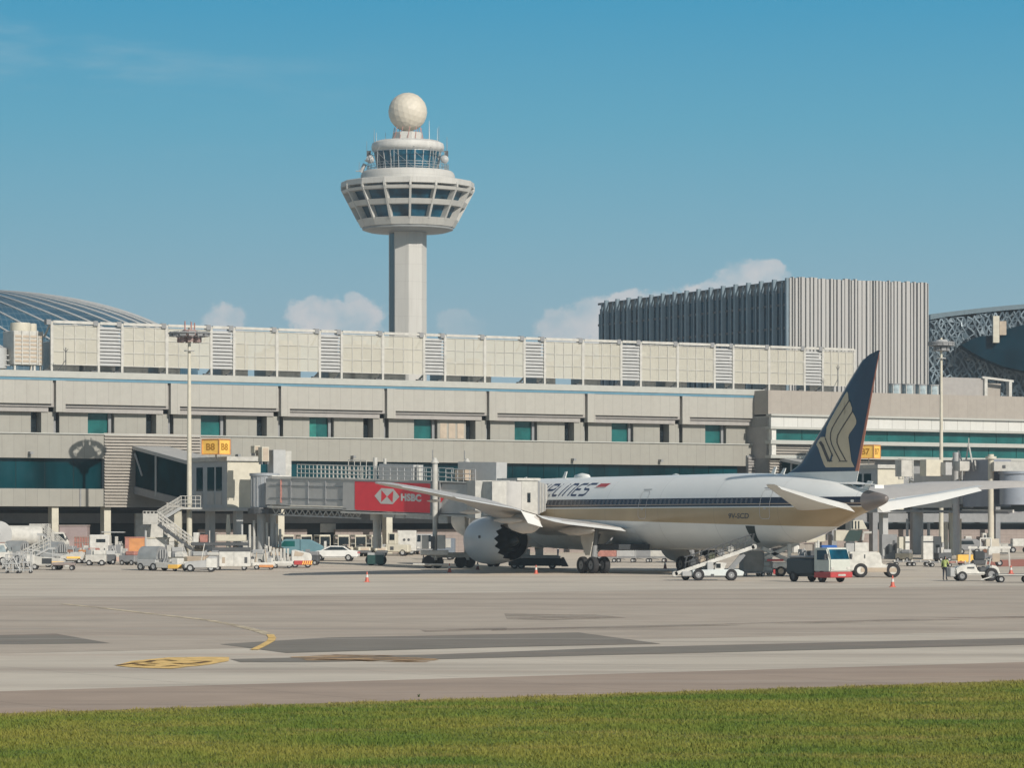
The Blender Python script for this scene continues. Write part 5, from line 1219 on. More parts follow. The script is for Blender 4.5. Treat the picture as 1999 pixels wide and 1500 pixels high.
for yy in (-1.4,1.15): rail((SX(283),yy,SZ(1021)),(SX(312),yy,SZ(1021)),1.05,4,M_OFFW,'railing',st,(0,0,0))
rail((SX(352),0,SZ(991)),(SX(392),0,SZ(991)),1.05,4,M_OFFW,'railing',st,(0,0,0))
MB().box(SX(283),SX(312),-1.46,-1.44,SZ(1021),SZ(1003)).build('landing_panel',M_OFFW,st)
MB().box(SX(340),SX(354),0.3,1.0,0,SZ(996)).build('column',M_CREAM,st)
MB().tube((SX(286),-0.5,0),(SX(286),-0.5,SZ(1026)),0.11,8).box(SX(276),SX(295),-0.7,-0.3,SZ(1030),SZ(1026.5)).build('landing_post',M_LGREY,st)
MB().box(SX(318),SX(326),0.4,0.7,0,SZ(1034)).build('service_post',M_OFFW,st); MB().box(SX(352),SX(363),-1.9,-1.2,0,SZ(1062)).build('service_cabinet',M_OFFW,st)

# ---- bridge at gate B7 (right edge)
Q0=WP(1800,960,343); Q1=WP(2010,960,330); d7=Vector((Q1.x-Q0.x,Q1.y-Q0.y,0)).normalized(); n7=Vector((d7.y,-d7.x,0)); n7=n7 if n7.y<0 else -n7
J7=thing('jet_bridge','second grey jet bridge with pale columns at the right edge near gate B7','jet bridge',(Q0.x,Q0.y,0),0,'passenger jet bridges'); O7=(Q0.x,Q0.y,0)
def M7(): return MB(O7)
def P7(px,py): return RP(px,py,(Q0.x,Q0.y,0),n7)
def P7z(px,z): q=P7(px,1000); return Vector((q.x,q.y,z))
def seg7(a,b,y0_,y1_,w,name,m):
    za,zb_=P7((a+b)/2,y1_).z,P7((a+b)/2,y0_).z; M7().beam(P7z(a,(za+zb_)/2),P7z(b,(za+zb_)/2),w,zb_-za).build(name,m,J7)
seg7(1805,1880,925,992,2.9,'outer_tunnel',M_TUN); seg7(1880,1900,915,985,3.1,'end_frame',M_LGREY)
seg7(1900,1955,898,990,2.7,'inner_tunnel',mat('blue_grey_box',(0.22,0.24,0.28),0.5))
mb=M7()
for k in range(6): mb.beam(P7(1820+k*8,947)+n7*1.47,P7(1824+k*8,947)+n7*1.47,0.02,0.22)
mb.build('faint_lettering',M_GREY,J7)
c_=P7z(1861,0); M7().tube((c_.x,c_.y,0.9),(c_.x,c_.y,5.6),0.45,14).box(c_.x-.9,c_.x-.55,c_.y-.3,c_.y+.1,1,4.3).box(c_.x+.3,c_.x+.8,c_.y-.5,c_.y-.1,1,4.6).build('support_column',M_CREAM,J7,smooth=40)
c_=P7z(1800,0); M7().tube((c_.x-0.4,c_.y,0.9),(c_.x-0.4,c_.y,6),0.55,14).tube((c_.x-1.5,c_.y,0.9),(c_.x-1.5,c_.y,4.6),0.14,8).tube((c_.x+0.7,c_.y,0.9),(c_.x+.7,c_.y,4.2),0.16,8).build('rotunda_column',M_LGREY,J7,smooth=40)
c_=P7z(1893,0)+n7*1.8; M7().tube((c_.x,c_.y,0.9),(c_.x,c_.y,P7(1893,884).z),0.36,12).build('lift_column',M_LGREY,J7,smooth=40)
c_=P7z(1961,0)+n7*1.8; M7().tube((c_.x,c_.y,0.6),(c_.x,c_.y,P7(1961,888).z),0.30,12).lathe([(0.55,0),(0.55,0.25)],(c_.x,c_.y,P7(1961,897).z),12,cap=True).box(c_.x-.55,c_.x+.75,c_.y-.5,c_.y+.5,1.5,2.6).build('lift_column',M_CREAM,J7,smooth=40)
cp=P7z(1985,0); M7().lathe([(1.7,P7(1985,986).z),(1.7,P7(1985,926).z),(1.85,P7(1985,926).z),(1.85,P7(1985,921).z),(0.1,P7(1985,920).z)],(cp.x,cp.y,0),24).build('cab',mat('rotunda_blue_grey2',(0.25,0.28,0.32),0.4),J7,smooth=35)
M7().box(cp.x-2.4,cp.x+2.2,cp.y-1,cp.y+1,P7(1985,921).z,P7(1985,902).z).build('roof_cabinet',M_OFFW,J7,bev=0.03)
M7().box(cp.x-1.55,cp.x-1.25,cp.y-1.05,cp.y-1.01,P7(1985,915).z,P7(1985,909).z).build('cabinet_vent',M_DGREY,J7)
for (a_7,b_7,y0_7,y1_7,m_7) in ((1752,1777,899,931,M_OFFW),(1799,1838,898,930,M_CREAM),(1839,1854,903,928,M_LGREY),(1866,1889,901,920,M_OFFW)):
    p_=WP((a_7+b_7)/2,y1_7,334); M7().cb((p_.x,p_.y,p_.z+(y1_7-y0_7)/F*167),((b_7-a_7)/F*334*1.05,1.0,(y1_7-y0_7)/F*334),B).build('roof_cabinet',m_7,J7)
# caged ladder drum
c_=P7z(1786,0)+n7*1.2; zc0,zc1=P7(1786,936).z,P7(1786,897).z
mb=M7()
for k in range(7): a=math.pi+math.pi*k/6; mb.tube((c_.x+0.75*math.cos(a),c_.y+0.5*math.sin(a),zc0),(c_.x+0.75*math.cos(a),c_.y+0.5*math.sin(a),zc1),0.05,5)
for h in range(5): mb.path([(c_.x+0.75*math.cos(math.pi+math.pi*k/8),c_.y+0.5*math.sin(math.pi+math.pi*k/8),zc0+(zc1-zc0)*h/4) for k in range(9)],0.04,4)
mb.build('ladder_cage',M_OFFW,J7)
M7().beam(P7(1775,940),P7(1775,975),0.25,0.25).beam(P7(1776,938),P7(1806,950),0.2,0.2).build('cage_bracket',M_OFFW,J7)
mb=M7()   # A-frame hoses above the bridge
for pts in ([(1906,928),(1916,868),(1926,920)],[(1884,900),(1896,882),(1904,905),(1898,940)],[(1910,900),(1918,912),(1922,900)],[(1928,900),(1930,918)]):
    mb.path([P7(*p)+n7*1.7 for p in pts],0.09,5)
mb.path([P7(1916,868)+n7*1.7,P7(1916,856)+n7*1.7],0.05,5); mb.build('hose_frame',M_OFFW,J7)
M7().beam(P7z(1760,5.45),P7z(1990,5.2),3.0,0.25).build('floor_beam',M_GREY,J7)
M7().beam(P7(1900,998)+n7*1.4,P7(1999,999)+n7*1.4,0.2,0.3).build('service_beam',M_OFFW,J7)
# ---------------------------------------------------------------- vehicles and equipment
def pxm(px,py): return F/gp(px,py).y
def put(name,label,cat,px,py,rz=0,group=None): return thing(name,label,cat,gp(px,py),R(rz),group)
def wheels(t,xs,hy,r=0.38,w=0.24,hub=M_LGREY,sides=(-1,1)):
    for x_ in xs:
        for s in sides:
            o,hp=wheel(t,x_,s*(hy-w/2),r,r,w); MB().lathe(hp,(x_,s*(hy-w/2),r),12,axis='y').build('rim',hub,o,smooth=40)
def bx(t,name,m,x0,x1,y0,y1,z0_,z1,bev=0.04): return MB().box(x0,x1,y0,y1,z0_,z1).build(name,m,t,bev=bev)
def cab(t,x0,x1,hy,z0_,z1,m,slope=0.35,glass=M_BLACKG,front=1,bev=0.08):
    # mirrors on both door pillars
    for s in (-1,1): MB().cb(((x1-slope*0.3 if front>0 else x0+slope*0.3),s*(hy+0.14),z0_+(z1-z0_)*0.68),(0.06,0.16,0.28)).build('mirror',M_DGREY,t)
    # front=+1: windscreen towards +x
    f=(lambda x_:x_) if front>0 else (lambda x_:x0+x1-x_)
    zm=z0_+(z1-z0_)*0.48
    c=MB().prism([(f(x0),z0_),(f(x1),z0_),(f(x1),zm),(f(x1-slope),z1),(f(x0),z1)],-hy,hy).build('cab',m,t,bev=bev,seg=2)
    d=0.012*front; n=Vector((z1-zm,0,slope)).normalized(); e=0.015
    p0=Vector((x1-0.10*slope,0,zm+0.10*(z1-zm))); p1=Vector((x1-0.88*slope,0,zm+0.88*(z1-zm)))
    q=[(f(p0.x+n.x*e),-hy+0.12,p0.z+n.z*e),(f(p0.x+n.x*e),hy-0.12,p0.z+n.z*e),(f(p1.x+n.x*e),hy-0.16,p1.z+n.z*e),(f(p1.x+n.x*e),-hy+0.16,p1.z+n.z*e)]
    MB().poly(q).build('windscreen',glass,c)
    xw0,xw1=x0+(x1-x0)*0.22,x1-slope*0.85-0.1
    for s in (-1,1):
        MB().poly([(f(xw0),s*(hy+0.012),zm+0.05),(f(xw1+slope*0.5),s*(hy+0.012),zm+0.05),(f(xw1),s*(hy+0.012),z1-0.18),(f(xw0),s*(hy+0.012),z1-0.18)]).build('side_window',glass,c)
        MB().cb((f(x1+0.02),s*(hy-0.25),z0_+0.3),(0.06,0.28,0.16)).build('headlight',M_WHITE,c)
    return c
rnd=random.Random(21)
def clutter(t,x0,x1,y0,y1,z0_,z1,n=12,mats=None):
    mats=mats or (M_OFFW,M_GREY,M_LGREY)
    for i in range(n):
        w=rnd.uniform(.15,.5); h=rnd.uniform(.2,(z1-z0_)); x_=rnd.uniform(x0,x1-w); y_=rnd.uniform(y0,y1-0.2)
        if i%3==2: MB().tube((x_,y_,z0_),(x_+rnd.uniform(-.4,.4),y_,z0_+h),0.045,6).build('pipe',mats[i%len(mats)],t)
        else: bx(t,'fitting',mats[i%len(mats)],x_,x_+w,y_,y_+0.2+rnd.uniform(0,.3),z0_,z0_+h*0.8,0.02)
# --- small towing tractors parked in a row along the terminal wall
def tractor(t,m=M_CREAM):
    bx(t,'body',m,-1.3,1.25,-0.7,0.7,0.35,0.95,0.08); bx(t,'seat',M_DGREY,-0.5,0.1,-0.5,0.5,0.95,1.15)
    bx(t,'bumper',M_DGREY,1.25,1.38,-0.7,0.7,0.35,0.6)
    MB().box(-0.9,0.35,-0.62,0.62,1.95,2.15).build('roof',m,t,bev=0.05)
    for x_ in (-0.85,0.3):
        for s in (-1,1): MB().beam((x_,s*0.58,0.95),(x_,s*0.58,1.96),0.07,0.07).build('roof_post',m,t)
    MB().poly([(0.33,-0.56,1.2),(0.33,0.56,1.2),(0.33,0.56,1.92),(0.33,-0.56,1.92)]).build('windscreen',M_BLACKG,t)
    MB().poly([(-0.88,-0.5,1.0),(-0.88,0.5,1.0),(-0.88,0.5,1.75),(-0.88,-0.5,1.75)]).build('rear_panel',M_OFFW,t)
    MB().box(1.26,1.29,-0.45,0.45,0.62,0.88).build('grille',M_TAN,t)
    wheels(t,(-0.85,0.85),0.72,0.33,0.2)
spots=[(561,1087),(596,1087),(632,1087),(669,1087),(702,1087),(733,1087)]
ords=['leftmost, behind the teal van','second from left','third from left behind the white car','fourth from left behind the white car','just left of the green carriage','rightmost']
first=put('baggage_tractor','cream baggage tractor in the row along the terminal, '+ords[0],'tractor',*spots[0],-66,'baggage tractors parked along the terminal'); tractor(first)
for i in range(1,6): dup(first,gp(*spots[i]),R(-66+(i%3)*4),'cream baggage tractor in the row along the terminal, '+ords[i])
# --- white saloon car
def car(t,m):
    b=MB().prism([(-2.25,0.35),(-2.3,0.75),(-2.15,0.98),(-1.5,1.04),(-0.95,1.40),(0.35,1.45),(1.2,1.02),(2.05,0.86),(2.3,0.62),(2.28,0.32)],-0.86,0.86).build('body',m,t,bev=0.10,seg=2)
    for s in (-1,1): MB().poly([(-1.35,s*0.872,1.04),(0.98,s*0.872,1.02),(0.3,s*0.86,1.35),(-0.85,s*0.86,1.33)]).build('side_window',M_BLACKG,t)
    MB().poly([(1.17,-0.66,1.06),(1.17,0.66,1.06),(0.44,0.62,1.425),(0.44,-0.62,1.425)]).build('windscreen',M_BLACKG,t)
    MB().poly([(-1.5,-0.66,1.08),(-1.5,0.66,1.08),(-1.02,0.62,1.38),(-1.02,-0.62,1.38)]).build('rear_window',M_BLACKG,t)
    for s in (-1,1): MB().cb((2.22,s*0.62,0.68),(0.12,0.34,0.14)).build('headlight',M_WHITE,t); MB().cb((-2.27,s*0.62,0.8),(0.08,0.3,0.16)).build('tail_light',M_RED,t)
    wheels(t,(-1.38,1.38),0.88,0.33,0.22)
t=put('white_car','white saloon car standing side on below the red poster','car',654,1096,176); car(t,mat('car_white',(0.72,0.72,0.70),0.25))
# --- teal van pick-up
t=put('teal_van','blue grey crew van with a sloping back and white tail board','van',586,1093,180)
cab(t,-0.1,2.3,0.9,0.5,1.95,M_TEAL,0.9,MATS['teal_glass']); MB().prism([(-2.3,0.55),(-0.05,0.55),(-0.05,1.93),(-1.0,1.9),(-2.3,1.25)],-0.9,0.9).build('canopy',M_TEAL,t,bev=0.06)
bx(t,'tail_board',M_WHITE,-2.5,-2.32,-0.9,0.9,0.6,1.75); wheels(t,(-1.5,1.5),0.92)
# --- barrel loaders: grey half-round hood on a low chassis
def barrel(t,flip=False,yel=True):
    bx(t,'chassis',M_LGREY,-2.0,-0.1,-0.85,0.85,0.35,0.95,0.06)
    MB().prism([(-0.1,0.25),(2.15,0.2),(2.15,0.55),(1.9,0.62),(-0.1,0.75)],-0.85,0.85).build('low_deck',M_OFFW,t,bev=0.04)
    bx(t,'corner_bumper',M_YEL if yel else M_OFFW,1.15,2.18,-0.88,-0.3,0.18,0.52,0.03)
    n=14; pr=[(0.82*math.cos(math.pi*i/n),1.2+0.82*math.sin(math.pi*i/n)) for i in range(n+1)]
    mb=MB(); mb.prism([(0.82,0.95)]+pr+[(-0.82,0.95)],-1.95,-0.05,'x'); h=mb.build('barrel_hood',mat('galvanised',(0.33,0.34,0.335),0.4,0.25,var=0.15),t,smooth=35)
    mb=MB(); 
    for i in range(n): mb.poly([(-0.03,0.80*math.cos(math.pi*i/n),1.2+0.80*math.sin(math.pi*i/n)),(-0.03,0.80*math.cos(math.pi*(i+1)/n),1.2+0.80*math.sin(math.pi*(i+1)/n)),(-0.03,0.62*math.cos(math.pi*(i+1)/n),1.2+0.62*math.sin(math.pi*(i+1)/n)),(-0.03,0.62*math.cos(math.pi*i/n),1.2+0.62*math.sin(math.pi*i/n))])
    mb.build('hood_rim',M_GREY,h)
    MB().box(-0.035,-0.031,-0.6,0.6,0.98,1.72).build('hood_opening',M_DGREY,h)
    for yy in (-0.35,0.0,0.35): MB().box(-0.02,0.03,yy-0.05,yy+0.05,1.0,1.75).build('inner_bar',M_LGREY,h)
    clutter(t,0.0,1.4,-0.75,0.4,0.62,1.15,6)
    bx(t,'side_box',M_WHITE,1.45,2.1,-0.8,0.1,0.55,1.05,0.04)
    wheels(t,(-1.65,-0.35),0.86,0.34,0.22); wheels(t,(1.75,),0.8,0.2,0.2)
for px,py,rz,sc_,yel,lab in ((318,1115,-30,1,True,'grey barrel hooded loader nearest the camera left of the mast, yellow corner bumper'),(122,1100,-28,0.95,False,'grey barrel hooded loader behind the yellow nosed trolley, dark open mouth'),(50,1098,-26,0.95,False,'grey barrel hooded loader near the left edge behind the frame trolleys')):
    t=put('barrel_loader',lab,'loader',px,py,rz,'barrel hooded loaders on the apron'); barrel(t,False,yel); t.scale=(sc_,)*3
# --- left edge
t=put('tank_lorry','white tanker lorry with a long rounded tank at the left edge','lorry',36,1088,5)
MB().lathe([(0.1,-2.6),(0.8,-2.55),(1.0,-2.4),(1.0,2.2),(0.8,2.4),(0.1,2.45)],(0,0,2.0),24,axis='x').build('tank',M_WHITE,t,smooth=40)
bx(t,'chassis',M_DGREY,-2.8,2.8,-0.8,0.8,0.6,0.95); bx(t,'end_bracket',M_DGREY,2.5,2.8,-0.9,0.9,0.95,3.1); wheels(t,(-2,-1,1.9),0.95,0.45)
t=put('drum_trailer','large pale grey drum end cut by the left edge of view','trailer',-6,1089,20)
MB().lathe([(0.1,-1.2),(1.25,-1.15),(1.25,1.0),(0.9,1.15),(0.1,1.2)],(0,0,2.2),24,axis='y').build('drum',M_LGREY,t,smooth=40); bx(t,'chassis',M_GREY,-1.5,1.5,-.9,.9,.5,.9); wheels(t,(-.9,.9),.9)
t=put('white_van','white van nose with a pale windscreen cut by the left edge','van',0,1104,0)
cab(t,-2.0,1.0,0.9,0.35,1.9,M_WHITE,0.5,MATS['pale_glass'] if 'pale_glass' in MATS else M_LGREY); bx(t,'bumper',M_DGREY,0.95,1.1,-0.85,0.85,0.3,0.5); wheels(t,(-1.2,0.4),0.9)
t=put('box_lorry','white box lorry with a small cab parked under the terminal','lorry',98,1087,2)
bx(t,'box_body',M_OFFW,-1.9,0.0,-1.0,1.0,1.0,3.15); cab(t,0.15,1.9,0.95,0.6,2.35,M_WHITE,0.5); bx(t,'chassis',M_DGREY,-2,1.9,-.7,.7,.45,.98); wheels(t,(-1.3,1.2),.95,.42)
t=put('pink_container','faded pinkish box standing behind the box lorry cab','container',147,1087,0); bx(t,'body',mat('dusty_mauve',(0.30,0.24,0.235),0.7),-1.4,1.3,-1,1,0,2.9,0.03); bx(t,'lid',M_BLOCK,-1.5,1.35,-1.05,1.05,2.9,3.05,0.02)
t=put('red_cage','faded red mesh cage between the grey barrel and white pick-up','cage',163,1091,0)
bx(t,'body',M_PINK,-0.75,0.75,-0.7,0.7,0.4,2.1,0.02)
mb=MB()
for i in range(7): mb.box(-0.78+0.25*i,-0.74+0.25*i,-0.74,-0.705,0.4,2.1)
for i in range(4): mb.box(-0.76,0.78,-0.75,-0.71,0.45+0.52*i,0.5+0.52*i)
mb.build('mesh',M_MAUVE,t); wheels(t,(-.5,.5),.6,.2,.15)
t=put('white_pickup','white box van with a small dark window behind the equipment','van',196,1094,0)
bx(t,'body',M_WHITE,-0.95,0.95,-0.9,0.9,0.75,2.35,0.12); MB().box(-0.25,0.6,-0.93,-0.905,1.65,1.95).build('side_window',M_BLACKG,t); bx(t,'bumper',M_DGREY,-0.95,1.1,-0.95,0.9,0.4,0.76); wheels(t,(-.6,.6),.9,.36)
t=put('hose_cart','white and pink hose cart crowded with pipes beside the orange box','cart',228,1101,0)
bx(t,'body',M_OFFW,-0.95,0.95,-0.7,0.7,0.3,0.9,0.05); bx(t,'nose',mat('pale_pink',(0.50,0.36,0.30),0.6),-0.9,0.9,-0.78,-0.7,0.2,0.6,0.03); clutter(t,-0.9,0.7,-0.6,0.3,0.9,1.9,10); wheels(t,(-.6,.6),.75,.24)
t=put('hose_cart','smaller white hose cart with a roof rail behind the pink nosed one','cart',221,1093,0); bx(t,'body',M_WHITE,-0.6,0.7,-0.6,0.6,0.3,1.3); bx(t,'roof',M_LGREY,-1.0,1.1,-0.7,0.7,2.5,2.6,.02); clutter(t,-.6,.6,-.5,.4,1.3,2.4,6); wheels(t,(-.4,.5),.6,.22)
t=put('orange_container','orange box container behind the near grey barrel loader','container',263,1097,8); bx(t,'body',M_ORANGE,-0.85,0.9,-0.8,0.8,0.25,2.15,0.02); bx(t,'side_band',M_PINK,-0.87,-0.5,-0.82,0.82,0.3,2.1,0.01); bx(t,'lid',M_PINK,-0.9,0.95,-0.85,0.85,2.15,2.25,.01)
t=put('lidded_crate','low white crate with pale lid right of the orange container','crate',300,1094,0); bx(t,'body',M_WHITE,-0.9,1.4,-.6,.6,.0,2.0); bx(t,'lid',M_CREAM,-1.2,1.5,-.65,.65,2.0,2.12,.02)
def ftrolley(t,h,tall):
    mb=MB()
    for x_ in (-0.55,0,0.55):
        for y_ in (-0.4,0.4): mb.tube((x_,y_,0.12),(x_,y_,h if x_!=0 or tall else h*0.7),0.045,6)
    for z_ in (0.25,h*0.5,h): 
        for y_ in (-0.4,0.4): mb.tube((-0.55,y_,z_),(0.55,y_,z_),0.04,6)
    mb.tube((-0.55,-0.4,0.25),(0,-0.4,h*0.9),0.04,5).tube((0.55,-0.4,0.25),(0,-0.4,h*0.9),0.04,5); mb.build('frame',M_LGREY,t)
    bx(t,'tray',M_LGREY,-0.5,0.5,-0.38,0.38,h*0.5,h*0.55,0.01)
    for x_ in (-0.5,0.5):
        for y_ in (-0.35,0.35): MB().lathe([(0.02,-0.04),(0.11,-0.04),(0.11,0.04),(0.02,0.04)],(x_,y_,0.11),10,axis='y').build('castor',M_TYRE,t)
for px,py,h,lab in ((27,1120,1.5,'open white tube trolley at the far left, taller with diagonal braces'),(48,1120,1.7,'open white tube trolley right beside the leftmost one'),(20,1112,0.9,'low steel trolley behind the two tube trolleys')):
    t=put('frame_trolley',lab,'trolley',px,py,0,'steel frame trolleys at the left'); ftrolley(t,h,h>1.6)
t=put('nose_trolley','low trolley with a yellow nose and dark hollow before the barrel loaders','trolley',98,1113,3)
MB().prism([(-1.6,0.35),(1.1,0.35),(1.3,0.75),(0.9,0.95),(-1.6,1.15)],-0.6,0.6).build('body',M_OFFW,t,bev=0.05); bx(t,'nose',M_YEL,0.2,1.2,-0.66,-0.6,0.38,0.68,.01); bx(t,'hollow',M_DARK,-0.6,0.2,-0.63,-0.605,0.5,0.95,.0); MB().beam((-1.9,-0.5,1.75),(1.0,-0.5,1.15),0.08,0.08).build('rail',M_LGREY,t); bx(t,'tail_box',M_WHITE,-1.9,-1.2,-0.62,0.3,0.5,1.25); wheels(t,(-1.2,.8),.6,.26)
t=put('flat_dolly','small pinkish grey flat dolly on black wheels at left','dolly',125,1114,0); bx(t,'deck',M_BLOCK,-0.95,0.95,-.5,.5,.4,.62); MB().tube((-0.9,-.4,.62),(.9,-.4,.7),.04,5).build('tow_bar',M_LGREY,t); bx(t,'motor',M_OFFW,.1,.5,-.5,-.3,.25,.5); wheels(t,(-.75,.7),.5,.2)
t=put('nose_trolley','yellow and white wedge trolley under the dark mouthed barrel loader','trolley',140,1101,5)
MB().prism([(-1.0,0.3),(1.0,0.3),(1.25,0.95),(0.9,1.1),(-1.0,0.7)],-0.6,0.6).build('body',M_OFFW,t,bev=0.05); bx(t,'nose',M_YEL,-.4,.8,-.65,-.6,.45,.62,.01); wheels(t,(-.6,.7),.6,.24)
# --- middle left: grey tow tractor, white generator, equipment
t=put('tow_tractor','low grey and white tow tractor right of the light mast','tractor',392,1117,2)
MB().prism([(-1.3,0.3),(1.35,0.3),(1.4,1.25),(0.7,1.3),(0.4,0.95),(-0.9,0.85),(-1.3,0.7)],-0.8,0.8).build('body',M_LGREY,t,bev=0.07); bx(t,'rear_box',M_WHITE,0.5,1.38,-.83,-.8,.35,1.1,.01); bx(t,'lamp_hood',M_WHITE,-1.35,-.9,-.7,.7,.6,.85); bx(t,'hood',M_OFFW,.5,1.5,-.5,.5,1.3,1.6,.08); MB().beam((0.1,-.4,.95),(0.35,-.4,2.3),.06,.06).build('mast_pole',M_WHITE,t); wheels(t,(-.8,.9),.82,.32)
t=put('ground_power_unit','white boxy ground power unit with grey end panel and dark vents','power unit',452,1114,2)
bx(t,'body',M_WHITE,-1.0,1.6,-.8,.8,.3,1.55,.05); bx(t,'end_panel',M_GREY,-1.6,-1.02,-.78,.78,.3,1.65,.03); bx(t,'top_deck',M_DGREY,-1.6,1.6,-.7,.7,1.56,1.9,.02)
for x_ in (-.6,1.25): MB().box(x_-.12,x_+.12,-.815,-.803,.6,1.1).build('vent',M_TAN if x_<0 else M_DGREY,t)
MB().box(.25,.27,-.812,-.803,.35,1.5).build('door_joint',M_GREY,t); wheels(t,(-1.1,1.1),.75,.22)
t=put('flatbed_trailer','flat dark topped trailer with white boxes behind the power unit','trailer',430,1098,0)
bx(t,'deck',M_DGREY,-2.6,2.6,-.9,.9,1.5,1.8,.03); bx(t,'cargo_box',M_WHITE,-2.4,-1.9,-.7,.2,1.8,2.7); bx(t,'cargo_box',M_PINK,-1.8,-1.1,-.7,.2,1.8,2.5); bx(t,'cargo_box',M_CREAM,-.3,2.4,-.8,.5,1.9,2.5); wheels(t,(-2,2),.9,.38); MB().tube((-.9,-.6,1.8),(-.9,-.6,2.9),.05,5).build('pole',M_OFFW,t)
t=put('rope_cart','narrow tan cart of coiled hoses right beside the light mast','cart',391,1097,0); bx(t,'body',M_TAN,-.5,.5,-.4,.4,.3,1.2); clutter(t,-.55,.4,-.4,.3,1.2,3.0,9,(M_TAN,M_MAUVE,M_OFFW)); wheels(t,(-.3,.3),.45,.2)
t=put('beacon_pole','short cream pole topped with a tapered cap behind the trailer','pole',446,1095,0); MB().tube((0,0,0),(0,0,2.6),.2,10).build('post',M_CREAM,t,smooth=40); MB().tube((0,0,2.6),(0,0,4.3),.24,10,r2=.14).build('cap',M_CREAM,t,smooth=40)
for px,lab in ((516,'white hydraulic service cart crowded with hoses, left of the pair'),(552,'white service cart with ribbed side panels beside the chevron tractor')):
    t=put('service_cart',lab,'cart',px,1113 if px<530 else 1110,2,'white service carts'); k=px>530
    bx(t,'deck',M_WHITE,-1.0,0.9,-.7,.7,.3,.62,.05); bx(t,'bumper',M_ORANGE if not k else M_OFFW,-.4,.8,-.76,-.7,.2,.42,.02); clutter(t,-.95,.7,-.6,.3,.62,1.75,9,(M_OFFW,M_LGREY,M_TAN) if not k else (M_OFFW,M_WHITE,M_LGREY))
    bx(t,'end_box',M_WHITE,-1.1,-.8,-.6,.6,.3,.9); wheels(t,(-.6,.6),.7,.22)
    if k:
        for i in range(5): MB().box(-.8+.3*i,-.62+.3*i,-.5,-.46,.7,1.7).build('ribbed_panel',M_OFFW,t)
t=put('chevron_tractor','white tow tractor with a red and yellow striped rear bumper','tractor',588,1109,3)
MB().prism([(-.85,.45),(.9,.45),(.95,1.0),(.8,1.25),(-.5,1.55),(-.85,1.5)],-.75,.75).build('body',M_WHITE,t,bev=.08); MB().poly([(-.6,-.77,1.0),(.1,-.77,1.0),(.3,-.77,1.25),(-.5,-.77,1.45)]).build('side_window',M_TAN,t)
bx(t,'bumper',M_RED,-.6,.95,-.8,.7,.25,.62,.03)
for i in range(5): MB().poly([(.1+.18*i,-.815,.27),(.19+.18*i,-.815,.27),(.29+.18*i,-.815,.6),(.20+.18*i,-.815,.6)]).build('stripe',M_YEL,t)
wheels(t,(-.5,.6),.78,.3)
t=put('roof_van','white van roof with a long dark side vent behind the service carts','van',512,1094,0); bx(t,'body',M_WHITE,-1.3,1.4,-.8,.8,.6,2.2,.1); MB().box(-.3,.6,-.83,-.805,1.65,1.9).build('side_vent',M_DGREY,t); wheels(t,(-.9,1),.8)
# --- between bridge and engine
t=put('white_box_lorry','white box lorry with two round dark portholes behind the bridge legs','lorry',795,1084,0)
bx(t,'box_body',M_WHITE,-.95,.95,-1,1,.4,2.5,.04)
for x_ in (-.25,.2): MB().lathe([(.01,0),(.14,0)],(x_,-1.02,1.55),12,axis='y').build('porthole',M_DGREY,t)
wheels(t,(-.5,.5),.9,.4)
t=put('cream_tractor','cream tow tractor with a high cab left of the porthole lorry','tractor',772,1086,-10)
bx(t,'body',M_CREAM,-.9,1.5,-.75,.75,.35,1.15,.1); bx(t,'high_cab',M_CREAM,-.6,.2,-.6,.6,1.15,2.3,.05); MB().box(-.45,.05,-.63,-.605,1.6,2.2).build('cab_window',M_BLACKG,t); MB().box(-.35,.0,-.78,-.755,.6,.95).build('grille',M_DGREY,t); MB().prism([(-2.2,.4),(-.9,.4),(-.9,1.2),(-1.7,1.1)],-.6,.6).build('rear_hood',M_LGREY,t,bev=.05); wheels(t,(-1.5,.9),.75,.34)
t=put('grey_van','silver van facing out with a big windscreen right of the porthole lorry','van',829,1083,-90)
cab(t,-2,1.2,.85,.4,2.1,M_LGREY,.5,M_BLACKG); bx(t,'bumper',M_GREY,1.15,1.3,-.8,.8,.35,.6); wheels(t,(-1.3,.6),.85)
t=put('blue_grey_lorry','blue grey lorry back with pale cabinets beside the near bridge leg','lorry',868,1094,-4)
bx(t,'body',mat('slate_blue',(0.17,0.20,0.24),.5),-1.0,1.0,-.9,.9,.5,2.1); bx(t,'side_panel',M_OFFW,-.1,.7,-.93,-.9,1.2,2.05,.01); MB().cb((-1.15,-.8,1.4),(.1,.25,.25)).build('mirror_lamp',M_WHITE,t); wheels(t,(-.6,.6),.9,.36)
# --- under the wing: long dark cargo loader with white crates and workers
t=put('cargo_loader','long dark cargo loader carrying white crates behind the engine exhaust','loader',1052,1111,-2)
bx(t,'deck',M_LGREY,-2.3,1.9,-1.0,1.0,.92,1.12,.03); bx(t,'body',mat('dark_teal_body',(0.012,0.03,0.035),.6),-2.6,2.0,-1.0,1.0,.25,.91,.06); MB().prism([(2.0,.2),(2.6,.2),(2.2,1.0),(2.0,1.0)],-1,1).build('ramp_end',M_DGREY,t); wheels(t,(-2.1,-1.5,1.2),1.0,.32)
bx(t,'guard_rail',M_LGREY,-2.2,1.7,-1.0,-.95,1.12,1.2,.0)
for (x0,x1,h,m,lab) in ((-1.6,-.75,.55,M_WHITE,'white crate at the left end of the dark cargo loader'),(-.25,.4,.65,M_OFFW,'white crate leaning in the middle of the cargo loader deck')):
    b=gp(1052,1111); c=thing('cargo_crate',lab,'crate',b+Vector(((x0+x1)/2,0,1.12)),R(-2),'crates on the cargo loader'); bx(c,'body',m,-(x1-x0)/2,(x1-x0)/2,-.6,.3,0,h,.04); bx(c,'lid',M_CREAM,-(x1-x0)/2-.03,(x1-x0)/2+.03,-.63,.33,h,h+.06,.01)
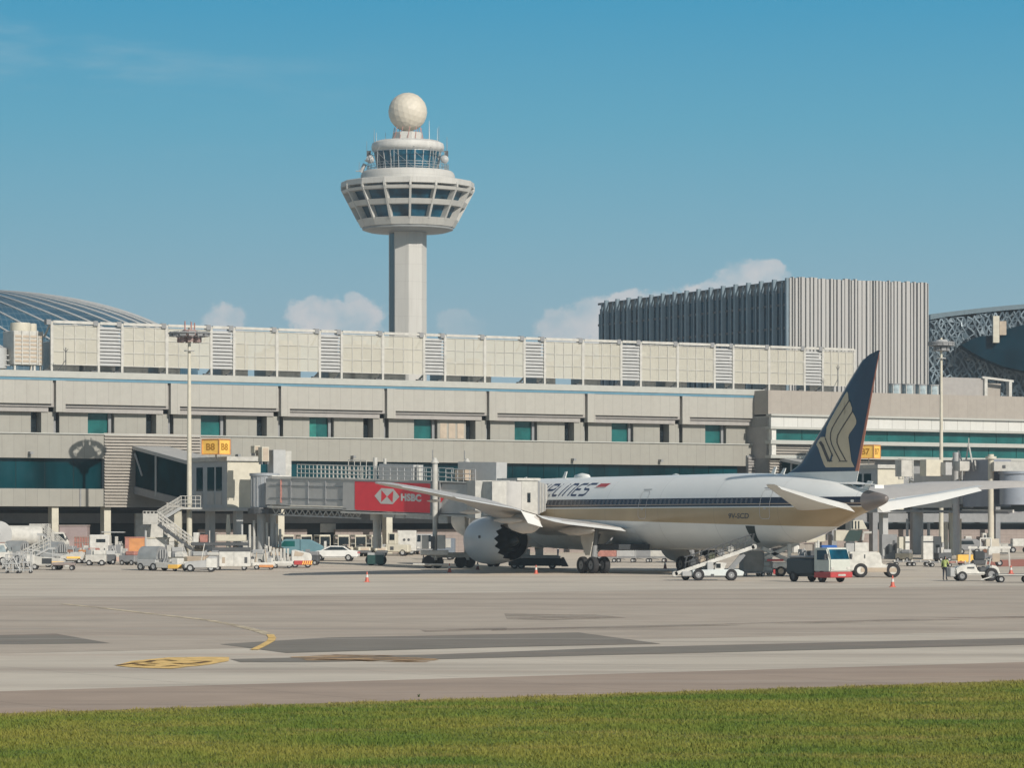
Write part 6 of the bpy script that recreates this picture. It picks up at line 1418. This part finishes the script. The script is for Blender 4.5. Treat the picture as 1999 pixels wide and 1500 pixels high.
# people: one continuous skinned body each
def person(label,px,py,rz,pose,shirt,trou,z=None,scale=1.0):
    b=gp(px,py); 
    if z is not None: b=b+Vector((0,0,z))
    t=thing('person',label,'person',b,R(rz))
    J={'pel':(0,0,.95),'chest':(0,0,1.32),'neck':(0,0,1.50),'head':(0.02,0,1.62),'top':(0.02,0,1.75),
       'lh':(0,.10,.90),'lk':(.03,.11,.50),'la':(0,.12,.09),'lt':(.16,.13,.04),'rh':(0,-.10,.90),'rk':(.03,-.11,.50),'ra':(0,-.12,.09),'rt':(.16,-.13,.04),
       'ls':(0,.19,1.42),'le':(-.02,.24,1.15),'lw':(.06,.24,.90),'lf':(.08,.24,.80),'rs':(0,-.19,1.42),'re':(-.02,-.24,1.15),'rw':(.06,-.24,.90),'rf':(.08,-.24,.80)}
    J.update(pose)
    E=[('pel','chest'),('chest','neck'),('neck','head'),('head','top'),('pel','lh'),('lh','lk'),('lk','la'),('la','lt'),('pel','rh'),('rh','rk'),('rk','ra'),('ra','rt'),('chest','ls'),('ls','le'),('le','lw'),('lw','lf'),('chest','rs'),('rs','re'),('re','rw'),('rw','rf')]
    Rd={'pel':.14,'chest':.16,'neck':.055,'head':.095,'top':.07,'lh':.095,'lk':.062,'la':.042,'lt':.04,'rh':.095,'rk':.062,'ra':.042,'rt':.04,'ls':.07,'le':.045,'lw':.033,'lf':.03,'rs':.07,'re':.045,'rw':.033,'rf':.03}
    ks=list(J); me=bpy.data.meshes.new('body'); me.from_pydata([J[k] for k in ks],[(ks.index(a),ks.index(b_)) for a,b_ in E],[]); o=bpy.data.objects.new('body',me); C.objects.link(o)
    md=o.modifiers.new('s','SKIN'); sv=me.skin_vertices[0].data
    for i,k in enumerate(ks): sv[i].radius=(Rd[k],Rd[k]*(0.8 if k in('pel','chest') else 1)); sv[i].use_root=(k=='pel')
    md2=o.modifiers.new('u','SUBSURF'); md2.levels=2; md2.render_levels=2
    bpy.context.view_layer.update(); ev=bpy.data.meshes.new_from_object(o.evaluated_get(bpy.context.evaluated_depsgraph_get())); bpy.data.objects.remove(o)
    ev.materials.clear()
    for m in (M_SKIN,shirt,trou,M_DGREY,M_HAIR): ev.materials.append(m)
    hx=Vector(J['head'])
    for p in ev.polygons:
        c=p.center; z_=c.z; wr=min((c-Vector(J[k])).length for k in('lf','rf','lw','rw')); hd=(c-hx).length
        if hd<.19 and z_>J['neck'][2]-.02: p.material_index=4 if (z_>hx.z+.05 or c.x<hx.x-.05) else 0
        elif wr<.09: p.material_index=0
        elif z_<.10: p.material_index=3
        elif z_<J['pel'][2]+.02: p.material_index=2
        else: p.material_index=1
        p.use_smooth=True
    nb_=bpy.data.objects.new('body',ev); C.objects.link(nb_); nb_.parent=t; t.scale=(scale,)*3
    return t
person('worker in a white vest crouching at the right end of the cargo loader',1090,1110,160,{'chest':(.15,0,1.22),'neck':(.24,0,1.38),'head':(.30,0,1.47),'top':(.33,0,1.60),'ls':(.14,.19,1.32),'rs':(.14,-.19,1.32),'le':(.3,.22,1.1),'lw':(.48,.15,1.05),'lf':(.56,.14,1.04),'re':(.3,-.22,1.1),'rw':(.5,-.15,1.1),'rf':(.58,-.14,1.1)},M_WHITE,M_DNAVY,0.9,0.8)
person('worker in a yellow vest sorting crates on the cargo loader deck',1046,1111,0,{'lw':(.2,.24,1.0),'lf':(.28,.22,1.02)},M_HIVIS,M_DNAVY,1.12,0.62)
person('worker in dark trousers and pale vest standing before the white tug',1845,1134,60,{'re':(.08,-.25,1.18),'rw':(.28,-.2,1.12),'rf':(.35,-.18,1.12)},M_HIVIS,M_DNAVY)
# --- baggage carts behind the gear
def bcart(t,m,roof=True,L=1.35):
    bx(t,'deck',M_GREY,-L,L,-.7,.7,.42,.55,.02)
    bx(t,'load',m,-L+.1,L-.1,-.62,.6,.55,1.15,.05)
    if roof:
        MB().box(-L,L,-.75,.75,1.55,1.62).build('roof',M_LGREY,t,bev=.02)
        for x_ in (-L+.05,L-.05): MB().beam((x_,-.65,.5),(x_,-.65,1.55),.05,.05).build('post',M_LGREY,t)
    wheels(t,(-L+.35,L-.35),.68,.21,.14); MB().beam((L,0,.4),(L+.7,0,.3),.05,.05).build('tow_bar',M_DGREY,t)
bl=[(1186,M_PINK,True,'baggage cart with a faded red load just right of the main wheels'),(1222,M_LGREY,True,'grey loaded baggage cart, second behind the landing gear'),(1252,M_GREY,False,'open grey baggage cart in the middle of the train under the belly'),(1283,M_OFFW,False,'open baggage cart with a pale load under the rear belly'),(1312,M_MAUVE,False,'baggage cart with mauve load nearest the belt loader')]
for px,m,rf,lab in bl:
    t=put('baggage_cart',lab,'baggage cart',px,1099,-3,'baggage carts under the airliner'); bcart(t,m,rf,1.0)
t=put('red_white_tug','white tug with a tan wheel and sloping red flank behind the main gear','tractor',1190,1093,0); MB().prism([(-1.2,.5),(1.3,.5),(1.4,1.0),(.9,1.75),(-1.2,1.75)],-.7,.7).build('body',M_WHITE,t,bev=.06); MB().poly([(-.2,-.72,1.0),(1.2,-.72,1.0),(1.0,-.72,1.45)]).build('red_flash',M_RED,t); wheels(t,(-.8,.9),.75,.36,.24,M_TAN)
t=put('dark_tractor','dark covered tow tractor in shade between gear and belt loader','tractor',1343,1099,0); MB().prism([(-1.2,.4),(1.2,.4),(1.0,1.9),(-1.0,1.95)],-.7,.7).build('body',M_GREY,t,bev=.08); MB().cb((-.9,-.72,1.75),(.25,.05,.2)).build('lamp',M_WHITE,t); wheels(t,(-.8,.8),.75,.32)
# --- belt loader
b0=gp(1385,1134); t=thing('belt_loader','white belt loader car with a long railed conveyor raised to the rear hold','belt loader',b0,R(0))
sB=F/b0.y; bxp=lambda px_:(px_-1385)/sB; bz=lambda py_:(1134-py_)/sB
MB().prism([(bxp(1351),.32),(bxp(1449),.32),(bxp(1452),bz(1117)),(bxp(1440),bz(1112)),(bxp(1351),bz(1113))],-.9,.9).build('chassis',mat('pale_blue_white',(0.58,0.62,0.61),.4),t,bev=.06)
bx(t,'engine_cover',M_LGREY,bxp(1331),bxp(1350),-.8,.8,.3,bz(1116),.05)
MB().box(bxp(1380),bxp(1392),-.7,.6,bz(1115),bz(1098)).build('tool_locker',M_LGREY,t,bev=.03)
MB().prism([(bxp(1394),bz(1114)),(bxp(1412),bz(1114)),(bxp(1418),bz(1100)),(bxp(1397),bz(1098))],-.7,.0).build('seat_cowl',M_WHITE,t,bev=.04); MB().cb((bxp(1402),-.72,bz(1105)),(.3,.05,.3)).build('cowl_opening',M_BLACKG,t)
MB().cb((bxp(1390),-.915,bz(1124)),(.22,.02,.22)).build('badge',M_DGREY,t)
wheels(t,(bxp(1363),bxp(1427)),.95,.42,.28,M_GREY); wheels(t,(bxp(1340),),.85,.3,.3,sides=(1,))
cA=(bxp(1318),0,bz(1121)); cB=(bxp(1472),0,bz(1068))
MB().beam((cA[0],-.45,cA[2]),(cB[0],-.45,cB[2]),.1,.26).beam((cA[0],.45,cA[2]),(cB[0],.45,cB[2]),.1,.26).build('conveyor_frame',M_WHITE,t)
MB().beam((cA[0],0,cA[2]+.12),(cB[0],0,cB[2]+.12),.75,.06).build('belt',M_TYRE,t)
for e_ in (cA,cB): MB().tube((e_[0],-.5,e_[2]),(e_[0],.5,e_[2]),.20,12).build('roller',M_OFFW,t,smooth=40)
for s_ in (-.5,.5):
    mb=MB(); f0,f1=.12,.97; P_=lambda f,h:(cA[0]+(cB[0]-cA[0])*f,s_,cA[2]+(cB[2]-cA[2])*f+h)
    for h in (.95,.55): mb.tube(P_(f0,h),P_(f1,h),.028,5)
    for i in range(10): f=f0+(f1-f0)*i/9; mb.tube(P_(f,.1),P_(f+.03,.95),.022,5)
    mb.build('handrail',M_DGREY,t)
MB().beam((bxp(1372),0,bz(1112)),(bxp(1400),0,bz(1096)),.3,.3).beam((bxp(1425),0,bz(1114)),(bxp(1452),0,bz(1082)),.35,.35).build('lift_arm',M_GREY,t)
# bags riding on the belt
for i,(f,m,lab) in enumerate(((.22,M_DGREY,'dark bag lowest on the belt of the loader'),(.34,M_TAN,'tan bag second from the foot of the belt'),(.46,mat('olive_bag',(.10,.11,.07),.8),'olive bag in the middle of the belt'),(.58,M_GREY,'grey bag above the olive one on the belt'),(.70,M_OFFW,'pale bag highest on the raised belt'))):
    p=Vector((cA[0]+(cB[0]-cA[0])*f,0,cA[2]+(cB[2]-cA[2])*f+.16)); c=thing('suitcase',lab,'suitcase',b0+p,R(5),'bags on the belt loader')
    MB().cb((0,0,.24),(.5,.42,.40),0,-.32).build('shell',m,c,bev=.06,seg=2); MB().cb((.03,0,.48),(.2,.04,.05),0,-.32).build('handle',M_DGREY,c)
# --- containers and scissor lift truck
t=put('grey_container','grey canvas sided baggage container on a dolly behind the belt loader','container',1468,1126,10)
MB().prism([(-.85,.35),(.75,.35),(.8,1.9),(-.8,2.0)],-.75,.75).build('body',mat('canvas_grey',(.19,.185,.17),.8,var=.15),t,bev=.05); bx(t,'top_rail',M_OFFW,-.8,.8,-.7,.7,2.0,2.12,.02); bx(t,'deck',M_GREY,-1,1,-.8,.8,.25,.35,.01); wheels(t,(-.7,.7),.8,.17,.12)
t=put('white_container','small white box with a square marking between container and lift truck','container',1495,1124,5)
bx(t,'body',M_WHITE,-.45,.45,-.6,.6,.35,1.75,.04)
mb=MB()
for a in ((-.28,-.24,.7,1.4),(.24,.28,.7,1.4),(-.28,.28,.7,.75),(-.28,.28,1.35,1.4),(-.15,.2,1.05,1.1)): mb.box(a[0],a[1],-.62,-.605,a[2],a[3])
mb.build('square_mark',M_TAN,t); bx(t,'base',M_LGREY,-.5,.6,-.65,.65,.2,.35,.01); wheels(t,(-.3,.3),.65,.15,.1)
b1=gp(1525,1126); t=thing('lift_truck','white high lift truck with crossed scissor arms and a tan wheel','truck',b1,0)
s1=F/b1.y; X1=lambda p_:(p_-1525)/s1; Z1=lambda p_:(1126-p_)/s1
bx(t,'chassis',M_WHITE,X1(1507),X1(1558),-1,1,Z1(1110),Z1(1098),.05); bx(t,'underbody',M_DGREY,X1(1510),X1(1556),-.9,.9,.35,Z1(1110),.02)
for y_ in (-.85,.85):
    MB().beam((X1(1492),y_,Z1(1091)),(X1(1558),y_,Z1(1060)),.14,.28).build('scissor_arm',M_OFFW,t); MB().beam((X1(1488),y_,Z1(1071)),(X1(1540),y_,Z1(1095)),.14,.28).build('scissor_arm',M_OFFW,t)
MB().box(X1(1536),X1(1543),-1,-.8,Z1(1096),Z1(1062)).build('upright',M_WHITE,t)
bx(t,'top_rail',M_RED,X1(1496),X1(1528),-1.02,-.9,Z1(1096),Z1(1092),.01); bx(t,'guard',M_RED,X1(1508),X1(1512),-1.05,-.95,.2,Z1(1112),.01)
bx(t,'tail_lamp',M_RED,X1(1536),X1(1543),-1.05,-.95,.5,1.0,.01)
wheels(t,(X1(1523),X1(1550)),1.0,.42,.28,M_TAN)
# tall catering body raised behind the tail
t=put('catering_lorry','white catering lorry box raised behind the tail with a dark slanted awning','lorry',1655,1100,0)
sc0=F/t.location.y; X2=lambda p_:(p_-1655)/sc0; Z2=lambda p_:(1100-p_)/sc0
bx(t,'box_body',M_WHITE,X2(1667),X2(1694),-1,1,Z2(1080),Z2(1060),.04); bx(t,'red_skirt',M_RED,X2(1664),X2(1693),-1.03,1,Z2(1087),Z2(1079),.02); bx(t,'box_body',M_LGREY,X2(1650),X2(1666),-1,1,Z2(1080),Z2(1061),.03)
MB().prism([(X2(1645),Z2(1057)),(X2(1675),Z2(1057)),(X2(1682),Z2(1036)),(X2(1657),Z2(1036))],-1.0,-.9).build('awning',mat('dark_green_awning',(.015,.04,.035),.6),t)
MB().prism([(X2(1630),Z2(1057)),(X2(1644),Z2(1057)),(X2(1657),Z2(1036)),(X2(1630),Z2(1036))],-.9,1).build('front_body',M_CREAM,t,bev=.04); MB().prism([(X2(1660),Z2(1035)),(X2(1692),Z2(1034)),(X2(1683),Z2(1016)),(X2(1664),Z2(1016))],-.8,1).build('upper_body',M_CREAM,t,bev=.04)
for k in range(3): MB().box(X2(1662+6*k),X2(1664.5+6*k),-.83,-.80,Z2(1033),Z2(1018)).build('slot_window',M_BLACKG,t)
mb=MB(); mb.path([(X2(1700),-1,Z2(1040)),(X2(1684),-1,Z2(1041)),(X2(1682),-1,Z2(1055))],.12,6); mb.build('hand_rail',M_OFFW,t); bx(t,'chassis',M_DGREY,X2(1640),X2(1700),-.8,.8,.5,Z2(1087),.03); wheels(t,(-.3,1.6),1,.45)
t=put('cream_hoist','cream lift body with a dark arch under the rear fuselage','truck',1610,1108,0)
sc1=F/t.location.y; X3=lambda p_:(p_-1610)/sc1; Z3=lambda p_:(1108-p_)/sc1
MB().prism([(X3(1573),Z3(1060)),(X3(1610),Z3(1058)),(X3(1612),Z3(1043)),(X3(1592),Z3(1048)),(X3(1573),Z3(1056))],-.8,.8).build('platform',M_CREAM,t,bev=.03)
mb=MB(); mb.path([(X3(1613),-.85,Z3(1055)),(X3(1613),-.85,Z3(1043)),(X3(1620),-.85,Z3(1042)),(X3(1624),-.85,Z3(1048)),(X3(1624),-.85,Z3(1056))],.08,6); mb.build('arch',M_DGREY,t); MB().tube((X3(1593),-.6,0.6),(X3(1593),-.6,Z3(1060)),.22,10).build('cylinder',M_WHITE,t,smooth=40); bx(t,'motor_house',M_MAUVE,X3(1560),X3(1588),-.5,.8,Z3(1082),Z3(1062),.04); bx(t,'drum',M_WHITE,X3(1546),X3(1560),-.7,.3,Z3(1082),Z3(1064),.15); bx(t,'chassis',M_GREY,X3(1560),X3(1640),-.8,.8,.5,1.1,.03); wheels(t,(-1.2,.8),.9,.42)
t=put('blue_container','bright blue container behind the dark tank lorry','container',1614,1122,5); bx(t,'body',M_BLU,-.55,.75,-.7,.7,.3,2.35,.08); bx(t,'base',M_GREY,-.6,.8,-.75,.75,.15,.3,.01)
# --- dark truck with white cab
b2=gp(1598,1137); t=thing('dark_tank_lorry','lorry with dark tank body, white cab and red front bumper','lorry',b2,R(-56))
bx(t,'tank_body',mat('dark_slate',(.018,.032,.04),.4),-2.6,.55,-1.0,1.0,.55,1.75,.12); bx(t,'top_rim',M_GREY,-2.4,.5,-.9,.9,1.76,1.95,.08); clutter(t,-2.2,.2,-.6,.3,1.95,2.6,6,(M_DGREY,M_GREY,M_OFFW))
cab(t,.65,2.55,1.0,.75,2.55,mat('cab_white',(.50,.52,.47),.35),.35,MATS['tower_glass'],1,.10)
bx(t,'bumper',M_RED,.75,2.72,-1.05,1.05,.35,.78,.05); MB().box(2.725,2.74,-.35,.35,.48,.62).build('number_plate',M_OFFW,t); MB().tube((.5,-.4,2.4),(.5,-.4,3.1),.08,6).build('vent_pipe',M_WHITE,t)
for s_ in (-1,1): MB().cb((2.3,s_*1.2,1.9),(.08,.2,.4)).build('mirror',M_DGREY,t)
bx(t,'chassis',M_DGREY,-2.6,.7,-.7,.7,.4,.56,.01); wheels(t,(-1.8,1.5),1.0,.43,.28,M_DGREY); t.scale=(.94,.94,.94)
t=put('pushback_tug','large white pushback tug with big white hubs behind the dark lorry','tug',1704,1128,0)
MB().prism([(-1.9,.5),(1.95,.45),(2.0,.75),(1.2,.95),(.6,1.0),(.55,1.75),(.3,1.95),(-1.9,1.95)],-1.0,1.0).build('body',M_WHITE,t,bev=.08,seg=2); bx(t,'side_skirt',M_TAN,-1.0,1.7,-1.03,-1.0,.42,.75,.01); MB().cb((-.7,-1.02,1.6),(.08,.03,.3)).build('handle',M_DGREY,t); wheels(t,(-1.0,1.45),1.05,.55,.34,M_WHITE)
# --- right side
t=put('white_tug','white open tug with a sloping bonnet and black seat at right','tug',1905,1135,4)
MB().prism([(-1.55,.45),(-1.6,.85),(-1.35,1.05),(-.2,1.25),(.05,.65),(.75,.65),(.95,1.15),(1.45,1.05),(1.65,.45)],-.75,.75).build('body',M_WHITE,t,bev=.08,seg=2); bx(t,'nose_grille',M_LGREY,-1.95,-1.55,-.6,.6,.3,.95,.05); bx(t,'seat',M_DGREY,.2,.7,-.5,.5,.65,1.0,.06); MB().tube((.1,0,.9),(-.15,0,1.45),.04,6).build('steering_column',M_DGREY,t)
mb=MB(); mb.path([(.85,-.6,1.1),(.95,-.6,1.6),(.95,.6,1.6),(.85,.6,1.1)],.05,6); mb.build('roll_bar',M_OFFW,t); MB().cb((-.5,-.765,.95),(.5,.02,.12)).build('side_mark',M_DGREY,t); wheels(t,(-1.1,),.78,.36,.3,M_GREY); wheels(t,(1.0,),.8,.48,.34,M_GREY)
t=put('baggage_dolly','low black and white flat dolly with a small cone at the right edge','dolly',1978,1138,0); bx(t,'deck',M_DGREY,-1.3,1.5,-.7,.7,.45,.6,.02); bx(t,'side_strip',M_OFFW,-1.1,1.5,-.73,-.70,.5,.58,.0); MB().beam((-1.3,0,.45),(-2.2,0,.2),.07,.07).build('tow_bar',M_WHITE,t); wheels(t,(-.9,.9),.7,.24,.16)
def cone(label,px,py,h=.72,zoff=0,par=None,m=mat('cone_red',(.52,.11,.07),.5)):
    b=gp(px,py)+Vector((0,0,zoff)); t=thing('traffic_cone',label,'traffic cone',b,0,'traffic cones')
    MB().box(-.2,.2,-.2,.2,0,.04).build('base',m,t); c=MB().tube((0,0,.04),(0,0,h),.15,12,r2=.03).build('cone_body',m,t,smooth=40); MB().tube((0,0,h*.45),(0,0,h*.72),.105,12,r2=.072,cap=False).build('white_band',M_WHITE,c,smooth=40)
cone('red and white cone alone on the apron in front of the bridge legs',717,1137); cone('red and white cone in front of the engine exhaust shadow',1047,1121); cone('pinkish cone in front of the pushback tug',1743,1147,.75); cone('small red cone standing on the flat dolly at the right edge',1974,1138,.6,.6)
cone('dark cone on the apron beneath the red poster',827,1100,.8,m=mat('cone_dark',(.16,.06,.05),.7)); cone('dark cone in shadow left of the belt loader',1299,1111,.8,m=MATS['cone_dark']); cone('cone standing just beneath the bridge guard bar',878,1118,.75); cone('cone in shadow beside the engine',933,1113,.7,m=MATS['cone_dark'])  # shade is put into the darker cone colour for cones in shadow
# pallet dollies in a long low row
for i,(px,lab) in enumerate(((1762,'empty low pallet dolly at the left end of the row'),(1796,'second empty pallet dolly of the row, near the pillar'),(1832,'third pallet dolly of the row with pale corner posts'),(1866,'reddish pallet dolly at the right end of the row'))):
    t=put('pallet_dolly',lab,'dolly',px,1106+ (i>1)*1.5,0,'pallet dollies near gate B7'); bx(t,'deck',M_GREY if i<3 else M_PINK,-.85,.85,-.7,.7,.38,.5,.02)
    for x_ in (-.8,.0,.8): MB().cb((x_,-.72,.5),(.12,.06,.2)).build('stop',M_OFFW,t)
    wheels(t,(-.6,.6),.68,.19,.14)
def cabinet(name,label,px,py,w,h,m,extra=None,grp=None):
    t=put(name,label,'cabinet',px,py,8,grp); bx(t,'body',m,-w/2,w/2,-.4,.4,.0,h,.03)
    if extra: extra(t,w,h)
    return t
band=lambda t,w,h:MB().box(-w/2-.01,w/2+.01,-.42,-.405,h*.72,h*.78).build('dark_band',M_DGREY,t)
cabinet('equipment_cabinet','narrow tall white cabinet left of the B7 pillar',1758,1093,.45,2.3,M_CREAM,None,'white cabinets near gate B7'); cabinet('equipment_cabinet','narrow white cabinet with a dark band beside the tall one',1770,1093,.45,2.35,M_WHITE,band,'white cabinets near gate B7')
cabinet('equipment_cabinet','wide white cabinet with a dark band right of the B7 pillar',1811,1093,1.1,2.4,M_WHITE,band,'white cabinets near gate B7'); cabinet('equipment_cabinet','pale grey cabinet with a small dark window beside the wide white one',1827,1093,1.0,2.35,M_LGREY,lambda t,w,h:MB().box(-.1,.3,-.42,-.405,1.2,1.5).build('window',M_BLACKG,t),'white cabinets near gate B7'); cabinet('equipment_cabinet','dark grey machine cabinet stack under the tail right of the catering lorry',1735,1092,1.6,2.5,M_GREY,lambda t,w,h:[bx(t,'panel',M_DGREY if k%2 else M_LGREY,-.7+.35*k,-.45+.35*k,-.45,-.41,.3+.2*k,1.0+.3*k,.01) for k in range(4)],'white cabinets near gate B7')
for px,py,w,h,lab,f in ((1882,1056,.9,.75,'white wall air unit with a grille left of the twin fan unit',0),(1917,1050,1.2,.75,'white wall air unit with two round dark fans',1)):
    V=VA+3.4; t=thing('wall_air_unit',lab,'air unit',uv(U(px,V),V-.5,Z(px,py+4,V)),B,'air units on the wall at gate B7'); bx(t,'body',M_WHITE,-w/2,w/2,-.4,0,0,h,.03)
    if f:
        for x_ in (-.3,.3): MB().lathe([(.01,0),(.2,0)],(x_,-.41,h/2),14,axis='y').build('fan',M_DGREY,t)
    else: MB().box(-w/2+.1,w/2-.1,-.42,-.405,.1,h-.1).build('grille',M_LGREY,t)
    bx(t,'bracket',M_GREY,-w/2,w/2,-.3,0,-.12,0,0)
t=put('barrier_frame','white gantry frame draped over steps behind the white tug','frame',1932,1106,0)
for x_ in (-1.9,1.9): MB().beam((x_,0,0),(x_*.95,0,1.9),.16,.16).build('leg',M_OFFW,t)
MB().beam((-2.0,0,1.75),(2.0,0,1.75),.18,.22).build('top_beam',M_WHITE,t); bx(t,'load',M_WHITE,-.2,.9,-.5,.3,1.0,1.7,.08); bx(t,'panel',M_TAN,.2,.9,-.52,-.5,.4,1.2,.01); mb=MB(); mb.path([(-.9,-.3,1.85),(-.9,-.3,2.6),(.1,-.3,2.6),(.1,-.3,1.85)],.07,6); mb.build('upper_frame',M_WHITE,t); wheels(t,(.9,),.5,.3,.2)
t=put('yellow_drum_cart','orange yellow low box between pallet dollies and the gantry frame','cart',1887,1103,0); bx(t,'body',M_YEL,-.9,.75,-.5,.5,.25,.95,.04); wheels(t,(-.6,.5),.5,.2)
t=put('black_seat_cart','black folded seat cart standing behind the white tug seat','cart',1911,1115,0); bx(t,'back',M_DARK,-.45,.5,-.3,.3,.9,1.7,.12); bx(t,'seat',M_DGREY,-.6,.6,-.45,.35,.5,.95,.08); wheels(t,(-.4,.4),.4,.2)
t=put('white_pickup','white covered pick-up pair under the terminal at the right edge','pick-up',1992,1080,0); bx(t,'body',M_WHITE,-1,1.2,-.8,.8,.7,1.6,.08); bx(t,'bed',M_DGREY,-1.6,-1.0,-.8,.8,.6,1.0); wheels(t,(-.9,.7),.8,.34)
t=put('grey_van','dark grey van half hidden behind the B7 pillar','van',1890,1083,0); MB().prism([(-1.3,.4),(1.5,.4),(1.5,1.3),(.8,1.7),(-1.0,1.7),(-1.3,1.2)],-.8,.8).build('body',M_GREY,t,bev=.1); MB().poly([(-.9,-.82,1.1),(.6,-.82,1.1),(.4,-.82,1.5),(-.8,-.82,1.5)]).build('side_window',M_BLACKG,t); wheels(t,(-.8,.9),.8,.34)

# --- more of the crowd of equipment along the terminal
def gsteps(t,h=2.2):
    MB().prism([(-1.2,.4),(1.1,h),(1.6,h),(1.6,h-.2),(1.1,h-.2),(-1.0,.4)],-.5,.5).build('stair_flight',M_LGREY,t); 
    for s in (-.5,.5): rail((-1.2,s,.5),(1.1,s,h),.9,5,M_OFFW,'railing',t,(0,0,0)); 
    MB().tube((1.4,-.45,0),(1.4,-.45,h),.05,6).build('prop',M_LGREY,t); MB().tube((1.4,.45,0),(1.4,.45,h),.05,6).build('prop',M_LGREY,t); bx(t,'base',M_GREY,-1.1,1.5,-.5,.5,.22,.35,.01); wheels(t,(-.7,1.0),.5,.22,.14)
t=put('access_steps','small mobile steps with white rails beside the frame trolleys','steps',72,1108,0); gsteps(t,1.7)
t=put('access_steps','mobile steps behind the dark mouthed barrel loader','steps',108,1092,178); gsteps(t,2.4)
def mower(t,m,m2):
    bx(t,'body',m,-.9,.9,-.6,.6,.3,.95,.06); bx(t,'hood',m2,-.2,.85,-.5,.5,.95,1.35,.06); clutter(t,-.9,0,-.5,.2,.95,1.8,5); wheels(t,(-.55,.55),.62,.26,.18)
for px,py,m,m2,lab in ((84,1095,M_WHITE,M_LGREY,'white service cart with grey hood between barrel loader and lorry'),(176,1100,M_LGREY,M_PINK,'grey service cart with a faded red hood before the red cage'),(188,1105,M_OFFW,M_WHITE,'off white service cart low before the small windowed van'),(244,1092,M_OFFW,M_TAN,'cart with a tan hood just left of the orange container'),(342,1098,M_WHITE,M_LGREY,'white cart with grey hood left of the light mast foot'),(384,1108,M_TAN,M_LGREY,'tan cart tucked behind the grey tow tractor'),(470,1098,M_WHITE,M_OFFW,'white cart behind the power unit, right end'),(500,1103,M_OFFW,M_LGREY,'off white cart behind the hose service cart'),(535,1098,M_WHITE,M_TAN,'white cart with a tan hood in front of the bridge legs'),(625,1103,M_LGREY,M_OFFW,'grey cart between chevron tractor and white car')):
    if px==625: continue
    t=put('service_cart',lab,'cart',px,py,rnd.uniform(-15,15),'small service carts along the terminal'); mower(t,m,m2)
for px,py,w,h,m,lab in ((60,1088,1.6,1.7,M_LGREY,'grey stacked container behind the leftmost barrel'),(15,1091,1.3,1.5,M_PINK,'faded red container at the far left behind the trolleys'),(330,1089,1.6,1.5,M_WHITE,'white stacked box under the outside stair'),(408,1088,1.5,2.3,M_BLOCK,'brownish tall box container right of the light mast'),(486,1089,1.4,1.6,M_OFFW,'off white container beside the rotunda pipes'),(540,1090,1.2,1.5,M_LGREY,'grey container left of the teal van'),(1850,1088,1.2,1.5,M_LGREY,'grey container beside the B7 support column'),(1955,1084,1.4,1.2,M_OFFW,'pale container behind the gantry frame'),(1935,1082,1.2,1.1,M_TAN,'tan container near the right edge column')):
    t=put('box_container',lab,'container',px,py,rnd.uniform(-8,8),'box containers along the terminal'); bx(t,'body',m,-w/2,w/2,-.6,.6,.25,h,.03); bx(t,'lid',M_OFFW,-w/2-.03,w/2+.03,-.63,.63,h,h+.07,.01); MB().box(-.02,.02,-.62,-.605,.3,h-.05).build('door_joint',M_DGREY,t); bx(t,'base',M_DGREY,-w/2,w/2,-.55,.55,.12,.25,0)
# second row: darker odds and ends between the lorries and the loaders
M_OLIVE=mat('olive_grey',(0.16,0.15,0.12),0.7,var=0.2); M_RUST=mat('rust_brown',(0.22,0.11,0.07),0.75,var=0.25)
odd=[(5,1096,M_GREY,M_RUST,'grey cart with a rusty hood at the extreme left, behind the trolleys'),(38,1093,M_OLIVE,M_LGREY,'olive cart with grey hood under the white tanker'),(92,1099,M_GREY,M_OFFW,'grey cart with off white hood between the two left barrel loaders'),(135,1092,M_RUST,M_GREY,'rust brown cart before the pinkish box'),(160,1101,M_OLIVE,M_ORANGE,'olive cart with an orange hood in front of the red cage'),(208,1103,M_DGREY,M_LGREY,'dark cart with grey hood left of the pink nosed hose cart'),(253,1104,M_GREY,M_PINK,'grey cart with faded red hood before the orange container'),(348,1108,M_OLIVE,M_WHITE,'olive cart with white hood at the foot of the light mast'),(412,1104,M_RUST,M_TAN,'rust brown cart under the flatbed trailer'),(478,1107,M_DGREY,M_OFFW,'dark cart squeezed between power unit and hose service cart'),(531,1105,M_GREY,M_TAN,'grey cart with tan hood between the two white service carts'),(607,1104,M_DGREY,M_GREY,'all dark cart between chevron tractor and white car'),(1765,1098,M_OLIVE,M_GREY,'olive cart before the narrow tall cabinet'),(1841,1097,M_DGREY,M_LGREY,'dark cart right of the pale grey cabinet'),(1923,1097,M_GREY,M_RUST,'grey cart with a rusty hood inside the white gantry frame')]
for px,py,m,m2,lab in odd:
    t=put('service_cart',lab,'cart',px,py,rnd.uniform(-25,25),'small service carts along the terminal'); mower(t,m,m2); t.scale=(.85,.85,.9)
# ---------------------------------------------------------------- haze
hz=bpy.data.materials.new('haze'); hz.use_nodes=True; hn=hz.node_tree; hn.nodes.clear()
pv=hn.nodes.new('ShaderNodeVolumePrincipled'); ho=hn.nodes.new('ShaderNodeOutputMaterial'); hn.links.new(pv.outputs[0],ho.inputs['Volume'])
pv.inputs['Color'].default_value=(0.80,0.90,0.97,1); pv.inputs['Density'].default_value=0.00024; pv.inputs['Anisotropy'].default_value=0.2
mb=MB(); mb.box(-1900,2300,-1600,2600,-1.0,84.5); hz_o=mb.build('haze',hz); tag(hz_o,kind='stuff')
